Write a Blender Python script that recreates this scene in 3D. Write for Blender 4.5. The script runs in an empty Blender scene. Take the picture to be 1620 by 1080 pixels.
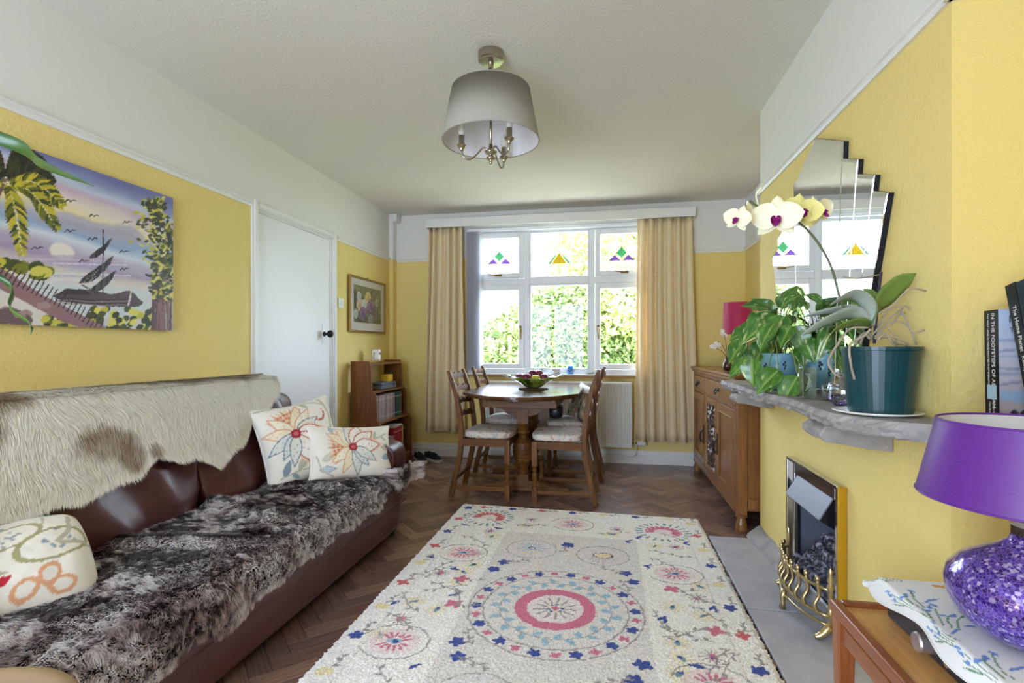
import bpy, bmesh, math, random
import numpy as np
from mathutils import Vector, Matrix

random.seed(7)
RNG = np.random.default_rng(7)
SC = bpy.context.scene
COL = SC.collection
PI = math.pi

# ------------------------------------------------------------------ camera
cam_d = bpy.data.cameras.new('camera')
cam_d.sensor_width = 36.0
cam_d.lens = 821.0 / 1620.0 * 36.0
cam_d.shift_y = 11.0 / 1620.0
cam_d.clip_start = 0.05
cam = bpy.data.objects.new('camera', cam_d)
COL.objects.link(cam)
cam.location = (0, 0, 1.10)
cam.rotation_euler = (PI / 2, 0, math.atan(153.0 / 821.0))
SC.camera = cam

# ------------------------------------------------------------------ sky, sun, exposure
SKY = 9.6
world = bpy.data.worlds.new('sky')
SC.world = world
world.use_nodes = True
_bg = world.node_tree.nodes['Background']
_bg.inputs[0].default_value = (0.66, 0.765, 1.0, 1)
_bg.inputs[1].default_value = SKY
sun_d = bpy.data.lights.new('sun', 'SUN')
sun_d.energy = 9.0
sun_d.angle = 0.01
sun_d.color = (1.0, 0.93, 0.80)
sun = bpy.data.objects.new('sun', sun_d)
COL.objects.link(sun)
sun.rotation_euler = Vector((0.80, 0.42, -0.80)).to_track_quat('-Z', 'Y').to_euler()


def portal(name, loc, rot, sx, sy):
    d = bpy.data.lights.new(name, 'AREA')
    d.shape = 'RECTANGLE'
    d.size, d.size_y = sx, sy
    d.cycles.is_portal = True
    o = bpy.data.objects.new(name, d)
    COL.objects.link(o)
    o.location = loc
    o.rotation_euler = rot
    return o


portal('window_daylight', (-0.485, 5.20, 1.58), (-PI / 2, 0, 0), 1.90, 1.50)
portal('rear_fill_daylight', (-1.25, -1.36, 1.08), (PI / 2, 0, 0), 1.6, 2.2)  # sky through the unseen rear opening, added as fill

SC.view_settings.view_transform = 'Standard'
SC.view_settings.look = 'None'
SC.view_settings.gamma = 1.0
SC.view_settings.use_curve_mapping = False
SC.view_settings.exposure = 1.05
SC.cycles.max_bounces = 10
SC.cycles.diffuse_bounces = 6
SC.cycles.glossy_bounces = 4
SC.cycles.transparent_max_bounces = 16
SC.cycles.caustics_reflective = False
SC.cycles.caustics_refractive = False
SC.cycles.sample_clamp_indirect = 8.0


# ------------------------------------------------------------------ colour helpers
def lin(c):
    c = np.asarray(c, float) / 255.0
    return np.where(c <= 0.04045, c / 12.92, ((c + 0.055) / 1.055) ** 2.4)


def lin4(c):
    r = lin(c)
    return (float(r[0]), float(r[1]), float(r[2]), 1.0)


# ------------------------------------------------------------------ material helpers
MATS = {}


def base_mat(name):
    m = bpy.data.materials.new(name)
    m.use_nodes = True
    nt = m.node_tree
    b = nt.nodes['Principled BSDF']
    return m, nt, b


def add_coord(nt, scale=(1, 1, 1), rot=(0, 0, 0), src='Object'):
    tc = nt.nodes.new('ShaderNodeTexCoord')
    mp = nt.nodes.new('ShaderNodeMapping')
    mp.inputs['Scale'].default_value = scale
    mp.inputs['Rotation'].default_value = rot
    nt.links.new(tc.outputs[src], mp.inputs[0])
    return mp.outputs[0]


def add_noise(nt, vec, scale, detail=3, rough=0.5, dist=0.0):
    n = nt.nodes.new('ShaderNodeTexNoise')
    n.inputs['Scale'].default_value = scale
    n.inputs['Detail'].default_value = detail
    n.inputs['Roughness'].default_value = rough
    n.inputs['Distortion'].default_value = dist
    nt.links.new(vec, n.inputs['Vector'])
    return n.outputs['Fac']


def add_ramp(nt, fac, stops):
    r = nt.nodes.new('ShaderNodeValToRGB')
    el = r.color_ramp.elements
    while len(el) < len(stops):
        el.new(0.5)
    for e, (p, c) in zip(el, stops):
        e.position = p
        e.color = c
    nt.links.new(fac, r.inputs[0])
    return r.outputs[0]


def add_bump(nt, b, fac, strength, dist):
    bp = nt.nodes.new('ShaderNodeBump')
    bp.inputs['Strength'].default_value = strength
    bp.inputs['Distance'].default_value = dist
    nt.links.new(fac, bp.inputs['Height'])
    nt.links.new(bp.outputs[0], b.inputs['Normal'])


def mat(name, rgb, rough=0.5, metal=0.0, bump=None, var=None, coat=0.0, sheen=0.0, alpha=1.0, trans=0.0, ior=1.45, spec=0.5, emit=None):
    """plain procedural material; var=(scale, rgb2, lo, hi), bump=(scale, strength, distance)"""
    m, nt, b = base_mat(name)
    b.inputs['Base Color'].default_value = lin4(rgb)
    b.inputs['Roughness'].default_value = rough
    b.inputs['Metallic'].default_value = metal
    b.inputs['Coat Weight'].default_value = coat
    b.inputs['Coat Roughness'].default_value = 0.15
    b.inputs['Sheen Weight'].default_value = sheen
    b.inputs['Transmission Weight'].default_value = trans
    b.inputs['IOR'].default_value = ior
    b.inputs['Alpha'].default_value = alpha
    b.inputs['Specular IOR Level'].default_value = spec
    if var or bump:
        co = add_coord(nt)
    if var:
        f = add_noise(nt, co, var[0], 4, 0.6)
        c = add_ramp(nt, f, [(var[2] if len(var) > 2 else 0.35, lin4(rgb)), (var[3] if len(var) > 3 else 0.65, lin4(var[1]))])
        nt.links.new(c, b.inputs['Base Color'])
    if bump:
        f = add_noise(nt, co, bump[0], 3, 0.55)
        add_bump(nt, b, f, bump[1], bump[2])
    MATS[name] = m
    return m


def wood(name, c1, c2, axis='z', scale=18.0, rough=0.4, stretch=0.06, coat=0.0):
    m, nt, b = base_mat(name)
    s = {'x': (stretch, 1, 1), 'y': (1, stretch, 1), 'z': (1, 1, stretch)}[axis]
    co = add_coord(nt, s)
    f = add_noise(nt, co, scale * 3, 5, 0.65, 0.6)
    c = add_ramp(nt, f, [(0.30, lin4(c1)), (0.70, lin4(c2))])
    nt.links.new(c, b.inputs['Base Color'])
    b.inputs['Roughness'].default_value = rough
    b.inputs['Coat Weight'].default_value = coat
    b.inputs['Coat Roughness'].default_value = 0.2
    b.inputs['Specular IOR Level'].default_value = 0.25
    add_bump(nt, b, f, 0.15, 0.002)
    MATS[name] = m
    return m


def attr_mat(name, rough=0.7, bump=None, sheen=0.0, coat=0.0, spec=0.4, var=0.0):
    """base colour from the mesh's own colour attribute 'col' (the printed, woven or painted pattern)"""
    m, nt, b = base_mat(name)
    a = nt.nodes.new('ShaderNodeAttribute')
    a.attribute_name = 'col'
    nt.links.new(a.outputs['Color'], b.inputs['Base Color'])
    b.inputs['Roughness'].default_value = rough
    b.inputs['Sheen Weight'].default_value = sheen
    b.inputs['Coat Weight'].default_value = coat
    b.inputs['Specular IOR Level'].default_value = spec
    if bump:
        co = add_coord(nt)
        f = add_noise(nt, co, bump[0], 3, 0.55)
        add_bump(nt, b, f, bump[1], bump[2])
    MATS[name] = m
    return m


def thin_glass(name, tint=(255, 255, 255), gloss=0.08, rough=0.0):
    m = bpy.data.materials.new(name)
    m.use_nodes = True
    nt = m.node_tree
    nt.nodes.clear()
    out = nt.nodes.new('ShaderNodeOutputMaterial')
    t = nt.nodes.new('ShaderNodeBsdfTransparent')
    t.inputs[0].default_value = lin4(tint)
    g = nt.nodes.new('ShaderNodeBsdfGlossy')
    g.inputs['Roughness'].default_value = rough
    mx = nt.nodes.new('ShaderNodeMixShader')
    lw = nt.nodes.new('ShaderNodeLayerWeight')
    lw.inputs[0].default_value = 0.5
    pw = nt.nodes.new('ShaderNodeMath')
    pw.operation = 'POWER'
    pw.inputs[1].default_value = 4.0
    nt.links.new(lw.outputs['Facing'], pw.inputs[0])
    mt = nt.nodes.new('ShaderNodeMath')
    mt.operation = 'MULTIPLY_ADD'
    mt.inputs[1].default_value = 0.6
    mt.inputs[2].default_value = gloss
    nt.links.new(pw.outputs[0], mt.inputs[0])
    nt.links.new(mt.outputs[0], mx.inputs[0])
    nt.links.new(t.outputs[0], mx.inputs[1])
    nt.links.new(g.outputs[0], mx.inputs[2])
    nt.links.new(mx.outputs[0], out.inputs[0])
    MATS[name] = m
    return m


def soften(name, frac):
    """thin cloth, hair or leaf: part of the light passes through"""
    nt = MATS[name].node_tree
    b = nt.nodes['Principled BSDF']
    tr = nt.nodes.new('ShaderNodeBsdfTranslucent')
    s = b.inputs['Base Color']
    if s.is_linked:
        nt.links.new(s.links[0].from_socket, tr.inputs[0])
    else:
        tr.inputs[0].default_value = s.default_value
    mx = nt.nodes.new('ShaderNodeMixShader')
    mx.inputs[0].default_value = frac
    nt.links.new(b.outputs[0], mx.inputs[1])
    nt.links.new(tr.outputs[0], mx.inputs[2])
    nt.links.new(mx.outputs[0], nt.nodes['Material Output'].inputs[0])


# ------------------------------------------------------------------ object helpers
def tag(o, label=None, cat=None, group=None, kind=None):
    if label:
        o['label'] = label
    if cat:
        o['category'] = cat
    if group:
        o['group'] = group
    if kind:
        o['kind'] = kind
    return o


def thing(name, label, cat, loc=(0, 0, 0), rotz=0.0, group=None):
    o = bpy.data.objects.new(name, None)
    o.empty_display_size = 0.1
    COL.objects.link(o)
    o.location = loc
    o.rotation_euler = (0, 0, rotz)
    return tag(o, label, cat, group)


def copy_tree(o, parent=None):
    c = o.copy()
    COL.objects.link(c)
    c.parent = parent
    for ch in o.children:
        copy_tree(ch, c)
    return c


def origin_of(o):
    v = Vector((0, 0, 0))
    while o is not None:
        v = v + Vector(o.location)
        o = o.parent
    return v


class MB:
    """collects shapes and links them as ONE mesh object"""

    def __init__(s):
        s.v, s.f, s.m, s.c = [], [], [], None
        s.cur = 0

    def add(s, verts, faces):
        o = len(s.v)
        s.v.extend([tuple(map(float, p)) for p in verts])
        for q in faces:
            s.f.append(tuple(i + o for i in q))
            s.m.append(s.cur)
        return s

    def box(s, x0, x1, y0, y1, z0, z1):
        return s.add([(x0, y0, z0), (x1, y0, z0), (x1, y1, z0), (x0, y1, z0), (x0, y0, z1), (x1, y0, z1), (x1, y1, z1), (x0, y1, z1)],
                     [(0, 3, 2, 1), (4, 5, 6, 7), (0, 1, 5, 4), (1, 2, 6, 5), (2, 3, 7, 6), (3, 0, 4, 7)])

    def frame(s, x0, x1, z0, z1, w, y0, y1, axis='y', wb=None):
        """rectangular picture-frame in the plane across `axis`"""
        wb = wb or w
        for (a, b, c, d) in ((x0, x0 + w, z0, z1), (x1 - w, x1, z0, z1), (x0 + w, x1 - w, z1 - w, z1), (x0 + w, x1 - w, z0, z0 + wb)):
            if axis == 'y':
                s.box(a, b, y0, y1, c, d)
            else:
                s.box(y0, y1, a, b, c, d)
        return s

    def prism(s, poly, d0, d1, axis='y'):
        """2D polygon extruded along axis. axis y: poly=(x,z); x: poly=(y,z); z: poly=(x,y)"""
        n = len(poly)
        def P(p, d):
            return {'y': (p[0], d, p[1]), 'x': (d, p[0], p[1]), 'z': (p[0], p[1], d)}[axis]
        vs = [P(p, d0) for p in poly] + [P(p, d1) for p in poly]
        fs = [tuple(range(n)), tuple(range(2 * n - 1, n - 1, -1))]
        for i in range(n):
            j = (i + 1) % n
            fs.append((j, i, i + n, j + n))
        return s.add(vs, fs)

    def lathe(s, prof, n=24, c=(0, 0), a0=0.0, a1=2 * PI):
        """profile [(r, z)] turned around a vertical axis through c"""
        full = abs(a1 - a0 - 2 * PI) < 1e-6
        k = n if full else n + 1
        vs, fs = [], []
        for (r, z) in prof:
            for i in range(k):
                a = a0 + (a1 - a0) * i / n
                vs.append((c[0] + r * math.cos(a), c[1] + r * math.sin(a), z))
        for j in range(len(prof) - 1):
            for i in range(n):
                i2 = (i + 1) % k
                fs.append((j * k + i, j * k + i2, (j + 1) * k + i2, (j + 1) * k + i))
        return s.add(vs, fs)

    def tube(s, pts, r, n=8, cap=True, closed=False):
        pts = [Vector(p) for p in pts]
        m = len(pts)
        rs = r if hasattr(r, '__len__') else [r] * m
        vs, fs = [], []
        up = None
        for i, p in enumerate(pts):
            if closed:
                t = pts[(i + 1) % m] - pts[i - 1]
            else:
                t = pts[min(i + 1, m - 1)] - pts[max(i - 1, 0)]
            if t.length < 1e-9:
                t = Vector((0, 0, 1))
            t.normalize()
            if up is None:
                up = Vector((0, 0, 1)) if abs(t.z) < 0.9 else Vector((1, 0, 0))
            sd = t.cross(up)
            if sd.length < 1e-6:
                sd = t.orthogonal()
            sd.normalize()
            up = sd.cross(t).normalized()
            for k in range(n):
                a = 2 * PI * k / n
                vs.append(p + (sd * math.cos(a) + up * math.sin(a)) * rs[i])
        rng = m if closed else m - 1
        for i in range(rng):
            i2 = (i + 1) % m
            for k in range(n):
                k2 = (k + 1) % n
                fs.append((i * n + k, i * n + k2, i2 * n + k2, i2 * n + k))
        if cap and not closed:
            fs.append(tuple(range(n - 1, -1, -1)))
            fs.append(tuple((m - 1) * n + k for k in range(n)))
        return s.add(vs, fs)

    def bar(s, pts, w, h, wdir=(0, 1, 0)):
        """square-section bar along pts; w measured along wdir, h across"""
        pts = [Vector(p) for p in pts]
        wv = Vector(wdir).normalized()
        m = len(pts)
        ws = w if hasattr(w, '__len__') else [w] * m
        hs = h if hasattr(h, '__len__') else [h] * m
        vs, fs = [], []
        for i, p in enumerate(pts):
            t = (pts[min(i + 1, m - 1)] - pts[max(i - 1, 0)]).normalized()
            hv = t.cross(wv).normalized()
            for (a, b) in ((-1, -1), (1, -1), (1, 1), (-1, 1)):
                vs.append(p + wv * (a * ws[i] / 2) + hv * (b * hs[i] / 2))
        for i in range(m - 1):
            for k in range(4):
                k2 = (k + 1) % 4
                fs.append((i * 4 + k, i * 4 + k2, i * 4 + 4 + k2, i * 4 + 4 + k))
        fs.append((3, 2, 1, 0))
        fs.append(tuple((m - 1) * 4 + k for k in range(4)))
        return s.add(vs, fs)

    def grid(s, nu, nv, fn, wrap=False):
        vs = [fn(i / nu, j / nv) for j in range(nv + 1) for i in range(nu + 1)]
        w = nu + 1
        fs = [(j * w + i, j * w + i + 1, (j + 1) * w + i + 1, (j + 1) * w + i) for j in range(nv) for i in range(nu)]
        return s.add(vs, fs)

    def sphere(s, c, r, n=16, m=10, sq=(1, 1, 1)):
        vs, fs = [], []
        for j in range(m + 1):
            th = PI * j / m
            for i in range(n):
                a = 2 * PI * i / n
                vs.append((c[0] + r * sq[0] * math.sin(th) * math.cos(a), c[1] + r * sq[1] * math.sin(th) * math.sin(a), c[2] - r * sq[2] * math.cos(th)))
        for j in range(m):
            for i in range(n):
                i2 = (i + 1) % n
                fs.append((j * n + i, j * n + i2, (j + 1) * n + i2, (j + 1) * n + i))
        return s.add(vs, fs)

    def build(s, name, mats, parent=None, world=True, smooth=False, bevel=0.0, at=None, col=None, subsurf=0, seg=2, fix=True):
        v = np.array(s.v, float)
        if world and parent is not None:
            v = v - np.array(origin_of(parent))
        loc = (0, 0, 0)
        if parent is None:
            if at is None and world:
                at = ((v[:, 0].min() + v[:, 0].max()) / 2, (v[:, 1].min() + v[:, 1].max()) / 2, v[:, 2].min())
                v = v - np.array(at)
            elif at is None:
                at = (0, 0, 0)
            loc = at
        me = bpy.data.meshes.new(name)
        me.from_pydata(v.tolist(), [], s.f)
        if not isinstance(mats, (list, tuple)):
            mats = [mats]
        for m in mats:
            me.materials.append(MATS[m] if isinstance(m, str) else m)
        if len(mats) > 1:
            me.polygons.foreach_set('material_index', s.m)
        if fix:
            bm = bmesh.new()
            bm.from_mesh(me)
            bmesh.ops.recalc_face_normals(bm, faces=bm.faces)
            bm.to_mesh(me)
            bm.free()
        if smooth:
            me.polygons.foreach_set('use_smooth', [True] * len(me.polygons))
        if col is not None:
            set_col(me, col)
        me.update()
        o = bpy.data.objects.new(name, me)
        COL.objects.link(o)
        o.location = loc
        o.parent = parent
        if bevel > 0:
            bv = o.modifiers.new('bevel', 'BEVEL')
            bv.width = bevel
            bv.segments = seg
            bv.limit_method = 'ANGLE'
            bv.angle_limit = 0.6
            bv.harden_normals = False
        if subsurf:
            ss = o.modifiers.new('subdivision', 'SUBSURF')
            ss.levels = ss.render_levels = subsurf
        return o


def set_col(me, col):
    col = np.asarray(col, np.float32)
    if col.shape[1] == 3:
        col = np.concatenate([col, np.ones((len(col), 1), np.float32)], 1)
    a = me.color_attributes.new('col', 'FLOAT_COLOR', 'POINT')
    a.data.foreach_set('color', np.ascontiguousarray(col, np.float32).ravel())


def np_mesh(name, v, quads, mats, parent=None, smooth=True, col=None, tris=None, world=True, at=None, matidx=None):
    """fast mesh from numpy arrays"""
    v = np.asarray(v, np.float64)
    if world and parent is not None:
        v = v - np.array(origin_of(parent))
    loc = (0, 0, 0)
    if parent is None:
        if at is None and world:
            at = ((v[:, 0].min() + v[:, 0].max()) / 2, (v[:, 1].min() + v[:, 1].max()) / 2, v[:, 2].min())
            v = v - np.array(at)
        loc = at or (0, 0, 0)
    parts = []
    sizes = []
    if quads is not None and len(quads):
        quads = np.asarray(quads, np.int32)
        parts.append(quads.ravel())
        sizes.append(np.full(len(quads), 4, np.int32))
    if tris is not None and len(tris):
        tris = np.asarray(tris, np.int32)
        parts.append(tris.ravel())
        sizes.append(np.full(len(tris), 3, np.int32))
    li = np.concatenate(parts)
    sz = np.concatenate(sizes)
    st = np.concatenate([[0], np.cumsum(sz)[:-1]]).astype(np.int32)
    me = bpy.data.meshes.new(name)
    me.vertices.add(len(v))
    me.vertices.foreach_set('co', v.astype(np.float32).ravel())
    me.loops.add(len(li))
    me.loops.foreach_set('vertex_index', li)
    me.polygons.add(len(sz))
    me.polygons.foreach_set('loop_start', st)
    me.polygons.foreach_set('loop_total', sz)
    me.polygons.foreach_set('use_smooth', np.full(len(sz), bool(smooth)))
    if not isinstance(mats, (list, tuple)):
        mats = [mats]
    for m in mats:
        me.materials.append(MATS[m] if isinstance(m, str) else m)
    if matidx is not None:
        me.polygons.foreach_set('material_index', np.asarray(matidx, np.int32))
    me.update(calc_edges=True)
    me.validate()
    if col is not None:
        set_col(me, col)
    o = bpy.data.objects.new(name, me)
    COL.objects.link(o)
    o.location = loc
    o.parent = parent
    return o


def grid_quads(nu, nv):
    """quads of an (nv x nu) vertex grid, row-major"""
    i = np.arange(nu - 1)[None, :] + np.arange(nv - 1)[:, None] * nu
    i = i.ravel()
    return np.stack([i, i + 1, i + nu + 1, i + nu], 1)


# ------------------------------------------------------------------ value noise + painter for flat patterns
_NT = np.random.default_rng(11).random((256, 256))


def vnoise(x, y, s=0):
    x = np.asarray(x, float) + s * 17.31
    y = np.asarray(y, float) + s * 9.17
    xi = np.floor(x).astype(int)
    yi = np.floor(y).astype(int)
    fx = x - xi
    fy = y - yi
    fx = fx * fx * (3 - 2 * fx)
    fy = fy * fy * (3 - 2 * fy)
    g = lambda a, b: _NT[a % 256, b % 256]
    return (g(xi, yi) * (1 - fx) + g(xi + 1, yi) * fx) * (1 - fy) + (g(xi, yi + 1) * (1 - fx) + g(xi + 1, yi + 1) * fx) * fy


def fbm(x, y, s=0, o=4):
    t = 0
    a = 0.5
    for k in range(o):
        t = t + a * vnoise(x * 2 ** k, y * 2 ** k, s + k)
        a *= 0.5
    return t / (1 - 0.5 ** o)


class Canvas:
    """paints a pattern (metres) sampled at the vertices of a dense sheet"""

    def __init__(s, w, h, res, rgb, wob=0.0, wf=40.0):
        s.w, s.h = w, h
        s.nx, s.ny = int(round(w / res)) + 1, int(round(h / res)) + 1
        s.x, s.y = np.meshgrid(np.linspace(0, w, s.nx), np.linspace(0, h, s.ny))
        if wob:
            s.px = s.x + (fbm(s.x * wf, s.y * wf, 3, 2) - 0.5) * 2 * wob
            s.py = s.y + (fbm(s.x * wf, s.y * wf, 8, 2) - 0.5) * 2 * wob
        else:
            s.px, s.py = s.x, s.y
        s.img = np.empty((s.ny, s.nx, 3))
        s.img[:] = lin(rgb)

    def _win(s, x0, x1, y0, y1):
        dx, dy = s.w / (s.nx - 1), s.h / (s.ny - 1)
        pad = 0.03 * max(s.w, s.h) * 0 + 0.012
        i0 = max(int((x0 - pad) / dx), 0)
        i1 = min(int((x1 + pad) / dx) + 2, s.nx)
        j0 = max(int((y0 - pad) / dy), 0)
        j1 = min(int((y1 + pad) / dy) + 2, s.ny)
        if i0 >= i1 or j0 >= j1:
            return None
        return (slice(j0, j1), slice(i0, i1))

    def _put(s, w, mask, rgb, a):
        im = s.img[w]
        k = (mask * a)[..., None]
        im[:] = im * (1 - k) + lin(rgb) * k

    def ell(s, cx, cy, rx, ry, rgb, rot=0.0, a=1.0, soft=0.0, ring=None):
        R = max(rx, ry)
        w = s._win(cx - R, cx + R, cy - R, cy + R)
        if w is None:
            return
        X, Y = s.px[w] - cx, s.py[w] - cy
        c, d = math.cos(rot), math.sin(rot)
        u, v = (X * c + Y * d) / rx, (-X * d + Y * c) / ry
        q = np.sqrt(u * u + v * v)
        m = np.clip((1 - q) / soft, 0, 1) if soft else (q < 1).astype(float)
        if ring:
            m = m * (q > ring)
        s._put(w, m, rgb, a)

    def poly(s, pts, rgb, a=1.0):
        P = np.asarray(pts, float)
        w = s._win(P[:, 0].min(), P[:, 0].max(), P[:, 1].min(), P[:, 1].max())
        if w is None:
            return
        X, Y = s.px[w], s.py[w]
        ins = np.zeros(X.shape, bool)
        n = len(P)
        for i in range(n):
            x1, y1 = P[i]
            x2, y2 = P[(i + 1) % n]
            if y1 == y2:
                continue
            c = ((y1 > Y) != (y2 > Y)) & (X < (x2 - x1) * (Y - y1) / (y2 - y1) + x1)
            ins ^= c
        s._put(w, ins.astype(float), rgb, a)

    def line(s, pts, width, rgb, a=1.0):
        P = np.asarray(pts, float)
        w = s._win(P[:, 0].min() - width, P[:, 0].max() + width, P[:, 1].min() - width, P[:, 1].max() + width)
        if w is None:
            return
        X, Y = s.px[w], s.py[w]
        d = np.full(X.shape, 1e9)
        for i in range(len(P) - 1):
            ax, ay = P[i]
            bx, by = P[i + 1]
            L = (bx - ax) ** 2 + (by - ay) ** 2 + 1e-12
            t = np.clip(((X - ax) * (bx - ax) + (Y - ay) * (by - ay)) / L, 0, 1)
            d = np.minimum(d, (X - ax - t * (bx - ax)) ** 2 + (Y - ay - t * (by - ay)) ** 2)
        s._put(w, (d < (width / 2) ** 2).astype(float), rgb, a)

    def leaf(s, x, y, L, W, ang, rgb, a=1.0, edge=None, ew=0.003):
        t = np.linspace(0, 1, 9)
        hw = W / 2 * np.sin(PI * t ** 0.8)
        c, d = math.cos(ang), math.sin(ang)
        up = [(x + L * q * c - h * d, y + L * q * d + h * c) for q, h in zip(t, hw)]
        dn = [(x + L * q * c + h * d, y + L * q * d - h * c) for q, h in zip(t, hw)]
        s.poly(up + dn[::-1], rgb, a)
        if edge is not None:
            s.line(up, ew, edge)
            s.line(dn, ew, edge)

    def colors(s):
        return s.img.reshape(-1, 3)


def arc(cx, cy, rx, ry, a0, a1, n=24):
    return [(cx + rx * math.cos(a0 + (a1 - a0) * i / n), cy + ry * math.sin(a0 + (a1 - a0) * i / n)) for i in range(n + 1)]


def catmull(pts, n=8):
    P = [np.array(p, float) for p in pts]
    P = [2 * P[0] - P[1]] + P + [2 * P[-1] - P[-2]]
    out = []
    for i in range(1, len(P) - 2):
        for k in range(n):
            t = k / n
            a, b, c, d = P[i - 1], P[i], P[i + 1], P[i + 2]
            out.append(0.5 * ((2 * b) + (c - a) * t + (2 * a - 5 * b + 4 * c - d) * t * t + (3 * b - a - 3 * c + d) * t ** 3))
    out.append(P[-2])
    return out


_CA = math.atan(153 / 821)


def at_px(x, y, Y):
    """world point seen at photo pixel (x, y) on the upright plane at distance Y down the room"""
    dx = -math.sin(_CA) + math.cos(_CA) * (x - 810) / 821
    dy = math.cos(_CA) + math.sin(_CA) * (x - 810) / 821
    dz = -(y - 551) / 821
    t = Y / dy
    return Vector((dx * t, Y, 1.1 + dz * t))

# ================================================================== room shell
XL, XR, XC, YB, YR, H = -2.22, 1.24, 0.87, 5.10, -1.30, 2.478
CY0, CY1 = 1.525, 3.245           # chimney breast, near and far corner
RAIL0, RAIL1 = 1.995, 2.032       # picture rail

mat('yellow_paint', (238, 215, 138), 0.75, bump=(60, 0.8, 0.0045), spec=0.3)
mat('white_wall', (232, 231, 226), 0.8, bump=(40, 0.15, 0.002), spec=0.3)
mat('ceiling_paint', (228, 223, 214), 0.85, bump=(75, 0.6, 0.004), spec=0.2)
mat('gloss_white', (236, 236, 234), 0.42)
mat('trim_white', (234, 233, 229), 0.4)
mat('upvc', (238, 239, 243), 0.3)
mat('brass', (204, 184, 138), 0.3, 1.0)
mat('old_brass', (150, 122, 66), 0.35, 1.0)
mat('nickel', (178, 168, 150), 0.25, 1.0)
mat('chrome', (200, 198, 195), 0.12, 1.0)
mat('black_iron', (28, 25, 24), 0.4, 0.3)
mat('lead', (120, 122, 128), 0.5, 0.3)
thin_glass('window_glass', (250, 253, 252), 0.018)
thin_glass('clear_glass', (238, 244, 242), 0.14)
thin_glass('ice_glass', (225, 238, 228), 0.25, 0.25)
thin_glass('blue_glass', (120, 205, 235), 0.12)


def stained(name, rgb):
    m, nt, b = base_mat(name)
    nt.nodes.remove(b)
    t = nt.nodes.new('ShaderNodeBsdfTransparent')
    dark = tuple(q / 6.5 for q in lin4(rgb)[:3]) + (1,)
    t.inputs[0].default_value = dark
    d = nt.nodes.new('ShaderNodeBsdfTranslucent')
    d.inputs[0].default_value = dark
    mx = nt.nodes.new('ShaderNodeMixShader')
    mx.inputs[0].default_value = 0.8
    nt.links.new(t.outputs[0], mx.inputs[1])
    nt.links.new(d.outputs[0], mx.inputs[2])
    nt.links.new(mx.outputs[0], nt.nodes['Material Output'].inputs[0])
    MATS[name] = m


stained('stained_green', (96, 190, 120))
stained('stained_amber', (240, 190, 50))
stained('stained_purple', (150, 100, 190))
stained('stained_yellow', (250, 235, 130))


def struct(o):
    o['kind'] = 'structure'
    return o


def two_tone(mb, x0, x1, y0, y1, z0=0.0, z1=H):
    zs = 2.015
    if z0 < zs:
        mb.cur = 0
        mb.box(x0, x1, y0, y1, z0, min(z1, zs))
    if z1 > zs:
        mb.cur = 1
        mb.box(x0, x1, y0, y1, max(z0, zs), z1)


WP = ['yellow_paint', 'white_wall']
T = 0.24
DY0, DY1, DZ = 2.965, 3.905, 2.0      # door opening
m = MB()
two_tone(m, XL - T, XL, YR - T, DY0)
two_tone(m, XL - T, XL, DY1, YB + T)
two_tone(m, XL - T, XL, DY0, DY1, DZ, H)
struct(m.build('wall_left', WP))

WX0, WX1, WZ0, WZ1 = -1.405, 0.435, 0.845, 2.315
m = MB()
two_tone(m, XL, WX0, YB, YB + T)
two_tone(m, WX1, XR, YB, YB + T)
two_tone(m, WX0, WX1, YB, YB + T, 0, WZ0)
two_tone(m, WX0, WX1, YB, YB + T, WZ1, H)
struct(m.build('wall_back', WP))

m = MB()
two_tone(m, XR, XR + T, CY1, YB + T)
two_tone(m, XR, XR + T, YR - T, CY0)
struct(m.build('wall_right', WP))

FY0, FY1, FZ1 = 2.145, 2.665, 0.560     # fire recess
m = MB()
m.cur = 0
m.box(XC, XR + T, CY0, FY0, 0, 2.015)
m.box(XC, XR + T, FY1, CY1, 0, 2.015)
m.box(XC, XR + T, FY0, FY1, FZ1, 2.015)
m.box(XC + 0.25, XR + T, FY0, FY1, 0, FZ1)
m.cur = 1
m.box(XC, XR + T, CY0, CY1, 2.015, H)
struct(m.build('wall_chimney_breast', WP))

RX0, RX1, RZ1 = -2.0, -0.5, 2.15
m = MB()
two_tone(m, XL, RX0, YR - T, YR)
two_tone(m, RX1, XR, YR - T, YR)
two_tone(m, RX0, RX1, YR - T, YR, RZ1, H)
struct(m.build('wall_rear', WP))

m = MB()
m.box(XL - T, XR + T, YR - T, YB + T, H, H + 0.2)
struct(m.build('ceiling', 'ceiling_paint'))

# unseen patio doors behind the camera, added and sized for fill light
w = struct(thing('rear_fill_window', None, None, ((RX0 + RX1) / 2, YR - 0.1, 0)))
m = MB().frame(RX0, RX1, 0.0, RZ1, 0.06, YR - 0.16, YR - 0.08)
m.box(-1.29, -1.21, YR - 0.16, YR - 0.08, 0.06, RZ1 - 0.06)
m.build('window_frame', 'upvc', w, bevel=0.004)
for a, b in ((RX0 + 0.06, -1.29), (-1.21, RX1 - 0.06)):
    MB().box(a, b, YR - 0.125, YR - 0.118, 0.06, RZ1 - 0.06).build('pane', 'window_glass', w)

# ---- picture rail and baseboards
RPROF = [(0, RAIL0), (0.010, RAIL0), (0.013, RAIL0 + 0.010), (0.013, RAIL0 + 0.018), (0.022, RAIL0 + 0.024), (0.022, RAIL1 - 0.003), (0.018, RAIL1), (0, RAIL1)]
BPROF = [(0, 0), (0.022, 0), (0.022, 0.078), (0.014, 0.082), (0.014, 0.118), (0.008, 0.128), (0, 0.128)]


def run_y(name, prof, X, sgn, y0, y1, mt='trim_white'):
    return struct(MB().prism([(X + sgn * a, z) for a, z in prof], y0, y1, 'y').build(name, mt))


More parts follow.
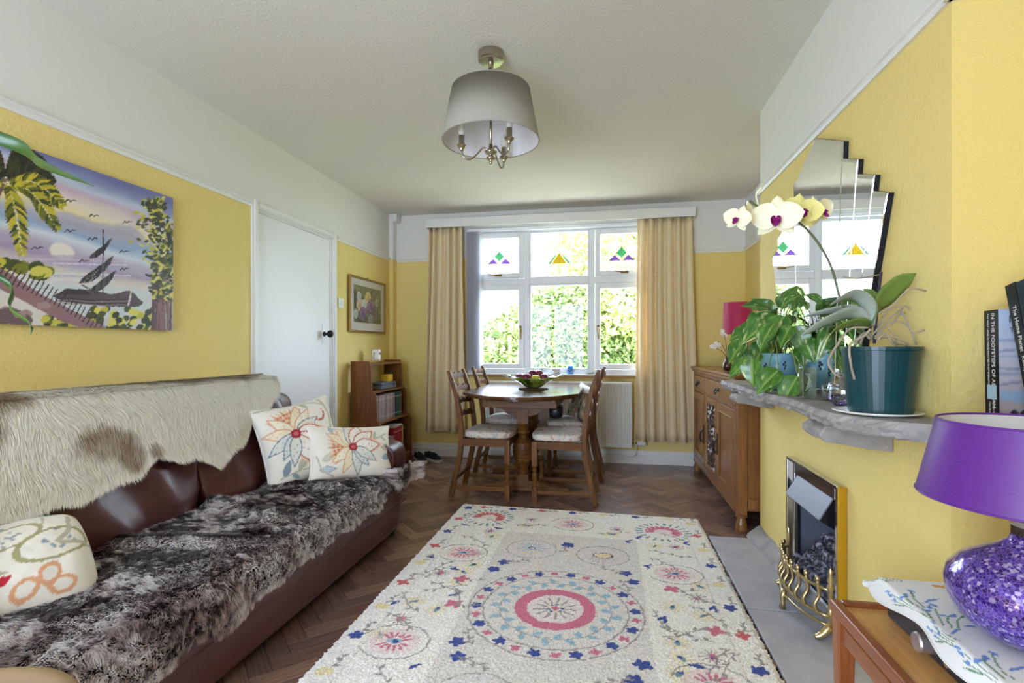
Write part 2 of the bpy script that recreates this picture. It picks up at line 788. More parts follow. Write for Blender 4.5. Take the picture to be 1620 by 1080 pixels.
def run_x(name, prof, Y, sgn, x0, x1, mt='trim_white'):
    return struct(MB().prism([(Y + sgn * a, z) for a, z in prof], x0, x1, 'x').build(name, mt))


run_y('trim_1', RPROF, XL, 1, YR, DY0 - 0.06)
run_y('trim_2', RPROF, XL, 1, DY1 + 0.06, 5.0)
run_x('trim_3', RPROF, YB, -1, XL + 0.06, -1.46)
run_x('trim_4', RPROF, YB, -1, 0.49, XR)
run_y('trim_5', RPROF, XR, -1, CY1, YB - 0.02)
run_x('trim_6', RPROF, CY1, 1, XC - 0.022, XR - 0.022)
run_y('trim_7', RPROF, XC, -1, CY0 - 0.02, CY1 + 0.02)
run_x('trim_8', RPROF, CY0, -1, XC - 0.022, XR)
run_y('trim_9', RPROF, XR, -1, YR, CY0 - 0.022)
run_y('baseboard_left', BPROF, XL, 1, DY1 + 0.065, YB)
run_y('baseboard_left_near', BPROF, XL, 1, YR, DY0 - 0.065)
run_x('baseboard_back', BPROF, YB, -1, XL + 0.022, XR)
run_y('baseboard_right', BPROF, XR, -1, CY1, YB - 0.022)
run_y('baseboard_right_near', BPROF, XR, -1, YR, CY0)

# boxed-in pipe in the corner, with the little sensor on top
m = MB()
m.cur = 1
m.box(XL, XL + 0.045, 5.01, YB, 2.015, H)
m.cur = 0
m.box(XL, XL + 0.045, 5.01, YB, 0.128, 2.015)
struct(m.build('trim_10', ['yellow_paint', 'trim_white'], bevel=0.003))
s = thing('alarm_sensor', 'small white alarm sensor box high in the left corner under the ceiling', 'sensor', (XL + 0.06, 5.0, 2.395))
MB().box(XL + 0.046, XL + 0.095, 4.985, 5.075, 2.395, 2.474).build('housing', 'trim_white', s, bevel=0.004)
MB().box(XL + 0.055, XL + 0.086, 4.975, 4.984, 2.40, 2.43).build('lens', 'gloss_white', s, bevel=0.002)

# ---- door
d = struct(thing('door_1', None, None, (XL, (DY0 + DY1) / 2, 0)))
m = MB()
m.box(XL - 0.06, XL - 0.012, DY0 + 0.022, DY1 - 0.022, 0.008, DZ - 0.022)
m.build('door_leaf', 'gloss_white', d, bevel=0.003)
m = MB()   # lining and stop
m.box(XL - 0.14, XL, DY0, DY0 + 0.018, 0, DZ)
m.box(XL - 0.14, XL, DY1 - 0.018, DY1, 0, DZ)
m.box(XL - 0.14, XL, DY0 + 0.018, DY1 - 0.018, DZ - 0.018, DZ)
m.build('door_lining', 'trim_white', d)
AP = [(0, 0), (0.058, 0), (0.058, 0.010), (0.045, 0.016), (0.040, 0.022), (0.012, 0.022), (0.006, 0.014), (0, 0.012)]
m = MB()
m.prism([(DY0 + 0.008 - a, 0) for a, b in AP][:0] or [(XL + b, DY0 + 0.008 - a) for a, b in AP], 0, DZ - 0.008 + 0.058, 'z')
m.prism([(XL + b, DY1 - 0.008 + a) for a, b in AP], 0, DZ - 0.008 + 0.058, 'z')
m.prism([(XL + b, DZ - 0.008 + a) for a, b in AP], DY0 + 0.008, DY1 - 0.008, 'y')
m.build('architrave', 'trim_white', d, bevel=0.0015)
m = MB().box(XL - 0.012, XL - 0.006, 3.765, 3.80, 1.13, 1.30)
hp = m.build('handle_plate', 'gloss_white', d, bevel=0.004)
def lathe_x(prof, x0, cy, cz, n=20):
    mb = MB().lathe(prof, n)
    mb.v = [(x0 + z, cy + x, cz + y) for (x, y, z) in mb.v]
    return mb
kn = lathe_x([(0, 0), (0.020, 0), (0.020, 0.006), (0.009, 0.010), (0.009, 0.03), (0.022, 0.036), (0.029, 0.048), (0.029, 0.058), (0.020, 0.070), (0, 0.074)], XL - 0.006, 3.785, 1.215)
kn.build('door_knob', 'black_iron', d, smooth=True)
for zc in (1.78, 0.25):
    m = MB()
    for k in range(3):
        m.tube([(XL - 0.004, DY0 + 0.021, zc - 0.05 + k * 0.036), (XL - 0.004, DY0 + 0.021, zc - 0.018 + k * 0.036)], 0.007, 8)
    m.build('hinge', 'trim_white', d)

# ---- front window
w = struct(thing('window_1', None, None, ((WX0 + WX1) / 2, 5.15, WZ0)))
FA, FB = 5.115, 5.185
MUL = [-0.802, -0.162]
TZ = 1.768
m = MB().frame(WX0, WX1, WZ0, WZ1, 0.055, FA, FB, wb=0.05)
for x in MUL:
    m.box(x - 0.027, x + 0.027, FA, FB, WZ0 + 0.05, WZ1 - 0.055)
for (a, b) in ((WX0 + 0.055, MUL[0] - 0.027), (MUL[0] + 0.027, MUL[1] - 0.027), (MUL[1] + 0.027, WX1 - 0.055)):
    m.box(a, b, FA, FB, TZ - 0.032, TZ + 0.032)
m.build('window_frame', 'upvc', w, bevel=0.006)
cols = [(WX0 + 0.055, MUL[0] - 0.027, True), (MUL[0] + 0.027, MUL[1] - 0.027, False), (MUL[1] + 0.027, WX1 - 0.055, True)]
rows = [(WZ0 + 0.05, TZ - 0.032), (TZ + 0.032, WZ1 - 0.055)]
for ci, (a, b, sash) in enumerate(cols):
    for ri, (c, e) in enumerate(rows):
        if sash:
            MB().frame(a + 0.003, b - 0.003, c + 0.003, e - 0.003, 0.052, FA - 0.02, FB - 0.02).build('sash', 'upvc', w, bevel=0.007)
            ga, gb, gc, ge = a + 0.05, b - 0.05, c + 0.05, e - 0.05
        else:
            MB().frame(a, b, c, e, 0.014, FA + 0.005, FB - 0.02).build('bead', 'upvc', w, bevel=0.003)
            ga, gb, gc, ge = a + 0.012, b - 0.012, c + 0.012, e - 0.012
        pn = MB().box(ga, gb, 5.146, 5.152, gc, ge).build('pane', 'window_glass', w)
        if ri == 1:
            mx = (ga + gb) / 2
            zc = 2.00 if sash else 1.985
            yl = 5.1455
            ld = MB()
            lw = 0.0022
            for z in (zc + 0.03, zc - 0.035):
                ld.box(ga, mx - (0.09 if sash else 0.11), yl - 0.002, yl, z - lw, z + lw)
                ld.box(mx + (0.09 if sash else 0.11), gb, yl - 0.002, yl, z - lw, z + lw)
            ld.box(mx - lw, mx + lw, yl - 0.002, yl, zc + 0.07, ge)
            ld.box(mx - lw, mx + lw, yl - 0.002, yl, gc, zc - 0.05)
            ld.build('leading', 'lead', pn)
            P = lambda pts, mt: MB().add([(mx + x, yl - 0.003, zc + z) for x, z in pts], [tuple(range(len(pts)))]).build('stained_glass', mt, pn, fix=False)
            if sash:
                P([(0, 0.085), (0.052, 0.028), (0, -0.024), (-0.052, 0.028)], 'stained_green')
                P([(0.055, 0.024), (0.062, 0.016), (0.0, -0.046), (-0.062, 0.016), (-0.055, 0.024), (0, -0.032)], 'stained_yellow')
                P([(0.064, 0.012), (0.125, -0.048), (0.006, -0.048)], 'stained_purple')
                P([(-0.064, 0.012), (-0.006, -0.048), (-0.125, -0.048)], 'stained_purple')
            else:
                P([(0, 0.062), (0.075, -0.045), (-0.075, -0.045)], 'stained_amber')
                P([(0.016, 0.058), (0.045, 0.035), (0.115, -0.045), (0.086, -0.045)], 'stained_green')
                P([(-0.016, 0.058), (-0.086, -0.045), (-0.115, -0.045), (-0.045, 0.035)], 'stained_green')
# handles
for (x, z, v) in ((-0.862, 1.29, 1), (-0.102, 1.29, 1), (-1.09, 1.832, 0), (0.15, 1.832, 0)):
    m = MB()
    y = FA - 0.022
    if v:
        m.box(x - 0.010, x + 0.010, y - 0.010, y, z - 0.035, z + 0.035)
        m.tube([(x, y - 0.008, z + 0.01), (x, y - 0.035, z + 0.01), (x, y - 0.04, z - 0.02), (x + 0.004, y - 0.036, z - 0.10)], [0.007, 0.007, 0.007, 0.005], 8)
    else:
        m.box(x - 0.035, x + 0.035, y - 0.010, y, z - 0.010, z + 0.010)
        m.tube([(x, y - 0.008, z), (x, y - 0.035, z), (x - 0.03, y - 0.04, z), (x - 0.10, y - 0.036, z + 0.012)], [0.007, 0.007, 0.007, 0.005], 8)
    m.build('window_handle', 'old_brass', w, smooth=True)
m = MB()
m.box(WX0 - 0.01, WX1 + 0.01, YB - 0.055, FA, WZ0 - 0.022, WZ0)
wood('sill_wood', (150, 108, 62), (178, 134, 82), 'x', 14, 0.4)
m.box(0.20, 0.36, FA - 0.035, FA - 0.021, 2.205, 2.225)
m2 = MB().box(WX0 - 0.012, WX1 + 0.012, YB - 0.06, FA + 0.01, WZ0 - 0.004, WZ0 + 0.008)
m2.build('window_sill', 'upvc', w, bevel=0.003)
MB().box(WX0 - 0.012, WX1 + 0.012, YB - 0.055, YB, WZ0 - 0.026, WZ0 - 0.004).build('sill_edge', 'sill_wood', w, bevel=0.003)

# ---- floor: herringbone oak blocks over a dark screed
wood('screed', (40, 26, 20), (52, 34, 26), 'x', 8, 0.8)
FL = struct(MB().box(XL - T, XR + T, YR - T, YB + T, -0.12, -0.012).build('floor', 'screed', at=(0, 0, 0), world=False))


def parquet_mat():
    m, nt, b = base_mat('parquet')
    a = nt.nodes.new('ShaderNodeAttribute')
    a.attribute_name = 'col'
    uv = nt.nodes.new('ShaderNodeAttribute')
    uv.attribute_name = 'grain'
    mp = nt.nodes.new('ShaderNodeMapping')
    mp.inputs['Scale'].default_value = (6, 110, 1)
    nt.links.new(uv.outputs['Vector'], mp.inputs[0])
    f = add_noise(nt, mp.outputs[0], 1.0, 4, 0.65, 0.5)
    mx = nt.nodes.new('ShaderNodeMix')
    mx.data_type = 'RGBA'
    mx.blend_type = 'MULTIPLY'
    mx.inputs['Factor'].default_value = 0.75
    g = add_ramp(nt, f, [(0.3, (0.45, 0.42, 0.40, 1)), (0.7, (1.25, 1.22, 1.2, 1))])
    nt.links.new(a.outputs['Color'], mx.inputs['A'])
    nt.links.new(g, mx.inputs['B'])
    nt.links.new(mx.outputs['Result'], b.inputs['Base Color'])
    b.inputs['Roughness'].default_value = 0.25
    b.inputs['Specular IOR Level'].default_value = 0.6
    add_bump(nt, b, f, 0.04, 0.001)
    MATS['parquet'] = m


parquet_mat()
BW = 0.0735
BM = 3
blocks = []
cr = math.cos(PI / 4)
for a in range(-140, 141):
    for b in range(-16, 17):
        for kind in (0, 1):
            ox, oy = a + b * 2 * BM, a
            if kind:
                ox, oy = ox + BM, oy + 1 - BM
                sx, sy = 1, BM
            else:
                sx, sy = BM, 1
            cxx, cyy = (ox + sx / 2) * BW, (oy + sy / 2) * BW
            X = (cxx - cyy) * cr - 0.5
            Y = (cxx + cyy) * cr + 1.9
            if not (XL - 0.03 < X < XR + 0.03 and YR - 0.03 < Y < YB + 0.03):
                continue
            if X > XC - 0.02 and CY0 - 0.02 < Y < CY1 + 0.02:
                continue
            if 0.60 < X < 0.90 and 1.26 < Y < 3.18:
                continue
            blocks.append((X, Y, kind))


def block_geo(X, Y, kind, seed):
    r = np.random.default_rng(seed)
    ang = PI / 4 + (PI / 2 if kind else 0)
    L, W = BM * BW / 2 - 0.0006, BW / 2 - 0.0006
    z1 = r.uniform(-0.0009, 0.0)
    c, s = math.cos(ang), math.sin(ang)
    loc = [(-L, -W), (L, -W), (L, W), (-L, W)]
    e = 0.0012
    inn = [(-L + e, -W + e), (L - e, -W + e), (L - e, W - e), (-L + e, W - e)]
    R = lambda p: (X + p[0] * c - p[1] * s, Y + p[0] * s + p[1] * c)
    vs = [(*R(p), -0.0125) for p in loc] + [(*R(p), z1 - 0.0012) for p in loc] + [(*R(p), z1) for p in inn]
    fs = []
    for k in range(4):
        k2 = (k + 1) % 4
        fs.append((k, k2, 4 + k2, 4 + k))
        fs.append((4 + k, 4 + k2, 8 + k2, 8 + k))
    fs.append((8, 9, 10, 11))
    t = r.random()
    tones = [(124, 93, 80), (136, 104, 88), (112, 85, 76), (148, 115, 97), (130, 99, 86), (120, 93, 85)]
    col = lin(tones[int(t * len(tones))]) * r.uniform(0.93, 1.07)
    off = r.uniform(0, 40, 2)
    gr = [(p[0] + off[0], p[1] + off[1], 0) for p in loc + loc + inn]
    return vs, fs, col, gr


def make_blocks(name, items, seed0, kind=None):
    V, Q, Cc, G = [], [], [], []
    for i, (X, Y, k) in enumerate(items):
        vs, fs, col, gr = block_geo(X, Y, k, seed0 + i)
        o = len(V)
        V += vs
        Q += [tuple(q + o for q in f) for f in fs]
        Cc += [col] * len(vs)
        G += gr
    o = np_mesh(name, np.array(V), np.array(Q), 'parquet', FL, smooth=False, col=np.array(Cc))
    at = o.data.attributes.new('grain', 'FLOAT_VECTOR', 'POINT')
    at.data.foreach_set('vector', np.array(G, np.float32).ravel())
    if kind:
        o['kind'] = kind
    return o


_ca = math.atan(153 / 821)
def screen(X, Y, Z=0):
    dz = -math.sin(_ca) * X + math.cos(_ca) * Y
    if dz < 0.2:
        return None
    return 810 + 821 * (math.cos(_ca) * X + math.sin(_ca) * Y) / dz, 551 - 821 * (Z - 1.1) / dz, dz


near, rest = [], []
for blk in blocks:
    X, Y, k = blk
    p = screen(X, Y)
    vis = p is not None and -20 < p[0] < 1640 and p[1] < 1090
    if vis and X < -1.22 and Y < 3.03:
        vis = False
    if vis and -0.98 < X < 0.54 and Y < 3.48:
        vis = False
    if vis and X > 0.78 and Y < 5:
        vis = False
    if vis and X < -1.62 and Y < 4.6:
        vis = False
    (near if vis else rest).append((p[2] if p else 99, blk))
near.sort(key=lambda q: q[0])
keep = [b for _, b in near[:300]]
rest = [b for _, b in rest] + [b for _, b in near[300:]]
for i, b in enumerate(keep):
    make_blocks('parquet_block', [b], 1000 + i)
make_blocks('parquet_block_field', rest, 5000, 'stuff')

# ---- hearth
mat('slate', (192, 190, 198), 0.5, bump=(14, 0.35, 0.006), var=(5, (164, 164, 175), 0.35, 0.7))
mat('slate_rough', (172, 165, 162), 0.7, bump=(30, 0.6, 0.008), var=(9, (140, 136, 136), 0.35, 0.65))
HE = struct(thing('hearth', None, None, (0.72, 2.2, 0)))
for (y0, y1) in ((2.338, 3.195), (1.25, 2.328)):
    m = MB().box(0.575, XC if y0 < 2 else XC, y0, y1, -0.01, 0.006)
    m.build('stone_slab', 'slate', HE, bevel=0.003)
MB().box(0.58, XC, 2.329, 2.337, -0.01, 0.004).build('mortar_joint', mat('mortar', (168, 166, 166), 0.9, bump=(60, 0.5, 0.003)), HE)
m = MB()
pr = []
for i in range(13):
    y = 2.70 + (3.235 - 2.70) * i / 12
    wv = 0.040 + 0.006 * math.sin(i * 0.9) + (0.03 * i / 12)
    hv = 0.062 + 0.006 * math.sin(i * 1.1 + 1)
    pr.append([(XC, y, 0.004), (XC - wv - 0.015, y, 0.004), (XC - wv - 0.004, y, hv * 0.35), (XC - 0.014, y, hv), (XC, y, hv + 0.004)])
vs = [p for q in pr for p in q]
fs = [(i * 5 + k, i * 5 + (k + 1) % 5, i * 5 + 5 + (k + 1) % 5, i * 5 + 5 + k) for i in range(12) for k in range(5)] + [(4, 3, 2, 1, 0), (60, 61, 62, 63, 64)]
m.add(vs, fs).build('upstand', 'slate_rough', HE, smooth=False)

# ================================================================== soft shapes
def cube_grid(n):
    """unit cube surface, n x n per face, welded by rounding"""
    t = np.linspace(-1, 1, n + 1)
    a, b = np.meshgrid(t, t)
    a, b = a.ravel(), b.ravel()
    one = np.ones_like(a)
    faces = [(one, a, b), (-one, -a, b), (-a, one, b), (a, -one, b), (a, b, one), (-a, b, -one)]
    q = grid_quads(n + 1, n + 1)
    V = np.concatenate([np.stack(f, 1) for f in faces])
    Q = np.concatenate([q + i * (n + 1) ** 2 for i in range(6)])
    key = np.round(V * 1e4).astype(np.int64)
    _, idx, inv = np.unique(key, axis=0, return_index=True, return_inverse=True)
    return V[idx], inv.ravel()[Q]


def softbox(name, c, h, mt, parent=None, e=6.0, n=16, warp=None, rot=None):
    V, Q = cube_grid(n)
    k = (np.abs(V) ** e).sum(1) ** (1 / e)
    V = V / k[:, None]
    U = V.copy()
    V = V * np.array(h)
    if warp:
        V = warp(V, U)
    if rot is not None:
        V = V @ np.array(rot.to_3x3()).T
    V = V + np.array(c)
    return np_mesh(name, V, Q, mt, parent)


# ================================================================== sofa
def leather_mat():
    m, nt, b = base_mat('leather')
    co = add_coord(nt)
    f = add_noise(nt, co, 3.5, 5, 0.6)
    c = add_ramp(nt, f, [(0.35, lin4((76, 35, 34))), (0.7, lin4((92, 48, 46)))])
    nt.links.new(c, b.inputs['Base Color'])
    b.inputs['Roughness'].default_value = 0.38
    b.inputs['Specular IOR Level'].default_value = 0.6
    f2 = add_noise(nt, co, 7, 3, 0.5, 0.4)
    add_bump(nt, b, f2, 0.28, 0.015)
    MATS['leather'] = m


leather_mat()
mat('dark_plinth', (30, 22, 20), 0.6)
SX0, SX1, SY0, SY1 = -2.17, -1.20, 0.36, 3.03
sofa = thing('leather_sofa', 'long dark burgundy brown leather sofa along the yellow left wall', 'sofa', ((SX0 + SX1) / 2, (SY0 + SY1) / 2, 0))


def wrinkle(amp, fx, fy, seed):
    def w(V, U):
        n = fbm(V[:, 0] * fx + V[:, 2] * fx + 5, V[:, 1] * fy + 3, seed, 3) - 0.5
        return V + U * (n * amp)[:, None]
    return w


softbox('base', ((SX0 + SX1) / 2 + 0.0, (SY0 + SY1) / 2, 0.125), ((SX1 - SX0) / 2 - 0.015, (SY1 - SY0) / 2 - 0.006, 0.092), 'leather', sofa, 14, 24)
softbox('front_rail', (-1.50, (SY0 + SY1) / 2, 0.232), (0.30, (SY1 - SY0) / 2 - 0.012, 0.052), 'leather', sofa, 10, 24)
for (a, b) in ((0.68, 1.36), (1.36, 2.05), (2.05, 2.745)):
    softbox('seat_cushion', (-1.50, (a + b) / 2, 0.312), (0.295, (b - a) / 2 - 0.002, 0.066), 'leather', sofa, 7, 16, wrinkle(0.02, 7, 7, 1))
for k, (a, b) in enumerate(((0.66, 1.36), (1.36, 2.05), (2.05, 2.76))):
    def bw(V, U, k=k):
        V = V.copy()
        n = fbm(V[:, 2] * 8 + k * 7, V[:, 1] * 5 + 3, 2 + k, 4) - 0.5
        V = V + U * (n * 0.035)[:, None]
        V[:, 0] += 0.012 * np.sin(V[:, 1] * 22 + V[:, 2] * 10)
        return V
    softbox('back_cushion', (-1.900, (a + b) / 2, 0.600), (0.098, (b - a) / 2 + 0.004, 0.275), 'leather', sofa, 4.5, 22, bw, Matrix.Rotation(math.radians(-17), 4, 'Y'))
softbox('back_frame', (-2.05, (SY0 + SY1) / 2, 0.45), (0.108, (SY1 - SY0) / 2 - 0.02, 0.418), 'leather', sofa, 7, 26, wrinkle(0.02, 6, 6, 5))
for (a, b) in ((SY0, 0.67), (2.745, SY1)):
    softbox('armrest', (-1.66, (a + b) / 2, 0.375), (0.452, (b - a) / 2, 0.182), 'leather', sofa, 7, 20, wrinkle(0.012, 9, 9, 7))
for y in (0.50, 2.90):
    for x in (-1.28, -2.08):
        MB().lathe([(0, 0), (0.028, 0), (0.03, 0.036), (0, 0.036)], 14, (x, y)).build('foot', 'dark_plinth', sofa)
for z_ in (0.190, 0.212):
    MB().tube([(-1.2085, SY0 + 0.05, z_), (-1.2045, 1.0, z_), (-1.2045, 2.4, z_), (-1.2085, SY1 - 0.05, z_)], 0.0045, 6).build('piping', 'leather', sofa, smooth=True)
# piping along the far arm
m = MB().tube([(-2.0, 2.772, 0.552), (-1.6, 2.772, 0.556), (-1.25, 2.772, 0.548), (-1.207, 2.775, 0.50), (-1.205, 2.775, 0.36)], 0.006, 8)
m.build('piping', 'leather', sofa, smooth=True)


# ------------------------------------------------------------------ fur
def prof_eval(prof, s):
    P = np.array(prof, float)
    L = np.concatenate([[0], np.cumsum(np.linalg.norm(np.diff(P, axis=0), axis=1))])
    return np.interp(s, L, P[:, 0]), np.interp(s, L, P[:, 1])


def strands(name, pos, nrm, flow, length, width, croot, ctip, mt, parent, curl=0.5, seed=1, lift=1.0):
    r = np.random.default_rng(seed)
    n = len(pos)
    nrm = nrm / np.linalg.norm(nrm, axis=1)[:, None]
    side = np.cross(nrm, flow)
    side /= np.linalg.norm(side, axis=1)[:, None] + 1e-9
    L = length[:, None]
    a = r.uniform(0, 2 * PI, n)[:, None]
    sv = side + flow * (np.sin(a) * 0.25) + nrm * (np.cos(a) * 0.2)
    sv /= np.linalg.norm(sv, axis=1)[:, None] + 1e-9
    w = (width * r.uniform(0.7, 1.3, n))[:, None] / 2
    p1 = pos + nrm * L * (0.42 * lift) + flow * L * 0.30 * curl
    p2 = pos + nrm * L * (0.62 * lift) + flow * L * 1.0 * curl
    V = np.concatenate([pos - sv * w, pos + sv * w, p1 + sv * w * 0.8, p1 - sv * w * 0.8, p2], 0)
    i = np.arange(n)
    quads = np.stack([i + n, i, i + 3 * n, i + 2 * n], 1)
    tris = np.stack([i + 2 * n, i + 3 * n, i + 4 * n], 1)
    cm = croot * 0.45 + ctip * 0.55
    col = np.concatenate([croot, croot, cm, cm, ctip], 0)
    o = np_mesh(name, V, quads, mt, parent, smooth=True, col=col, tris=tris)
    nn = nrm + r.normal(0, 0.20, (n, 3)) + np.array([0.0, 0.0, 0.15])
    nn /= np.linalg.norm(nn, axis=1)[:, None]
    o.data.normals_split_custom_set_from_vertices(np.concatenate([nn] * 5).astype(np.float32))
    return o


attr_mat('fur', 0.85, spec=0.15)
attr_mat('hide_hair', 0.8, spec=0.15)
mat('suede', (178, 152, 120), 0.95, bump=(60, 0.3, 0.002))

# cowhide over the sofa back
HP = [(-2.178, 0.70), (-2.175, 0.84), (-2.12, 0.915), (-2.03, 0.935), (-1.93, 0.918), (-1.855, 0.825), (-1.805, 0.70), (-1.762, 0.55), (-1.735, 0.43)]
hidY = [0.78, 1.0, 1.237, 1.377, 1.483, 1.562, 1.671, 1.778, 1.925, 2.067, 2.15, 2.229, 2.33, 2.425, 2.52, 2.62, 2.70, 2.74]
hidS = [0.76, 0.77, 0.765, 0.775, 0.76, 0.763, 0.73, 0.695, 0.725, 0.785, 0.77, 0.73, 0.66, 0.585, 0.56, 0.52, 0.42, 0.34]


def hide_surf(Y, t):
    """t in 0..1 from behind the back over the top to the ragged lower edge"""
    s1 = np.interp(Y, hidY, hidS) + 0.012 * np.sin(Y * 31) + 0.03
    s0 = 0.06 + 0.10 * np.clip((Y - 2.45) / 0.3, 0, 1)
    x, z = prof_eval(HP, s0 + (s1 - s0) * t)
    n = fbm(Y * 5, t * 4, 21, 3) - 0.5
    return x + 0.020 + 0.016 * n, z + 0.010 + 0.006 * n


hide = thing('cowhide_throw', 'cream cowhide with brown patches draped over the back of the sofa', 'hide', (-1.95, 1.76, 0.43))
Yg, Tg = np.meshgrid(np.linspace(0.78, 2.735, 90), np.linspace(0, 1, 40))
xg, zg = hide_surf(Yg, Tg)


def hide_brown(Y, t):
    s1 = np.interp(Y, hidY, hidS)
    s = t * s1
    b = np.zeros_like(Y)
    wob = (fbm(Y * 9, s * 9, 31, 3) - 0.5) * 0.9
    def blob(cy, cs, ry, rs):
        q = np.sqrt(((Y - cy) / ry) ** 2 + ((s - cs) / rs) ** 2) + wob
        return np.clip((1.15 - q) * 2.2, 0, 1)
    for a in ((1.60, 0.585, 0.115, 0.07), (1.67, 0.65, 0.06, 0.05), (1.78, 0.665, 0.03, 0.03), (2.05, 0.20, 0.45, 0.14), (2.45, 0.24, 0.22, 0.12), (1.30, 0.33, 0.13, 0.12), (1.24, 0.45, 0.07, 0.10), (1.66, 0.2, 0.25, 0.06)):
        b = np.maximum(b, blob(*a))
    return np.clip(b, 0, 1) * (0.75 + 0.5 * (fbm(Y * 22, s * 22, 33, 2) - 0.5))


CREAM, TAN, BRN = lin((250, 246, 236)), lin((232, 218, 196)), lin((150, 124, 100))
bg = hide_brown(Yg, Tg)[..., None]
np_mesh('pelt', np.stack([xg, Yg, zg], -1).reshape(-1, 3), grid_quads(90, 40), 'hide_hair', hide, col=(CREAM * (1 - bg) + BRN * bg).reshape(-1, 3))
n = 95000
r = np.random.default_rng(5)
Ys = r.uniform(0.79, 2.73, n)
Ts = r.uniform(0.0, 1.0, n)
ek = int(n * 0.08)
Ts[:ek] = r.uniform(0.97, 1.0, ek)
Ys[ek:ek + 2500] = r.uniform(2.70, 2.735, 2500)
x0, z0 = hide_surf(Ys, Ts)
x1, z1 = hide_surf(Ys, Ts + 0.015)
pos = np.stack([x0, Ys, z0], 1)
tg = np.stack([x1 - x0, np.zeros(n), z1 - z0], 1)
tg /= np.linalg.norm(tg, axis=1)[:, None]
nr = np.cross(np.tile([0, 1.0, 0], (n, 1)), tg)
nr *= np.sign((nr[:, 0] + nr[:, 2]))[:, None]
wv = (fbm(Ys * 12, Ts * 9, 41, 2) - 0.5) * 2.0
flow = tg + np.stack([np.zeros(n), wv * 0.8, np.zeros(n)], 1)
flow /= np.linalg.norm(flow, axis=1)[:, None]
b = hide_brown(Ys, Ts)[:, None]
va = r.uniform(0.0, 1, n)[:, None] ** 2
base = CREAM * (1 - va * 0.5) + TAN * va * 0.5
c = base * (1 - b) + BRN * b * r.uniform(0.7, 1.5, n)[:, None]
strands('hair', pos, nr, flow, r.uniform(0.016, 0.030, n), 0.0030, c * 0.95, c, 'hide_hair', hide, 1.25, 6, 0.45)['kind'] = 'stuff'

# faux-fur throw over the seat
FP = [(-1.745, 0.393), (-1.5, 0.396), (-1.3, 0.392), (-1.225, 0.380), (-1.190, 0.345), (-1.180, 0.28), (-1.178, 0.2), (-1.176, 0.12)]
furY = [0.70, 0.9, 1.0, 1.21, 1.304, 1.40, 1.474, 1.591, 1.70, 1.817, 2.085, 2.307, 2.433, 2.60, 2.745]
furS = [0.60, 0.62, 0.66, 0.675, 0.668, 0.690, 0.688, 0.665, 0.650, 0.650, 0.642, 0.638, 0.655, 0.620, 0.610]
furB = [0.30, 0.24, 0.15, 0.08, 0.05, 0.04, 0.03, 0.02, 0.0, 0.0, 0.0, 0.04, 0.02, 0.03, 0.05]


def fur_surf(Y, t):
    s0 = np.interp(Y, furY, furB)
    s1 = np.interp(Y, furY, furS) + 0.010 * np.sin(Y * 23)
    s = s0 + (s1 - s0) * t
    x, z = prof_eval(FP, s)
    n = fbm(Y * 6 + 2, s * 7, 51, 3) - 0.5
    ridge = np.exp(-((Y - 1.62 - 0.25 * (s - 0.3)) / 0.05) ** 2) * 0.026 + np.exp(-((Y - 1.95 + 0.3 * (s - 0.3)) / 0.06) ** 2) * 0.028 + np.exp(-((Y - 2.35 - 0.2 * s) / 0.06) ** 2) * 0.020
    flat = np.clip((0.45 - s) / 0.06, 0, 1)
    # the far end swings round in front of the arm
    k = np.clip((Y - 2.66) / 0.10, 0, 1)
    k = k * k * (3 - 2 * k)
    xf = -1.188 + 0.015 * np.sin(Y * 14)
    zf = 0.430 - 0.030 * (Y - 2.75) / 0.3 - t * (0.125 - 0.16 * np.clip(Y - 2.9, 0, 1))
    x2 = x + (xf + 0.012 * np.sin(t * 3) - x) * k + 0.05 * np.clip((Y - 3.0) / 0.1, 0, 1)
    z2 = z + (zf - z) * k
    x2 = x2 + (1 - flat) * (0.010 + 0.014 * n) * (1 - k)
    return x2, z2 + flat * (0.008 + 0.022 * n + ridge) * (1 - k)


furY += [2.9, 3.10]
furS += [0.61, 0.61]
furB += [0.05, 0.05]
fur = thing('faux_fur_throw', 'grey and black mottled faux fur throw spread over the sofa seat', 'throw', (-1.45, 1.9, 0.2))
Yg, Tg = np.meshgrid(np.linspace(0.72, 3.10, 120), np.linspace(0, 1, 36))
xg, zg = fur_surf(Yg, Tg)
DK = lin((34, 26, 26))
np_mesh('backing', np.stack([xg, Yg, zg], -1).reshape(-1, 3), grid_quads(120, 36), 'fur', fur, col=np.tile(DK, (120 * 36, 1)))
n = 230000
r = np.random.default_rng(8)
Ys = 0.73 + (3.09 - 0.73) * r.random(n) ** 1.12
Ts = r.random(n)
Ts[:9000] = r.uniform(0.975, 1.0, 9000)
Ys[9000:11000] = r.uniform(3.06, 3.10, 2000)
x0, z0 = fur_surf(Ys, Ts)
x1, z1 = fur_surf(Ys, Ts + 0.01)
tg = np.stack([x1 - x0, np.zeros(n), z1 - z0], 1)
tg /= np.linalg.norm(tg, axis=1)[:, None] + 1e-9
x2, z2 = fur_surf(Ys + 0.01, Ts)
ty = np.stack([x2 - x0, np.full(n, 0.01), z2 - z0], 1)
ty /= np.linalg.norm(ty, axis=1)[:, None]
nr = np.cross(ty, tg)
nr *= np.sign(nr[:, 0] * 0.6 + nr[:, 2])[:, None]
S = Ts * 0.65
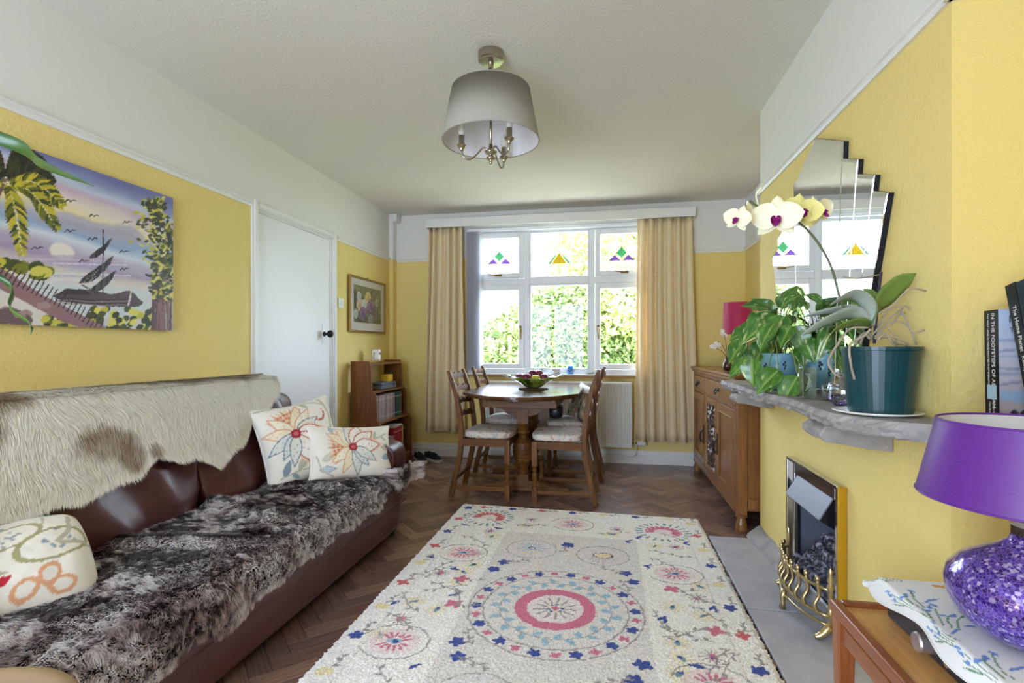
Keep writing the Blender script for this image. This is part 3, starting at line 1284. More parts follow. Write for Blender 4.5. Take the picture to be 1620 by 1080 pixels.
# lumpy clumps: flow swirls with noise
a1 = fbm(Ys * 7, S * 7, 61, 2) * 4 * PI
a2 = fbm(Ys * 46, S * 46, 63, 2)
ang = 1.2 + a1 * 0.30 + (a2 - 0.5) * 3.5
flow = ty * np.cos(ang)[:, None] + tg * (np.sin(ang) + 0.35)[:, None]
flow /= np.linalg.norm(flow, axis=1)[:, None] + 1e-9
big = fbm(Ys * 3.3, S * 6, 71, 3)
cl = fbm(Ys * 60, S * 60, 73, 2)
sm = fbm(Ys * 14, S * 20, 75, 2)
lightness = np.clip((big - 0.5) * 2.6 + 0.88 + (sm - 0.5) * 0.8, 0.26, 1)
crk = np.clip(np.abs(fbm(Ys * 30, S * 44, 81, 3) - 0.5) / 0.040, 0.0, 1)
msk = np.clip((fbm(Ys * 5, S * 9, 83, 2) - 0.46) * 6, 0, 1)
crk = 1 - (1 - crk) * msk
tip = (np.clip(lightness * 0.95 + (cl - 0.5) * 0.8 + r.normal(0, 0.09, n), 0, 1) * (0.12 + 0.88 * crk))[:, None]
G1, G2, G3 = lin((66, 48, 50)), lin((184, 162, 160)), lin((250, 243, 243))
ct = np.where(tip < 0.5, G1 + (G2 - G1) * tip * 2, G2 + (G3 - G2) * (tip * 2 - 1))
BK = lin((44, 32, 36))
strands('fur_pile', np.stack([x0, Ys, z0], 1), nr, flow, r.uniform(0.015, 0.024, n) * (0.8 + 0.4 * cl) * (0.6 + 0.4 * crk), 0.0025, np.tile(BK, (n, 1)) * 0.6 + ct * 0.30, ct, 'fur', fur, 0.75, 9)['kind'] = 'stuff'
m = MB().tube(catmull([(-1.50, 0.752, 0.395), (-1.36, 0.80, 0.415), (-1.26, 0.865, 0.41), (-1.20, 0.93, 0.375), (-1.168, 0.97, 0.30), (-1.165, 0.985, 0.22)], 6), 0.021, 10)
tag(m.build('suede_edge', 'suede', fur, smooth=True), 'beige suede rolled edge')


# ------------------------------------------------------------------ cushions
attr_mat('cushion_print', 0.9, bump=(420, 0.25, 0.0008), sheen=0.15, spec=0.2)
LINEN = (238, 232, 220)
RED, RUST, ORG, PEACH, SAGE, TEAL, SLATE, OLIVE = (168, 48, 60), (190, 106, 90), (222, 172, 138), (236, 204, 178), (182, 190, 174), (152, 174, 180), (134, 150, 162), (192, 188, 164)


def print_flower(cv, x, y, s, rot, r):
    # fan of orange scales
    for k in range(9):
        a = rot + PI / 2 + (k - 4) * 0.17
        cv.leaf(x, y, s * 0.68, s * 0.16, a, PEACH if k % 2 else ORG)
    for ring in range(4):
        for k in range(-3 + ring // 2, 4 - ring // 2):
            a = rot + PI / 2 + k * 0.17
            d = s * (0.20 + 0.10 * ring)
            cv.ell(x + d * math.cos(a), y + d * math.sin(a), s * 0.028, s * 0.028, (206, 122, 88))
    sp = [(1.02, 0.75, (236, 222, 190), ORG), (0.62, 0.70, (238, 230, 205), ORG), (0.20, 0.66, (228, 226, 212), SLATE), (2.15, 0.66, (240, 232, 208), ORG), (2.75, 0.70, (238, 226, 196), ORG),
          (3.35, 0.74, (222, 222, 214), SLATE), (3.8, 0.62, (218, 220, 214), SLATE), (-0.35, 0.70, (242, 234, 224), RUST), (-0.95, 0.74, (242, 234, 226), RUST), (-1.5, 0.76, (242, 236, 228), RUST), (-2.1, 0.72, (226, 226, 216), SLATE)]
    for (a, L, f, e) in sp:
        a = a + rot
        if e == RUST:
            cv.leaf(x, y, s * L * 1.14, s * 0.44, a, PEACH)
        cv.leaf(x, y, s * L, s * (0.36 if e == RUST else 0.25), a, f, 1.0, e, s * 0.026)
        for q in range(5):
            d = s * L * (0.35 + 0.11 * q)
            o = s * 0.03 * (-1) ** q
            cv.ell(x + d * math.cos(a) - o * math.sin(a), y + d * math.sin(a) + o * math.cos(a), s * 0.016, s * 0.016, e, a=0.75)
    cv.ell(x, y, s * 0.115, s * 0.105, RED)
    cv.ell(x, y, s * 0.055, s * 0.05, (206, 110, 110))


def twig(cv, pts, leaves, width=0.006, rgb=OLIVE):
    c = catmull(pts, 6)
    cv.line(c, width, rgb)
    for (t, side, L, col) in leaves:
        i = min(int(t * (len(c) - 2)), len(c) - 2)
        d = c[i + 1] - c[i]
        a = math.atan2(d[1], d[0]) + side * 0.9
        cv.leaf(c[i][0], c[i][1], L, L * 0.42, a, col)


def cushion(name, label, w, h, th, paint, center, nrm, up, piping=None, seedn=1, res=0.0042, rnd=0.0):
    r = np.random.default_rng(seedn)
    o = thing(name, label, 'cushion', center, group='floral scatter cushions on the sofa')
    nv = Vector(nrm).normalized()
    uv = Vector(up)
    uv = (uv - nv * uv.dot(nv)).normalized()
    rv = uv.cross(nv)
    Rm = np.array([rv, uv, nv]).T
    cv = Canvas(w, h, res, LINEN, wob=0.0015, wf=60)
    paint(cv)
    a = cv.x / w * 2 - 1
    b = cv.y / h * 2 - 1
    prof = (np.clip(1 - np.abs(a) ** 2.3, 0, 1) * np.clip(1 - np.abs(b) ** 2.3, 0, 1)) ** 0.5
    wr = (fbm(a * 2.2, b * 2.2, seedn, 3) - 0.5) * 0.25
    pin = 1 - 0.10 * (1 - np.abs(a) ** 2) * np.abs(b) ** 3
    pin2 = 1 - 0.10 * (1 - np.abs(b) ** 2) * np.abs(a) ** 3
    rk = 1 - rnd * (a * a * b * b)
    x = (cv.x - w / 2) * pin2 * rk
    y = (cv.y - h / 2) * pin * rk
    zf = th / 2 * prof * (1 + wr)
    zb = -th / 2 * prof * (1 - wr)
    V1 = np.stack([x, y, zf], -1).reshape(-1, 3) @ Rm.T
    V2 = np.stack([x, y, zb], -1).reshape(-1, 3) @ Rm.T
    q = grid_quads(cv.nx, cv.ny)
    np_mesh('cover_front', V1, q, 'cushion_print', o, col=cv.colors(), world=False)
    np_mesh('cover_back', V2, q[:, ::-1], 'cushion_print', o, col=np.tile(lin(LINEN), (cv.nx * cv.ny, 1)), world=False)
    ring = np.concatenate([np.arange(cv.nx), np.arange(1, cv.ny) * cv.nx + cv.nx - 1, np.arange(cv.nx - 2, -1, -1) + (cv.ny - 1) * cv.nx, np.arange(cv.ny - 2, 0, -1) * cv.nx])[::3]
    m = MB().tube([V1[i] for i in ring], 0.0035, 6, closed=True)
    m.build('seam', mat(name + '_seam_' + str(seedn), piping or LINEN, 0.9), o, world=False, smooth=True)
    return o


def paintA(cv):
    rr = random.Random(3)
    twig(cv, [(0.02, 0.43), (0.14, 0.445), (0.30, 0.435), (0.38, 0.40)], [(0.3, 1, 0.06, SAGE), (0.6, -1, 0.06, OLIVE)], 0.010)
    cv.line(catmull([(0.37, 0.44), (0.40, 0.33), (0.36, 0.22), (0.30, 0.10)], 6), 0.016, (196, 190, 168))
    for k in range(26):
        a = rr.uniform(-2.4, 0.4)
        cv.ell(0.325 + 0.035 * math.cos(a), 0.355 + 0.045 * math.sin(a), 0.006, 0.006, (196, 110, 96), ring=0.4)
    twig(cv, [(0.05, 0.06), (0.16, 0.075), (0.27, 0.05)], [(0.1, 1, 0.09, SLATE), (0.5, 1, 0.10, OLIVE), (0.3, -1, 0.06, TEAL), (0.8, 1, 0.05, SAGE)])
    for k in range(40):
        cv.ell(0.33 + rr.gauss(0, 0.035), 0.06 + rr.gauss(0, 0.02), 0.006, 0.005, TEAL, a=0.8)
    print_flower(cv, 0.17, 0.265, 0.235, 0.25, rr)


def paintB(cv):
    rr = random.Random(5)
    twig(cv, [(0.30, 0.20), (0.38, 0.215), (0.46, 0.25)], [(0.4, 1, 0.06, SAGE), (0.8, -1, 0.05, OLIVE)], 0.010, (196, 190, 168))
    cv.leaf(0.40, 0.16, 0.08, 0.03, 0.05, (206, 204, 186), 1, OLIVE)
    cv.leaf(0.40, 0.10, 0.085, 0.035, 0.25, (150, 172, 186), 1, TEAL)
    cv.leaf(0.05, 0.10, 0.09, 0.035, 0.45, (206, 206, 188), 1, OLIVE)
    cv.leaf(0.04, 0.055, 0.09, 0.032, 0.0, (196, 208, 214), 1, SLATE)
    cv.line(catmull([(0.02, 0.13), (0.05, 0.06), (0.12, 0.015)], 6), 0.008, (196, 190, 168))
    cv.leaf(0.12, 0.25, 0.05, 0.02, 1.6, (186, 198, 202), 1, SLATE)
    print_flower(cv, 0.225, 0.165, 0.215, 1.57, rr)


def paintC(cv):
    rr = random.Random(9)
    for k in range(34):
        cv.ell(0.055 + rr.gauss(0, 0.035), 0.24 + rr.gauss(0, 0.05), 0.0055, 0.0055, (172, 36, 52))
    for k in range(8):
        cv.line(arc(0.02, 0.22, 0.11 + 0.008 * (k % 2), 0.11, -1.4 + k * 0.25, -1.15 + k * 0.25, 4), 0.004, TEAL)
    cv.leaf(0.09, 0.33, 0.13, 0.045, 0.15, (180, 196, 178), 1, SAGE)
    cv.leaf(0.15, 0.34, 0.08, 0.035, 0.0, (128, 156, 170), 0.8)
    cv.line(catmull([(0.19, 0.36), (0.235, 0.31), (0.235, 0.26), (0.215, 0.22)], 6), 0.006, OLIVE)
    cv.leaf(0.235, 0.31, 0.07, 0.03, 0.1, (176, 186, 160), 1, SAGE)
    for (x, y, s) in ((0.16, 0.23, 0.075), (0.25, 0.18, 0.095)):
        cv.ell(x, y, s, s * 0.55, (170, 164, 120), rot=0.3, ring=0.84)
        for k in range(12):
            cv.ell(x + rr.gauss(0, s * 0.3), y + rr.gauss(0, s * 0.18), 0.005, 0.005, SLATE, a=0.8)
    cv.line(catmull([(0.30, 0.28), (0.29, 0.22), (0.26, 0.18), (0.33, 0.175), (0.37, 0.15)], 6), 0.013, (190, 184, 166))
    cv.leaf(0.05, 0.13, 0.10, 0.022, -0.1, (182, 178, 140))
    cv.leaf(0.11, 0.095, 0.045, 0.022, 0.2, (190, 44, 62))
    for (x, y, a) in ((0.17, 0.06, 0.5), (0.225, 0.085, 1.1), (0.25, 0.05, 0.1)):
        cv.ell(x, y, 0.035, 0.024, (226, 168, 130), rot=a, ring=0.62)
    cv.line(catmull([(0.16, 0.42), (0.24, 0.37), (0.32, 0.31), (0.37, 0.24)], 6), 0.022, (234, 196, 160))
    cv.line(catmull([(0.16, 0.41), (0.24, 0.36), (0.32, 0.30), (0.37, 0.22)], 6), 0.005, (150, 60, 66))
    cv.leaf(0.10, 0.415, 0.05, 0.02, 0.3, (176, 40, 52))


cushion('floral_cushion', 'large square floral cushion with a red-centred flower leaning on the sofa back', 0.44, 0.45, 0.20, paintA, (-1.63, 2.53, 0.595), (0.80, -0.52, 0.34), (-0.30, 0.05, 0.95), seedn=3)
cushion('floral_cushion', 'small oblong floral cushion in front of the larger cushion near the far arm', 0.51, 0.31, 0.17, paintB, (-1.395, 2.655, 0.525), (0.78, -0.50, 0.42), (-0.22, 0.28, 0.9), seedn=4)
cushion('floral_cushion', 'plump floral cushion with leaf print and red berries at the near end of the sofa', 0.35, 0.35, 0.25, paintC, (-1.655, 1.205, 0.450), (0.50, -0.40, 0.77), (-0.35, 0.10, 0.9), seedn=6, piping=(226, 214, 196), rnd=0.2)
cushion('floral_cushion', 'cream cushion cut off by the left edge of the photo', 0.40, 0.40, 0.16, lambda cv: None, (-1.63, 0.89, 0.52), (0.75, 0.1, 0.45), (-0.45, 0.05, 0.9), seedn=12, piping=(214, 206, 176))


# ================================================================== rug
RGX0, RGY0, RGW, RGL = -1.0, 0.82, 1.56, 2.68
RUGC = dict(ivory=(246, 241, 234), pink=(214, 124, 146), red=(216, 112, 116), blue=(74, 90, 160), sky=(164, 194, 210), teal=(128, 160, 170), grey=(166, 158, 154), yel=(238, 224, 180), rose=(240, 212, 214), lil=(230, 220, 224))
cv = Canvas(RGW, RGL, 0.0042, RUGC['ivory'], wob=0.006, wf=55)
CXr, CYr = RGW / 2, RGL / 2
cv.poly([(CXr - 0.375, CYr - 0.855), (CXr + 0.375, CYr - 0.855), (CXr + 0.375, CYr + 0.855), (CXr - 0.375, CYr + 0.855)], (226, 219, 214), 0.8)
rr = random.Random(21)


def both(fn, x, y, *a):
    """place a motif and its half-turn twin (x, y from the rug centre)"""
    fn(CXr + x, CYr + y, *a, 1)
    fn(CXr - x, CYr - y, *a, -1)


def rays(x, y, r0, r1, n, w, c, a0=0.0, span=2 * PI):
    for k in range(n):
        a = a0 + span * k / n
        cv.line([(x + r0 * math.cos(a), y + r0 * math.sin(a)), (x + r1 * math.cos(a), y + r1 * math.sin(a))], w, c)


def m_blue(x, y, sc=1.0, sg=1):
    for k in range(5):
        a = k * 1.257 + x * 30
        cv.ell(x + 0.010 * sc * math.cos(a), y + 0.010 * sc * math.sin(a), 0.011 * sc, 0.008 * sc, RUGC['blue'], rot=a)


def m_pink(x, y, sc=1.0, sg=1, c='pink'):
    for k in range(4):
        a = k * 1.57 + x * 20
        cv.ell(x + 0.013 * sc * math.cos(a), y + 0.011 * sc * math.sin(a), 0.013 * sc, 0.009 * sc, RUGC[c], rot=a)


def m_yellow(x, y, ang=0.0, sg=1):
    rays(x, y, 0.018, 0.046, 13, 0.007, RUGC['yel'])
    cv.leaf(x - 0.024 * math.cos(ang), y - 0.024 * math.sin(ang), 0.048, 0.022, ang, RUGC['teal'])
    cv.ell(x + 0.008 * math.cos(ang), y + 0.008 * math.sin(ang), 0.009, 0.008, RUGC['blue'])


def m_thistle(x, y, ang=0.0, sg=1):
    rays(x, y, 0.016, 0.044, 12, 0.005, RUGC['grey'])
    cv.ell(x, y, 0.022, 0.014, RUGC['pink'], rot=ang)
    cv.ell(x - 0.004, y - 0.006, 0.012, 0.006, RUGC['blue'], rot=ang)


def m_oval(x, y, sg=1):
    cv.ell(x, y, 0.095, 0.085, RUGC['rose'], a=0.55)
    cv.line(arc(x, y, 0.130, 0.112, -2.6 * 1, 2.9, 30), 0.006, RUGC['grey'])
    for k in range(15):
        a = 2 * PI * k / 15
        if abs(math.sin(a)) < 0.25:
            continue
        cv.line([(x + 0.034 * math.cos(a), y + 0.028 * math.sin(a)), (x + 0.066 * math.cos(a), y + 0.058 * math.sin(a))], 0.010, RUGC['pink'])
    cv.ell(x, y, 0.030, 0.016, RUGC['sky'])
    cv.ell(x + 0.005, y, 0.014, 0.010, RUGC['blue'])


def vine(pts, c='grey', w=0.0055, leaves=5):
    q = catmull(pts, 8)
    cv.line(q, w, RUGC[c])
    for k in range(leaves):
        i = int((k + 0.5) / leaves * (len(q) - 2))
        d = q[i + 1] - q[i]
        a = math.atan2(d[1], d[0]) + (0.9 if k % 2 else -0.9)
        cv.leaf(q[i][0], q[i][1], 0.032, 0.012, a, RUGC[c])


def m_vine(x, y, dx, dy, sg=1):
    vine([(x, y), (x + sg * dx * 0.35, y + sg * dy * 0.2), (x + sg * dx * 0.7, y + sg * dy * 0.65), (x + sg * dx, y + sg * dy)])


def m_corner(x, y, c='red', sg=1):
    for k in range(22):
        a = 2 * PI * k / 22
        cv.line([(x + 0.125 * math.cos(a), y + 0.125 * math.sin(a)), (x + 0.155 * math.cos(a), y + 0.155 * math.sin(a))], 0.014, RUGC['teal'])
    cv.ell(x, y, 0.108, 0.102, RUGC['ivory'])
    for k in range(12):
        a = -0.5 + 4.1 * k / 12
        cv.line([(x + 0.062 * math.cos(a), y + 0.058 * math.sin(a)), (x + 0.096 * math.cos(a), y + 0.090 * math.sin(a))], 0.024, RUGC[c])
    cv.ell(x, y, 0.055, 0.05, RUGC['rose'], a=0.5)
    vine([(x - sg * 0.01, y - sg * 0.02), (x + sg * 0.05, y - sg * 0.07), (x + sg * 0.11, y - sg * 0.12)], 'grey', 0.006, 3)


def m_ros(x, y, kind, sg=1):
    cv.ell(x, y, 0.112, 0.112, RUGC['lil'], a=0.5)
    cv.line(arc(x, y, 0.135, 0.125, 0, 2 * PI, 40), 0.005, RUGC['grey'])
    if kind:
        rays(x, y + 0.01, 0.03, 0.078, 13, 0.006, RUGC['sky'])
        for k in range(7):
            a = k * 0.9
            cv.ell(x + 0.018 * math.cos(a), y + 0.01 + 0.018 * math.sin(a), 0.006, 0.006, RUGC['blue'])
        vine([(x - 0.05, y - 0.06), (x, y - 0.035), (x + 0.05, y - 0.06)], 'yel', 0.007, 3)
    else:
        cv.ell(x, y, 0.045, 0.026, RUGC['yel'])
        for k in range(16):
            a = 2 * PI * k / 16
            cv.ell(x + 0.05 * math.cos(a), y + 0.03 * math.sin(a), 0.006, 0.006, (84, 84, 110))
        rays(x, y - 0.02, 0.02, 0.085, 9, 0.005, (190, 180, 176), PI + 0.2, PI)


# central medallion
for rad, c in ((0.362, 'grey'), (0.300, 'grey')):
    cv.line(arc(CXr, CYr, rad, rad, 0, 2 * PI, 72), 0.0065, RUGC[c])
for k in range(14):
    a = 2 * PI * k / 14 + 0.1
    m_blue(CXr + 0.331 * math.cos(a), CYr + 0.331 * math.sin(a), 1.25)
    a += PI / 14
    m_pink(CXr + 0.331 * math.cos(a), CYr + 0.331 * math.sin(a), 0.9)
cv.line(arc(CXr, CYr, 0.232, 0.232, 0, 2 * PI, 60), 0.005, RUGC['grey'])
for k in range(34):
    a = 2 * PI * k / 34
    rad = 0.255 if k % 2 else 0.208
    cv.leaf(CXr + 0.232 * math.cos(a), CYr + 0.232 * math.sin(a), 0.052, 0.030, a + (0.55 if k % 2 else PI - 0.55), RUGC['sky'])
cv.ell(CXr, CYr, 0.170, 0.170, RUGC['pink'])
cv.ell(CXr, CYr, 0.118, 0.118, (238, 226, 224))
rays(CXr, CYr, 0.042, 0.088, 13, 0.008, RUGC['grey'])
for k in range(9):
    a = 2 * PI * k / 9
    cv.ell(CXr + 0.03 * math.cos(a), CYr + 0.03 * math.sin(a), 0.009, 0.008, RUGC[('blue', 'yel', 'teal')[k % 3]])
m_pink(CXr, CYr, 0.8)
# panel corners
for (x, y) in ((0.30, 0.40), (0.33, 0.31), (-0.30, 0.42), (-0.335, 0.33)):
    both(m_blue, x, y, 1.6)
for (x, y, dx, dy) in ((0.30, 0.40, -0.12, 0.05), (-0.30, 0.42, 0.12, 0.05), (0.27, 0.32, 0.05, -0.1)):
    both(m_vine, x, y, dx, dy)
both(m_ros, -0.19, 0.62, 1)
both(m_ros, 0.19, 0.60, 0)
both(m_blue, 0.0, 0.71, 1.9)
both(m_vine, 0.0, 0.70, -0.02, -0.09)
# corner rosettes, top flower
both(m_corner, -0.535, 1.08, 'red')
both(m_corner, 0.535, 1.03, 'pink')
both(m_oval, 0.0, 1.06)
for (x, y, a) in ((-0.26, 1.09, 0.3), (0.27, 1.02, -0.4), (-0.47, 0.84, 1.0), (0.58, 0.80, 0.6), (-0.58, 0.24, 1.4), (0.60, 0.20, 1.2), (0.47, -0.50, 0.7)):
    both(m_thistle, x, y, a)
for (x, y, a) in ((-0.27, 0.97, 0.2), (0.24, 0.93, 0.2), (-0.44, 0.76, 1.2), (0.47, 0.79, 1.1), (-0.47, 0.17, 1.5), (0.48, 0.10, 1.4), (-0.60, -0.05, 0.6), (0.47, -0.27, 2.3), (-0.63, -0.32, 2.2), (-0.45, 0.36, 0.9)):
    both(m_yellow, x, y, a)
for (x, y) in ((-0.54, 0.50), (0.53, 0.44), (-0.56, -0.35), (0.55, -0.40)):
    m_oval(CXr + x, CYr + y)
for (x, y) in ((-0.46, 0.20), (0.50, 0.27), (0.62, -0.06), (-0.43, -0.04)):
    m_pink(CXr + x, CYr + y, 1.6)
    vine([(CXr + x + 0.02, CYr + y), (CXr + x + 0.07, CYr + y - 0.005), (CXr + x + 0.11, CYr + y + 0.01)], 'grey', 0.005, 2)
for (x, y, dx, dy) in ((-0.62, 0.74, 0.20, -0.13), (0.66, 0.66, -0.22, 0.06), (-0.65, 0.18, 0.10, 0.16), (-0.60, 0.14, 0.18, -0.08), (0.42, 0.62, 0.14, -0.12), (-0.35, 0.98, 0.20, 0.03), (0.16, 0.93, 0.18, 0.06),
                       (0.55, 0.13, 0.14, -0.16), (-0.68, -0.16, 0.16, -0.10), (0.42, -0.14, 0.18, 0.10), (-0.45, 0.10, 0.05, -0.16), (0.68, -0.20, -0.12, -0.2)):
    both(m_vine, x, y, dx, dy)
for (x, y) in ((-0.64, 0.92), (-0.43, 0.90), (0.40, 0.90), (0.66, 0.86), (0.34, 0.83), (-0.52, 0.30), (-0.68, 0.42), (0.66, 0.10), (0.42, 0.50), (0.44, -0.02)):
    cv.leaf(CXr + x - 0.03, CYr + y, 0.06, 0.02, 0.3 + x, RUGC['blue'])
    cv.leaf(CXr + x, CYr + y - 0.02, 0.05, 0.018, 1.5 + y, RUGC['blue'])
    cv.leaf(CXr - x - 0.03, CYr - y, 0.06, 0.02, 0.3 + x, RUGC['blue'])
# outer border
cv.line([(0.115, 0.115), (RGW - 0.115, 0.115), (RGW - 0.115, RGL - 0.115), (0.115, RGL - 0.115), (0.115, 0.115)], 0.006, (224, 212, 204), 0.7)
per = []
for k in range(12):
    per.append((0.062, 0.10 + k * (RGL - 0.2) / 11.0))
    per.append((RGW - 0.062, 0.18 + k * (RGL - 0.3) / 11.0))
for k in range(7):
    per.append((0.20 + k * (RGW - 0.4) / 6.0, 0.060))
    per.append((0.16 + k * (RGW - 0.35) / 6.0, RGL - 0.060))
for i, (x, y) in enumerate(per):
    k = (i * 5 + i // 3) % 3
    if k == 0:
        m_blue(x, y, 1.4)
    elif k == 1:
        m_pink(x, y, 1.3, 1, 'red')
    else:
        cv.ell(x, y, 0.032, 0.024, RUGC['yel'])
    vert = x < 0.1 or x > RGW - 0.1
    d = (0.01, 0.05) if vert else (0.05, 0.01)
    vine([(x + d[0] * 0.6, y + d[1] * 0.6), (x + d[0] * 1.3 + 0.01, y + d[1] * 1.3), (x + d[0] * 2.0 - 0.008, y + d[1] * 2.0)], 'grey', 0.005, 3)
# wool variation
nz = (fbm(cv.x * 150, cv.y * 150, 5, 2) - 0.5)
cv.img *= np.clip(1 + nz * 0.34 + RNG.normal(0, 0.045, cv.x.shape), 0.6, 1.25)[..., None]
edge = np.minimum(np.minimum(cv.x, RGW - cv.x), np.minimum(cv.y, RGL - cv.y))
z = 0.0165 * np.clip(edge / 0.018, 0, 1) ** 0.5 + RNG.normal(0, 0.0011, cv.x.shape) + 0.002 * nz + 0.0012 * np.sin(cv.y * 40) * 0
z = np.where(edge <= 1e-6, 0.0015, np.maximum(z, 0.003))
jx = cv.x + RGX0 + np.where(edge < 0.012, RNG.normal(0, 0.004, cv.x.shape), RNG.normal(0, 0.0006, cv.x.shape))
jy = cv.y + RGY0 + np.where(edge < 0.012, RNG.normal(0, 0.004, cv.x.shape), 0)
jy = jy + (-0.045 * (cv.x / RGW - 0.35)) * np.clip((cv.y - 1.6) / 1.0, 0, 1)
attr_mat('rug_wool', 0.95, bump=(700, 0.6, 0.002), sheen=0.1, spec=0.1)
o = np_mesh('floral_rug', np.stack([jx, jy, z + 0.0005], -1).reshape(-1, 3), grid_quads(cv.nx, cv.ny), 'rug_wool', col=cv.colors(), at=(-0.22, 2.16, 0), smooth=False)
o.data.vertices.foreach_get('co', (buf := np.empty(len(o.data.vertices) * 3, np.float32)))
buf = buf.reshape(-1, 3) - np.array([-0.22, 2.16, 0], np.float32)
o.data.vertices.foreach_set('co', np.ascontiguousarray(buf).ravel())
tag(o, 'large ivory wool rug with pink and blue folk flower medallion on the parquet', 'rug')

# ================================================================== dining set
wood('oak', (80, 47, 17), (130, 84, 34), 'z', 16, 0.46, 0.07, coat=0.08)
wood('oak_y', (80, 47, 17), (130, 84, 34), 'y', 16, 0.46, 0.07, coat=0.08)
wood('oak_x', (80, 47, 17), (130, 84, 34), 'x', 16, 0.46, 0.07, coat=0.08)
wood('oak_top', (74, 42, 22), (100, 62, 34), 'y', 14, 0.18, 0.06, coat=0.5)


def seat_mat():
    m, nt, b = base_mat('seat_fabric')
    co = add_coord(nt)
    f = add_noise(nt, co, 16, 4, 0.6, 0.8)
    c = add_ramp(nt, f, [(0.32, lin4((160, 164, 168))), (0.42, lin4((206, 202, 196))), (0.52, lin4((222, 214, 202))), (0.60, lin4((198, 158, 148))), (0.68, lin4((160, 164, 150)))])
    nt.links.new(c, b.inputs['Base Color'])
    b.inputs['Roughness'].default_value = 0.9
    add_bump(nt, b, add_noise(nt, co, 220, 2), 0.3, 0.002)
    MATS['seat_fabric'] = m


seat_mat()


def make_chair(label):
    t = thing('dining_chair', label, 'chair', group='ladder-back dining chairs around the oak table')
    L = dict(parent=t, world=False)
    path = catmull([(-0.245, 0.0), (-0.215, 0.14), (-0.178, 0.30), (-0.165, 0.43), (-0.172, 0.56), (-0.205, 0.76), (-0.262, 0.935)], 4)
    for sy in (-1, 1):
        m = MB().bar([(p[0], sy * 0.187, p[1]) for p in path], 0.030, [0.038] * (len(path) - 6) + [0.036, 0.034, 0.032, 0.030, 0.028, 0.026], (0, 1, 0))
        m.build('back_post', 'oak', bevel=0.004, **L)
    # wavy ladder slats
    for zc in (0.893, 0.798, 0.702, 0.603):
        xs = np.interp(zc, [p[1] for p in path], [p[0] for p in path])
        up, dn = [], []
        for i in range(25):
            u = -1 + 2 * i / 24
            wv = 0.008 * math.cos(u * 3 * PI) - 0.006 * abs(u) ** 2
            up.append((u * 0.174, zc + 0.020 + wv))
            dn.append((u * 0.174, zc - 0.022 + 0.004 * math.cos(u * PI)))
        m = MB()
        n = len(up)
        vs = []
        for (o, poly) in ((-0.008, up), (0.008, up), (0.008, dn), (-0.008, dn)):
            vs += [(xs + o - 0.022 * (1 - (y / 0.174) ** 2), y, z) for (y, z) in poly]
        fs = []
        for k in range(4):
            k2 = (k + 1) % 4
            fs += [(k * n + i, k * n + i + 1, k2 * n + i + 1, k2 * n + i) for i in range(n - 1)]
        fs += [(0, n, 2 * n, 3 * n), (n - 1, 4 * n - 1, 3 * n - 1, 2 * n - 1)]
        m.add(vs, fs).build('ladder_slat', 'oak_y', bevel=0.003, **L)
    for sy in (-1, 1):
        m = MB()
        m.box(0.163, 0.203, sy * 0.195 - 0.020, sy * 0.195 + 0.020, 0.265, 0.437)
        m.box(0.163, 0.203, sy * 0.195 - 0.020, sy * 0.195 + 0.020, 0.0, 0.105)
        m.lathe([(0.0, 0.104), (0.017, 0.105), (0.013, 0.118), (0.019, 0.126), (0.013, 0.134), (0.015, 0.15), (0.020, 0.19), (0.017, 0.215), (0.012, 0.222), (0.020, 0.234), (0.012, 0.246), (0.016, 0.258), (0.019, 0.266), (0, 0.267)], 16, (0.183, sy * 0.195))
        m.build('front_leg', 'oak', bevel=0.002, **L)
    for sy in (-1, 1):
        m = MB()
        m.box(-0.150, 0.163, sy * 0.195 - 0.012, sy * 0.195 + 0.012, 0.385, 0.437)
        for k in range(3):
            m.box(-0.148, 0.161, sy * 0.195 - 0.0145, sy * 0.195 + 0.0145, 0.394 + k * 0.014, 0.401 + k * 0.014)
        m.build('side_rail', 'oak_x', bevel=0.002, **L)
        MB().box(-0.205, 0.165, sy * 0.191 - 0.010, sy * 0.191 + 0.010, 0.062, 0.092).build('side_stretcher', 'oak_x', bevel=0.003, **L)
    MB().box(0.170, 0.194, -0.176, 0.176, 0.385, 0.437).build('front_rail', 'oak_y', bevel=0.002, **L)
    MB().box(-0.168, -0.148, -0.172, 0.172, 0.385, 0.437).build('back_rail', 'oak_y', bevel=0.002, **L)
    MB().box(-0.218, -0.198, -0.172, 0.172, 0.130, 0.158).build('back_stretcher', 'oak_y', bevel=0.003, **L)
    V, Q = cube_grid(14)
    k = (np.abs(V) ** 5).sum(1) ** 0.2
    V = V / k[:, None]
    V[:, 2] *= np.where(V[:, 2] > 0, 1.0 + 0.35 * (1 - V[:, 0] ** 2) * (1 - V[:, 1] ** 2), 1)
    V = V * np.array([0.183, 0.212, 0.030]) + np.array([0.030, 0, 0.468])
    np_mesh('seat_pad', V, Q, 'seat_fabric', t, world=False)
    return t


proto = make_chair('ladder-back dining chair at the near left of the table')
spots = [(-0.905, 3.885, 0.0, 'ladder-back oak chair at the near left corner of the dining table'),
         (-0.335, 3.855, PI, 'ladder-back oak chair at the near right corner of the dining table'),
         (-0.915, 4.600, 0.02, 'ladder-back oak chair at the far left of the table by the curtain'),
         (-0.300, 4.520, PI - 0.02, 'ladder-back oak chair at the far right of the table holding a patterned cushion')]
for i, (x, y, a, lb) in enumerate(spots):
    o = proto if i == 0 else copy_tree(proto)
    o.location = (x, y, 0)
    o.rotation_euler = (0, 0, a)
    o['label'] = lb

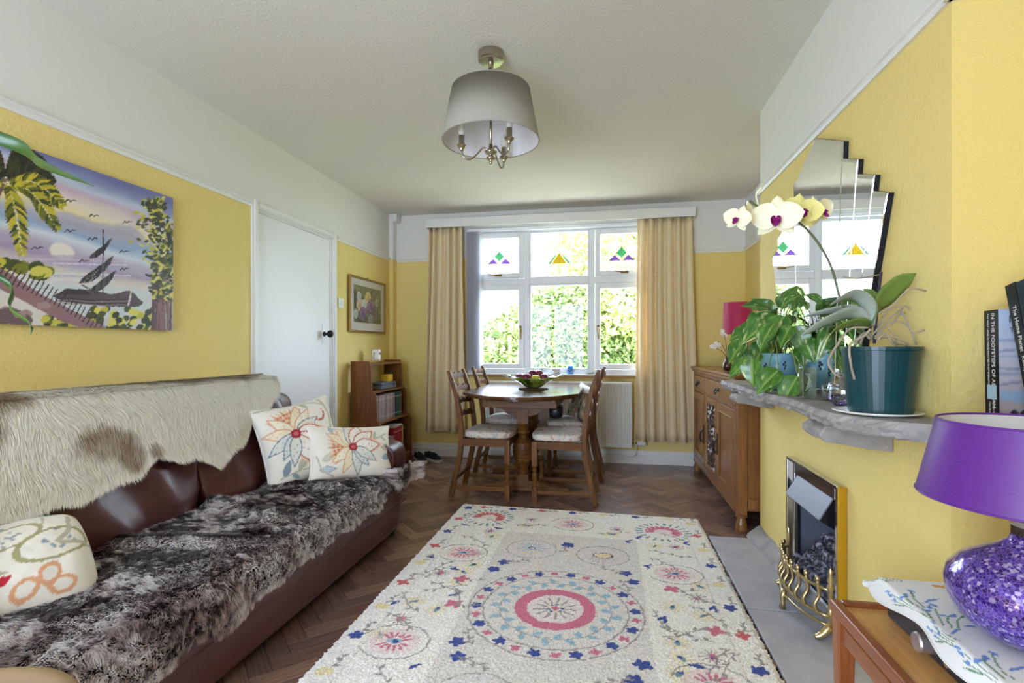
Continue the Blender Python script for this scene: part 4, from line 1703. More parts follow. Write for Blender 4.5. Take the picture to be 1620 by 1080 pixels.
# patterned cushion on the far right chair
def tapestry(cv):
    rr = random.Random(4)
    cv.img[:] = lin((150, 132, 108))
    for k in range(70):
        cv.leaf(rr.uniform(0, cv.w), rr.uniform(0, cv.h), 0.07, 0.03, rr.uniform(0, 6), rr.choice([(96, 74, 58), (186, 166, 130), (70, 60, 56), (160, 120, 84), (206, 190, 160)]))
    cv.poly([(0, cv.h * 0.72), (cv.w, cv.h * 0.8), (cv.w, cv.h), (0, cv.h)], (216, 208, 204))


c = cushion('tapestry_cushion', 'brown tapestry patterned cushion propped on the far right dining chair', 0.32, 0.32, 0.11, tapestry, (-0.225, 4.45, 0.64), (-0.80, -0.50, 0.40), (0.42, 0.1, 0.9), seedn=15, res=0.006)
c['group'] = ''
del c['group']
mat('black_fabric', (20, 20, 26), 0.5, coat=0.2)
bag = thing('handbag', 'small black bag on the far right chair seat seen beneath the table', 'bag', (-0.44, 4.42, 0.505))
softbox('bag_body', (-0.44, 4.42, 0.565), (0.055, 0.10, 0.058), 'black_fabric', bag, 4, 10)
MB().tube(catmull([(-0.44, 4.36, 0.60), (-0.44, 4.37, 0.645), (-0.44, 4.42, 0.665), (-0.44, 4.47, 0.645), (-0.44, 4.48, 0.60)], 5), 0.007, 8).build('handle', 'black_fabric', bag, smooth=True)

# ---- table
TX, TZ0 = -0.645, 0.775
table = thing('dining_table', 'dark oak refectory table with bowed ends and carved pedestals by the window', 'table', (TX, 4.16, 0))


def table_outline(hw, ya, yb, na, nb):
    pts = []
    for i in range(25):
        u = -1 + 2 * i / 24
        pts.append((TX + u * hw, ya - na * (1 - u * u)))
    for i in range(25):
        u = 1 - 2 * i / 24
        pts.append((TX + u * hw, yb + nb * (1 - u * u)))
    return pts


MB().prism(table_outline(0.430, 3.76, 4.74, 0.36, 0.15), TZ0 - 0.022, TZ0, 'z').build('table_top', 'oak_top', table, bevel=0.006, seg=3)
MB().prism(table_outline(0.405, 3.80, 4.72, 0.32, 0.12), TZ0 - 0.040, TZ0 - 0.0225, 'z').build('under_leaf', 'oak_top', table, bevel=0.004)
m = MB()
m.box(TX - 0.275, TX + 0.275, 3.735, 3.765, 0.665, 0.720)
m.box(TX - 0.275, TX + 0.275, 4.655, 4.685, 0.665, 0.720)
m.box(TX - 0.275, TX - 0.247, 3.765, 4.655, 0.665, 0.720)
m.box(TX + 0.247, TX + 0.275, 3.765, 4.655, 0.665, 0.720)
m.build('apron', 'oak_x', table, bevel=0.003)
m = MB()
for x in (-0.255, 0.255):
    m.box(TX + x - 0.016, TX + x + 0.016, 3.72, 4.70, 0.705, 0.735)
m.build('leaf_bearer', 'oak_y', table, bevel=0.003)
for yc in (3.93, 4.50):
    m = MB()
    brk = [(-0.225, 0.664), (-0.21, 0.645), (-0.16, 0.635), (-0.12, 0.60), (-0.06, 0.585), (0.06, 0.585), (0.12, 0.60), (0.16, 0.635), (0.21, 0.645), (0.225, 0.664)]
    m.prism([(TX + a, b) for a, b in brk], yc - 0.03, yc + 0.03, 'y')
    m.build('bracket', 'oak_x', table, bevel=0.003)
    m = MB()
    m.box(TX - 0.045, TX + 0.045, yc - 0.045, yc + 0.045, 0.530, 0.664)
    m.lathe([(0, 0.531), (0.040, 0.531), (0.048, 0.522), (0.034, 0.512), (0.044, 0.500), (0.036, 0.488), (0.050, 0.470), (0.050, 0.455), (0.036, 0.445), (0.034, 0.420), (0.050, 0.405), (0.074, 0.380), (0.082, 0.345), (0.083, 0.335),
             (0.077, 0.331), (0.082, 0.325), (0.081, 0.300), (0.076, 0.296), (0.079, 0.290), (0.074, 0.268), (0.069, 0.264), (0.071, 0.258), (0.060, 0.232), (0.042, 0.215), (0.052, 0.208), (0.042, 0.198), (0.034, 0.180), (0.048, 0.165), (0.040, 0.150), (0.046, 0.140), (0, 0.140)], 24, (TX, yc))
    m.box(TX - 0.048, TX + 0.048, yc - 0.048, yc + 0.048, 0.060, 0.142)
    m.build('turned_pedestal', 'oak', table, bevel=0.002)
    ft = [(-0.36, 0.0), (-0.36, 0.035), (-0.33, 0.055), (-0.29, 0.050), (-0.26, 0.062), (-0.21, 0.060), (-0.16, 0.085), (-0.10, 0.095), (0.10, 0.095), (0.16, 0.085), (0.21, 0.060), (0.26, 0.062), (0.29, 0.050), (0.33, 0.055), (0.36, 0.035), (0.36, 0.0), (0.24, 0.0), (0.20, 0.018), (-0.20, 0.018), (-0.24, 0.0)]
    MB().prism([(TX + a, b) for a, b in ft], yc - 0.040, yc + 0.040, 'y').build('sledge_foot', 'oak_x', table, bevel=0.003)
m = MB()
m.box(TX - 0.025, TX + 0.025, 3.97, 4.46, 0.10, 0.135)
m.build('long_stretcher', 'oak_y', table, bevel=0.003)

# ---- fruit bowl
mat('cork', (92, 62, 44), 0.8, bump=(80, 0.4, 0.002))
tag(MB().lathe([(0, TZ0 + 0.001), (0.118, TZ0 + 0.001), (0.120, TZ0 + 0.006), (0.116, TZ0 + 0.011), (0, TZ0 + 0.011)], 30, (-0.590, 4.10)).build('trivet', 'cork', smooth=False), 'round dark cork mat under the fruit bowl on the dining table', 'mat')


def bowl_mat():
    m, nt, b = base_mat('green_bowl')
    co = add_coord(nt)
    f = add_noise(nt, co, 9, 3, 0.5, 0.5)
    c = add_ramp(nt, f, [(0.35, lin4((20, 44, 26))), (0.5, lin4((70, 110, 34))), (0.62, lin4((190, 196, 70))), (0.75, lin4((120, 168, 120)))])
    nt.links.new(c, b.inputs['Base Color'])
    b.inputs['Roughness'].default_value = 0.08
    b.inputs['Coat Weight'].default_value = 0.6
    b.inputs['Transmission Weight'].default_value = 0.25
    MATS['green_bowl'] = m


bowl_mat()
bowl = thing('glass_fruit_bowl', 'flared green glass bowl with ruffled ends on the dining table', 'bowl', (-0.590, 4.10, TZ0 + 0.012))
m = MB()
prof = [(0.0, 0.004), (0.06, 0.004), (0.075, 0.012), (0.115, 0.040), (0.150, 0.062), (0.180, 0.078)]
n = 40


def bowl_pt(a, r, z, off):
    k = 1 + 0.25 * abs(math.cos(a)) ** 6 * (r / 0.18) ** 2
    zz = z + (0.020 * abs(math.cos(a)) ** 6 + 0.006 * math.cos(a * 9)) * (r / 0.18) ** 2
    return (-0.590 + r * k * math.cos(a), 4.10 + r * 0.92 * math.sin(a), TZ0 + 0.012 + zz + off)


vs, fs = [], []
rings = [(r, z, 0) for r, z in prof] + [(r * 0.97, z, 0.006) for r, z in prof[::-1]]
for (r, z, off) in rings:
    vs += [bowl_pt(2 * PI * i / n, r, z, off) for i in range(n)]
for j in range(len(rings) - 1):
    fs += [(j * n + i, j * n + (i + 1) % n, (j + 1) * n + (i + 1) % n, (j + 1) * n + i) for i in range(n)]
m.add(vs, fs).build('bowl_dish', 'green_bowl', bowl, smooth=True)
for sg in (-1, 1):
    MB().tube(catmull([(-0.590 + sg * 0.170, 4.10, TZ0 + 0.092), (-0.590 + sg * 0.215, 4.095, TZ0 + 0.108), (-0.590 + sg * 0.245, 4.09, TZ0 + 0.122)], 4), [0.004, 0.006, 0.009, 0.010, 0.010, 0.010, 0.010, 0.010, 0.009][:9], 8).build('ruffled_end', 'clear_glass', bowl, smooth=True)
mat('plum', (120, 26, 44), 0.3, var=(14, (82, 18, 40), 0.35, 0.65), coat=0.2)
mat('mango', (206, 188, 40), 0.35, var=(10, (150, 160, 40), 0.4, 0.7))
mat('stalk', (70, 50, 30), 0.8)


def fruit(x, y, z, r, mt, name, label):
    o = thing(name, label, 'fruit', (x, y, z - r * 0.9), group='fruit heaped in the green glass bowl')
    m = MB().lathe([(0.0, -0.80 * r), (0.25 * r, -0.92 * r), (0.62 * r, -0.78 * r), (0.93 * r, -0.35 * r), (r, 0.05 * r), (0.92 * r, 0.45 * r), (0.62 * r, 0.80 * r), (0.30 * r, 0.88 * r), (0.08 * r, 0.78 * r), (0, 0.74 * r)], 18)
    m.v = [(a + x, b + y, c + z) for a, b, c in m.v]
    m.build('flesh', mt, o, smooth=True)
    MB().tube([(x, y, z + 0.74 * r), (x + 0.003, y, z + 1.1 * r)], 0.0018, 6).build('stem', 'stalk', o)


bz = TZ0 + 0.020
fr = [(-0.695, 4.075, bz + 0.072, 0.036, 'plum', 'dark red apple at the left end of the fruit bowl'), (-0.635, 4.03, bz + 0.070, 0.042, 'plum', 'large dark red apple at the front of the fruit bowl'),
      (-0.600, 4.13, bz + 0.098, 0.036, 'plum', 'red apple on top of the heap left of centre'), (-0.545, 4.12, bz + 0.098, 0.036, 'plum', 'red apple with a long stalk on top of the heap'),
      (-0.500, 4.06, bz + 0.072, 0.038, 'plum', 'red apple at the right end of the fruit bowl'), (-0.61, 4.18, bz + 0.070, 0.038, 'plum', 'dark apple at the back of the fruit bowl'),
      (-0.560, 4.02, bz + 0.065, 0.038, 'mango', 'yellow green fruit at the front of the fruit bowl')]
for (x, y, z, r_, mt, lb) in fr:
    fruit(x, y, z, r_, mt, 'mango' if mt == 'mango' else 'apple', lb)

# ---- things on the window sill
SZ = WZ0 + 0.008
v = thing('glass_vase', 'small clear glass vase on the window sill behind the fruit bowl', 'vase', (-0.645, 5.075, SZ))
MB().lathe([(0, SZ), (0.028, SZ), (0.026, SZ + 0.008), (0.012, SZ + 0.035), (0.014, SZ + 0.07), (0.030, SZ + 0.12), (0.036, SZ + 0.135)], 20, (-0.645, 5.075)).build('vase_body', 'clear_glass', v, smooth=True)
MB().lathe([(0.034, SZ + 0.133), (0.038, SZ + 0.135), (0.036, SZ + 0.139), (0.033, SZ + 0.136)], 20, (-0.645, 5.075)).build('rim', 'ice_glass', v, smooth=True)
mat('white_china', (236, 234, 228), 0.2, coat=0.4)
v = thing('china_bowl', 'small white china bowl on the window sill beside the blue glass', 'bowl', (-0.505, 5.078, SZ))
MB().lathe([(0, SZ), (0.030, SZ), (0.032, SZ + 0.006), (0.050, SZ + 0.030), (0.056, SZ + 0.052), (0.052, SZ + 0.052), (0.044, SZ + 0.030), (0, SZ + 0.012)], 24, (-0.505, 5.078)).build('bowl_body', 'white_china', v, smooth=True)
MB().lathe([(0.022, SZ + 0.0005), (0.026, SZ + 0.0005), (0.026, SZ + 0.003), (0.022, SZ + 0.003)], 20, (-0.505, 5.078)).build('foot_ring', 'white_china', v)
v = thing('blue_tumbler', 'turquoise glass tumbler standing on the window sill', 'glass', (-0.368, 5.078, SZ))
MB().lathe([(0, SZ), (0.030, SZ), (0.036, SZ + 0.075), (0.033, SZ + 0.075), (0.027, SZ + 0.012), (0, SZ + 0.010)], 20, (-0.368, 5.078)).build('tumbler_body', 'blue_glass', v, smooth=True)
MB().lathe([(0.033, SZ + 0.073), (0.037, SZ + 0.075), (0.035, SZ + 0.078), (0.032, SZ + 0.075)], 20, (-0.368, 5.078)).build('rim', 'blue_glass', v, smooth=True)
v = thing('glass_dish', 'flat clear glass dish at the right of the window sill', 'dish', (-0.18, 5.08, SZ))
MB().lathe([(0, SZ), (0.030, SZ), (0.048, SZ + 0.014), (0.045, SZ + 0.015), (0.028, SZ + 0.004), (0, SZ + 0.004)], 24, (-0.18, 5.08)).build('dish_body', 'ice_glass', v, smooth=True)

# ================================================================== window dressing
p = thing('curtain_pelmet', 'white painted pelmet board above the window and curtains', 'pelmet', (-0.51, 5.02, 2.305))
MB().box(-1.80, 0.775, 4.930, 4.948, 2.302, 2.388).build('front_board', 'trim_white', p, bevel=0.002)
for x in (-1.80, 0.757):
    MB().box(x, x + 0.018, 4.948, 5.098, 2.302, 2.388).build('end_board', 'trim_white', p, bevel=0.002)
MB().box(-1.782, 0.757, 4.948, 5.098, 2.372, 2.388).build('top_board', 'trim_white', p)


def curtain_mat():
    m, nt, b = base_mat('damask')
    co = add_coord(nt)
    v_ = nt.nodes.new('ShaderNodeTexVoronoi')
    v_.inputs['Scale'].default_value = 16
    f0 = add_noise(nt, co, 14, 3, 0.5, 1.5)
    nt.links.new(f0, v_.inputs['Vector'])
    f = add_noise(nt, co, 26, 2, 0.4, 2.0)
    c = add_ramp(nt, f, [(0.38, lin4((244, 224, 182))), (0.60, lin4((248, 232, 196)))])
    nt.links.new(c, b.inputs['Base Color'])
    b.inputs['Roughness'].default_value = 0.75
    b.inputs['Sheen Weight'].default_value = 0.2
    add_bump(nt, b, f, 0.12, 0.0015)
    # a little daylight soaks through the cloth
    tr = nt.nodes.new('ShaderNodeBsdfTranslucent')
    nt.links.new(c, tr.inputs[0])
    mx = nt.nodes.new('ShaderNodeMixShader')
    mx.inputs[0].default_value = 0.22
    nt.links.new(b.outputs[0], mx.inputs[1])
    nt.links.new(tr.outputs[0], mx.inputs[2])
    nt.links.new(mx.outputs[0], nt.nodes['Material Output'].inputs[0])
    MATS['damask'] = m


curtain_mat()
mat('curtain_tape', (228, 222, 206), 0.9)


def curtain(label, xt0, xt1, xb0, xb1, z0, z1, folds, seed):
    r = random.Random(seed)
    ph = [r.uniform(-0.5, 0.5) for _ in range(folds + 2)]
    o = thing('curtain', label, 'curtain', ((xb0 + xb1) / 2, 5.0, z0), group='beige damask curtains at the window')
    nu, nv = folds * 20, 26
    U, Vv = np.meshgrid(np.linspace(0, 1, nu), np.linspace(0, 1, nv))
    k = U * folds
    ki = np.clip(np.floor(k).astype(int), 0, folds)
    pha = np.array(ph)[ki] * (1 - (k - ki)) + np.array(ph)[np.clip(ki + 1, 0, folds + 1)] * (k - ki)
    wv = np.sin(2 * PI * k + pha * 2.2 + 0.5 * np.sin(Vv * 4 + seed))
    amp = 0.024 + 0.014 * (1 - Vv) + 0.010 * np.sin(k * 1.7 + seed)
    x = (xb0 + (xb1 - xb0) * U) * (1 - Vv) + (xt0 + (xt1 - xt0) * U) * Vv + 0.010 * np.cos(2 * PI * k + pha) * (1 - 0.5 * Vv)
    y = 4.995 + amp * np.sign(wv) * np.abs(wv) ** 0.75
    z = z0 + (z1 - z0) * Vv + 0.006 * np.sin(k * 5) * (1 - Vv)
    c = np_mesh('cloth', np.stack([x, y, z], -1).reshape(-1, 3), grid_quads(nu, nv), 'damask', o)
    sm = c.modifiers.new('thickness', 'SOLIDIFY')
    sm.thickness = 0.003
    hem = np.stack([x[0], y[0] - 0.001, z[0] + 0.001], 1)
    MB().tube(hem[::2], 0.004, 5).build('hem', 'damask', o, smooth=True)
    return o


curtain('beige damask curtain hanging left of the window behind the dining chairs', -1.775, -1.440, -1.825, -1.415, 0.270, 2.318, 5, 1)
curtain('beige damask curtain hanging right of the window above the radiator end', 0.262, 0.745, 0.235, 0.800, 0.235, 2.318, 6, 5)

mat('blind_fabric', (240, 240, 246), 0.8)
soften('blind_fabric', 0.5)
b = thing('vertical_blind', 'grey vertical blind drawn back to the left side of the window', 'blind', (-0.48, 5.07, 0.87))
MB().box(WX0 + 0.005, WX1 - 0.005, 5.050, 5.085, 2.268, 2.298).build('headrail', 'upvc', b, bevel=0.003)
for k in range(11):
    x = -1.392 + k * 0.0135
    m = MB().box(-0.042, 0.042, -0.0007, 0.0007, 0.0, 1.388)
    a = math.radians(74 + (k % 3) * 3)
    m.v = [(x + p[0] * math.cos(a) - p[1] * math.sin(a), 5.067 + (p[0] * math.sin(a) + p[1] * math.cos(a)) * 0.98, p[2] + 0.880) for p in m.v]
    m.v = [(p[0], min(p[1], 5.108), p[2]) for p in m.v]
    m.build('slat', 'blind_fabric', b)
m = MB()
for k in range(2):
    m.tube([(-1.238 + k * 0.008, 5.055, 2.268), (-1.240 + k * 0.008, 5.055, 1.05)], 0.0015, 5)
m.build('pull_cord', 'upvc', b)

# ---- radiator
mat('radiator_white', (226, 224, 218), 0.35)
rad = thing('radiator', 'white fluted panel radiator under the window', 'radiator', (-0.49, 5.0, 0.155))
poly = []
n = 46
x0, x1 = -1.19, 0.215
for k in range(n):
    a = x0 + (x1 - x0) * k / n
    w_ = (x1 - x0) / n
    for (q, d) in ((0.0, 0.0), (0.30, 0.0), (0.42, 0.011), (0.78, 0.011), (0.90, 0.0)):
        poly.append((a + q * w_, 4.978 + d))
poly += [(x1, 4.978), (x1, 4.998), (x0, 4.998)]
m = MB()
vs = [(a, b_, 0.195) for a, b_ in poly] + [(a, b_, 0.755) for a, b_ in poly]
N = len(poly)
m.add(vs, [(i, (i + 1) % N, N + (i + 1) % N, N + i) for i in range(N)])
m.box(x0, x1, 4.972, 4.999, 0.170, 0.196)
m.box(x0, x1, 4.972, 4.999, 0.754, 0.776)
m.build('fluted_panel', 'radiator_white', rad)
m = MB().box(x0 + 0.002, x1 - 0.002, 4.999, 5.055, 0.772, 0.782)
m.build('top_grille', 'radiator_white', rad, bevel=0.002)
for x in (x0 - 0.001, x1 - 0.003):
    MB().box(x, x + 0.004, 4.975, 5.055, 0.175, 0.776).build('side_panel', 'radiator_white', rad)
MB().box(x0 + 0.01, x1 - 0.01, 5.040, 5.055, 0.18, 0.77).build('rear_panel', 'radiator_white', rad)
for x in (-0.95, -0.02):
    MB().box(x, x + 0.04, 5.055, 5.098, 0.25, 0.70).build('wall_bracket', 'radiator_white', rad)
valve = MB().tube([(0.219, 5.02, 0.205), (0.265, 5.02, 0.205)], 0.010, 10).build('valve_tail', 'chrome', rad, smooth=True)
m = MB().tube([(0.262, 5.02, 0.205), (0.27, 5.02, 0.205), (0.335, 5.02, 0.205), (0.345, 5.02, 0.205)], [0.016, 0.021, 0.021, 0.012], 14)
m.build('valve_knob', 'gloss_white', rad, smooth=False)
m = MB().tube(catmull([(0.255, 5.02, 0.200), (0.255, 5.02, 0.14), (0.24, 5.035, 0.09), (0.18, 5.06, 0.065), (0.0, 5.068, 0.062), (-0.30, 5.068, 0.060)], 6), 0.004, 6)
m.build('pipe', 'trim_white', rad, smooth=True)

# ================================================================== pictures on the left wall
attr_mat('painted_canvas', 0.45, bump=(260, 0.25, 0.001), coat=0.12)
attr_mat('print_paper', 0.5)


def palm_painting():
    y0, y1, z0, z1 = 1.10, 2.296, 1.190, 1.870
    W, Hh = y1 - y0, z1 - z0
    cv = Canvas(W, Hh, 0.0038, (170, 168, 200), wob=0.003, wf=30)
    # sky bands
    v = cv.y / Hh + 0.10 * (cv.x / W - 0.6) + (fbm(cv.x * 4, cv.y * 14, 2, 3) - 0.5) * 0.10
    stops = [(0.0, (206, 204, 196)), (0.25, (226, 222, 214)), (0.34, (216, 204, 196)), (0.40, (168, 150, 180)), (0.46, (186, 176, 196)), (0.52, (214, 222, 232)), (0.57, (148, 172, 206)), (0.63, (176, 176, 196)), (0.70, (236, 222, 160)), (0.76, (232, 218, 204)), (0.82, (204, 178, 200)), (0.87, (196, 206, 226)), (0.93, (140, 150, 192)), (1.0, (116, 116, 170))]
    for c in range(3):
        cv.img[..., c] = np.interp(v, [s[0] for s in stops], [lin(s[1])[c] for s in stops])
    rr = random.Random(12)
    cx = lambda px: (px / 267.0) * 0.751 + 0.445    # photo px -> canvas metres
    def cz(px, py):
        t = (551 - 232 - (306 - 232) * px / 267.0)
        b = (515 + 6 * px / 267.0)
        top = 232 + 74 * px / 267.0
        return (b - py) / (b - top) * Hh
    P = lambda px, py: (cx(px), cz(px, py))
    # clouds
    for k in range(16):
        x, y = P(45 + k * 10, 345 + 22 * (k / 16.0) + rr.uniform(-5, 5))
        cv.ell(x, y, 0.045, 0.035, (168, 164, 184), a=0.8, soft=0.6)
        cv.ell(x - 0.008, y + 0.010, 0.030, 0.020, (198, 192, 206), a=0.6, soft=0.8)
    cv.ell(*P(72, 398), 0.055, 0.040, (238, 228, 218), soft=0.2)
    cv.poly([P(30, 405), P(110, 402), P(170, 408), P(170, 424), P(30, 420)], (186, 166, 196), 0.7)
    for k in range(14):
        yy = 412 + k * 5
        cv.line([P(20 + rr.uniform(0, 60), yy), P(120 + rr.uniform(0, 70), yy + rr.uniform(-2, 2))], 0.006, rr.choice([(226, 226, 236), (188, 200, 220), (210, 200, 206), (164, 178, 206)]), 0.7)
    cv.poly([P(-160, 452), P(60, 448), P(190, 452), P(235, 470), P(235, 500), P(-160, 500)], (204, 214, 220), 0.75)
    cv.poly([P(-160, 470), P(30, 468), P(110, 520), P(-160, 520)], (222, 214, 206))
    # birds
    for (bx, by) in ((84, 317), (119, 338), (175, 347), (82, 365), (116, 376), (38, 396), (104, 412), (169, 395), (170, 423), (-30, 340), (-60, 380)):
        cv.line([P(bx - 7, by + 1), P(bx - 3, by - 3), P(bx, by), P(bx + 4, by - 3), P(bx + 8, by - 2)], 0.0045, (50, 42, 50))
    # far shore bushes
    for k in range(26):
        cv.ell(*P(rr.uniform(-90, 52), rr.uniform(420, 440)), 0.030, 0.020, rr.choice([(120, 124, 30), (196, 186, 60), (70, 76, 34), (214, 206, 90)]), rot=0.4)
    # boat
    cv.poly([P(58, 470), P(75, 457), P(105, 456), P(150, 463), P(178, 456), P(185, 458), P(206, 476), P(195, 483), P(160, 484), P(80, 478)], (88, 72, 82))
    for k in range(4):
        cv.line([P(64, 471 + k * 2.6), P(120, 474 + k * 2.6), P(176, 471 + k * 3)], 0.004, (150, 122, 128) if k % 2 else (50, 40, 48))
    cv.poly([P(66, 464), P(78, 456), P(104, 457), P(118, 464), P(90, 466)], (54, 46, 50))
    cv.line([P(183, 456), P(176, 484)], 0.008, (226, 214, 208))
    cv.line([P(134, 360), P(133, 462)], 0.005, (50, 42, 48))
    cv.line([P(100, 449), P(128, 462)], 0.006, (60, 50, 54))
    for (a, b_, d) in (((115, 402), (148, 373), 9), ((100, 440), (151, 402), 12), ((118, 452), (155, 425), 11)):
        A, B = np.array(P(*a)), np.array(P(*b_))
        cv.line([A, B], 0.006, (44, 38, 42))
        for k in range(24):
            q = A + (B - A) * k / 23
            cv.line([q, (q[0] - 0.008, q[1] - 0.004 * d * math.sin(PI * (k + 3) / 30))], 0.005, rr.choice([(58, 50, 54), (88, 82, 84), (40, 34, 38)]))
    # foreground bushes
    for k in range(70):
        cv.ell(*P(rr.uniform(108, 232), rr.uniform(486, 522)), 0.020, 0.014, rr.choice([(74, 84, 36), (196, 186, 62), (52, 62, 32), (222, 212, 96)]), rot=0.5)
    for k in range(26):
        cv.ell(*P(rr.uniform(45, 108), rr.uniform(500, 520)), 0.018, 0.012, rr.choice([(110, 116, 40), (206, 196, 80), (60, 66, 34)]), rot=0.5)
    # plank path
    A0, A1, B0, B1 = P(-110, 400), P(-112, 420), P(120, 507), P(100, 522)
    cv.poly([P(-60, 400), P(0, 432), P(40, 464), P(92, 494), P(140, 516), P(112, 524), P(70, 508), P(20, 478), P(-60, 425)], (150, 112, 116))
    for k in range(30):
        t = k / 29
        q = P(-40 + 170 * t, 418 + 96 * t - 8 * math.sin(PI * t))
        cv.line([(q[0] - 0.014, q[1] - 0.030), (q[0] + 0.014, q[1] + 0.022)], 0.005, (58, 42, 48))
    for k in range(10):
        cv.ell(*P(rr.uniform(-140, 50), rr.uniform(480, 512)), 0.045, 0.028, (112, 88, 92))
        cv.ell(*P(rr.uniform(-140, 50), rr.uniform(478, 508)), 0.022, 0.014, (170, 140, 140))
    # big tree at the right
    for k in range(20):
        x = rr.uniform(222, 262)
        cv.line([P(x, rr.uniform(432, 470)), P(x + rr.uniform(-10, 6), 521)], 0.014, rr.choice([(96, 64, 66), (160, 116, 114), (60, 40, 44), (196, 158, 152)]))
    cv.poly([P(232, 428), P(262, 410), P(270, 521), P(224, 521)], (100, 68, 70), 0.45)
    for k in range(520):
        t = rr.random()
        x = 222 + 24 * math.sin(t * 2.2) - 18 * t * (1 - t) + rr.gauss(0, 11 + 8 * math.sin(PI * t))
        y = 306 + (470 - 306) * t
        if x > 252 and t < 0.25:
            continue
        cv.leaf(*P(x, y), 0.034, 0.014, rr.uniform(-0.4, 0.9), rr.choice([(60, 66, 36), (196, 184, 70), (92, 98, 44), (216, 206, 110), (50, 54, 34), (70, 76, 40)]))
    for k in range(40):
        cv.leaf(*P(rr.uniform(250, 266), rr.uniform(358, 420)), 0.04, 0.016, rr.uniform(0, 1.5), rr.choice([(60, 66, 30), (120, 120, 44), (44, 48, 28)]))
    # palm at the left
    cv.line(catmull([P(-60, 512), P(-48, 420), P(-20, 330), P(-6, 296)], 8), 0.045, (112, 84, 78))
    for (dx, dy, w_, dark) in ((34, -52, 10, 1), (48, -32, 11, 1), (60, -6, 12, 1), (74, 30, 12, 0), (66, 68, 13, 0), (20, 112, 13, 0), (-40, 60, 12, 0), (-60, 0, 12, 1), (-30, -45, 10, 1)):
        c = catmull([(0, 296), (dx * 0.5, 296 + dy * 0.45 - 16), (dx, 296 + dy)], 12)
        pts = [P(q[0], q[1]) for q in c]
        cv.line(pts, 0.006, (226, 214, 150) if not dark else (120, 110, 80))
        for i in range(2, len(pts) - 1):
            for sd in (-1, 1):
                ln = 0.050 * math.sin(PI * i / len(pts)) + 0.012
                a = math.atan2(pts[i + 1][1] - pts[i][1], pts[i + 1][0] - pts[i][0]) + sd * 0.75
                cv.leaf(pts[i][0], pts[i][1], ln, 0.013, a, rr.choice([(44, 40, 30), (64, 60, 34)]) if dark else rr.choice([(206, 186, 52), (110, 112, 30), (66, 74, 30), (184, 172, 50)]))
    o = thing('palm_beach_painting', 'unframed painting of a sailing boat and palm trees on the yellow left wall', 'painting', (XL + 0.01, (y0 + y1) / 2, z0))
    V = np.stack([np.full(cv.x.size, XL + 0.026), cv.x.ravel() + y0, cv.y.ravel() + z0], 1)
    np_mesh('canvas_face', V, grid_quads(cv.nx, cv.ny), 'painted_canvas', o, smooth=False, col=cv.colors())
    MB().box(XL + 0.002, XL + 0.0255, y0 + 0.001, y1 - 0.001, z0 + 0.001, z1 - 0.001).build('stretcher_block', mat('canvas_edge', (96, 88, 104), 0.8), o)


palm_painting()
mat('gilt_frame', (150, 120, 66), 0.35, 0.7)
mat('mount_card', (232, 228, 224), 0.9)
thin_glass('picture_glass', (252, 252, 252), 0.04)


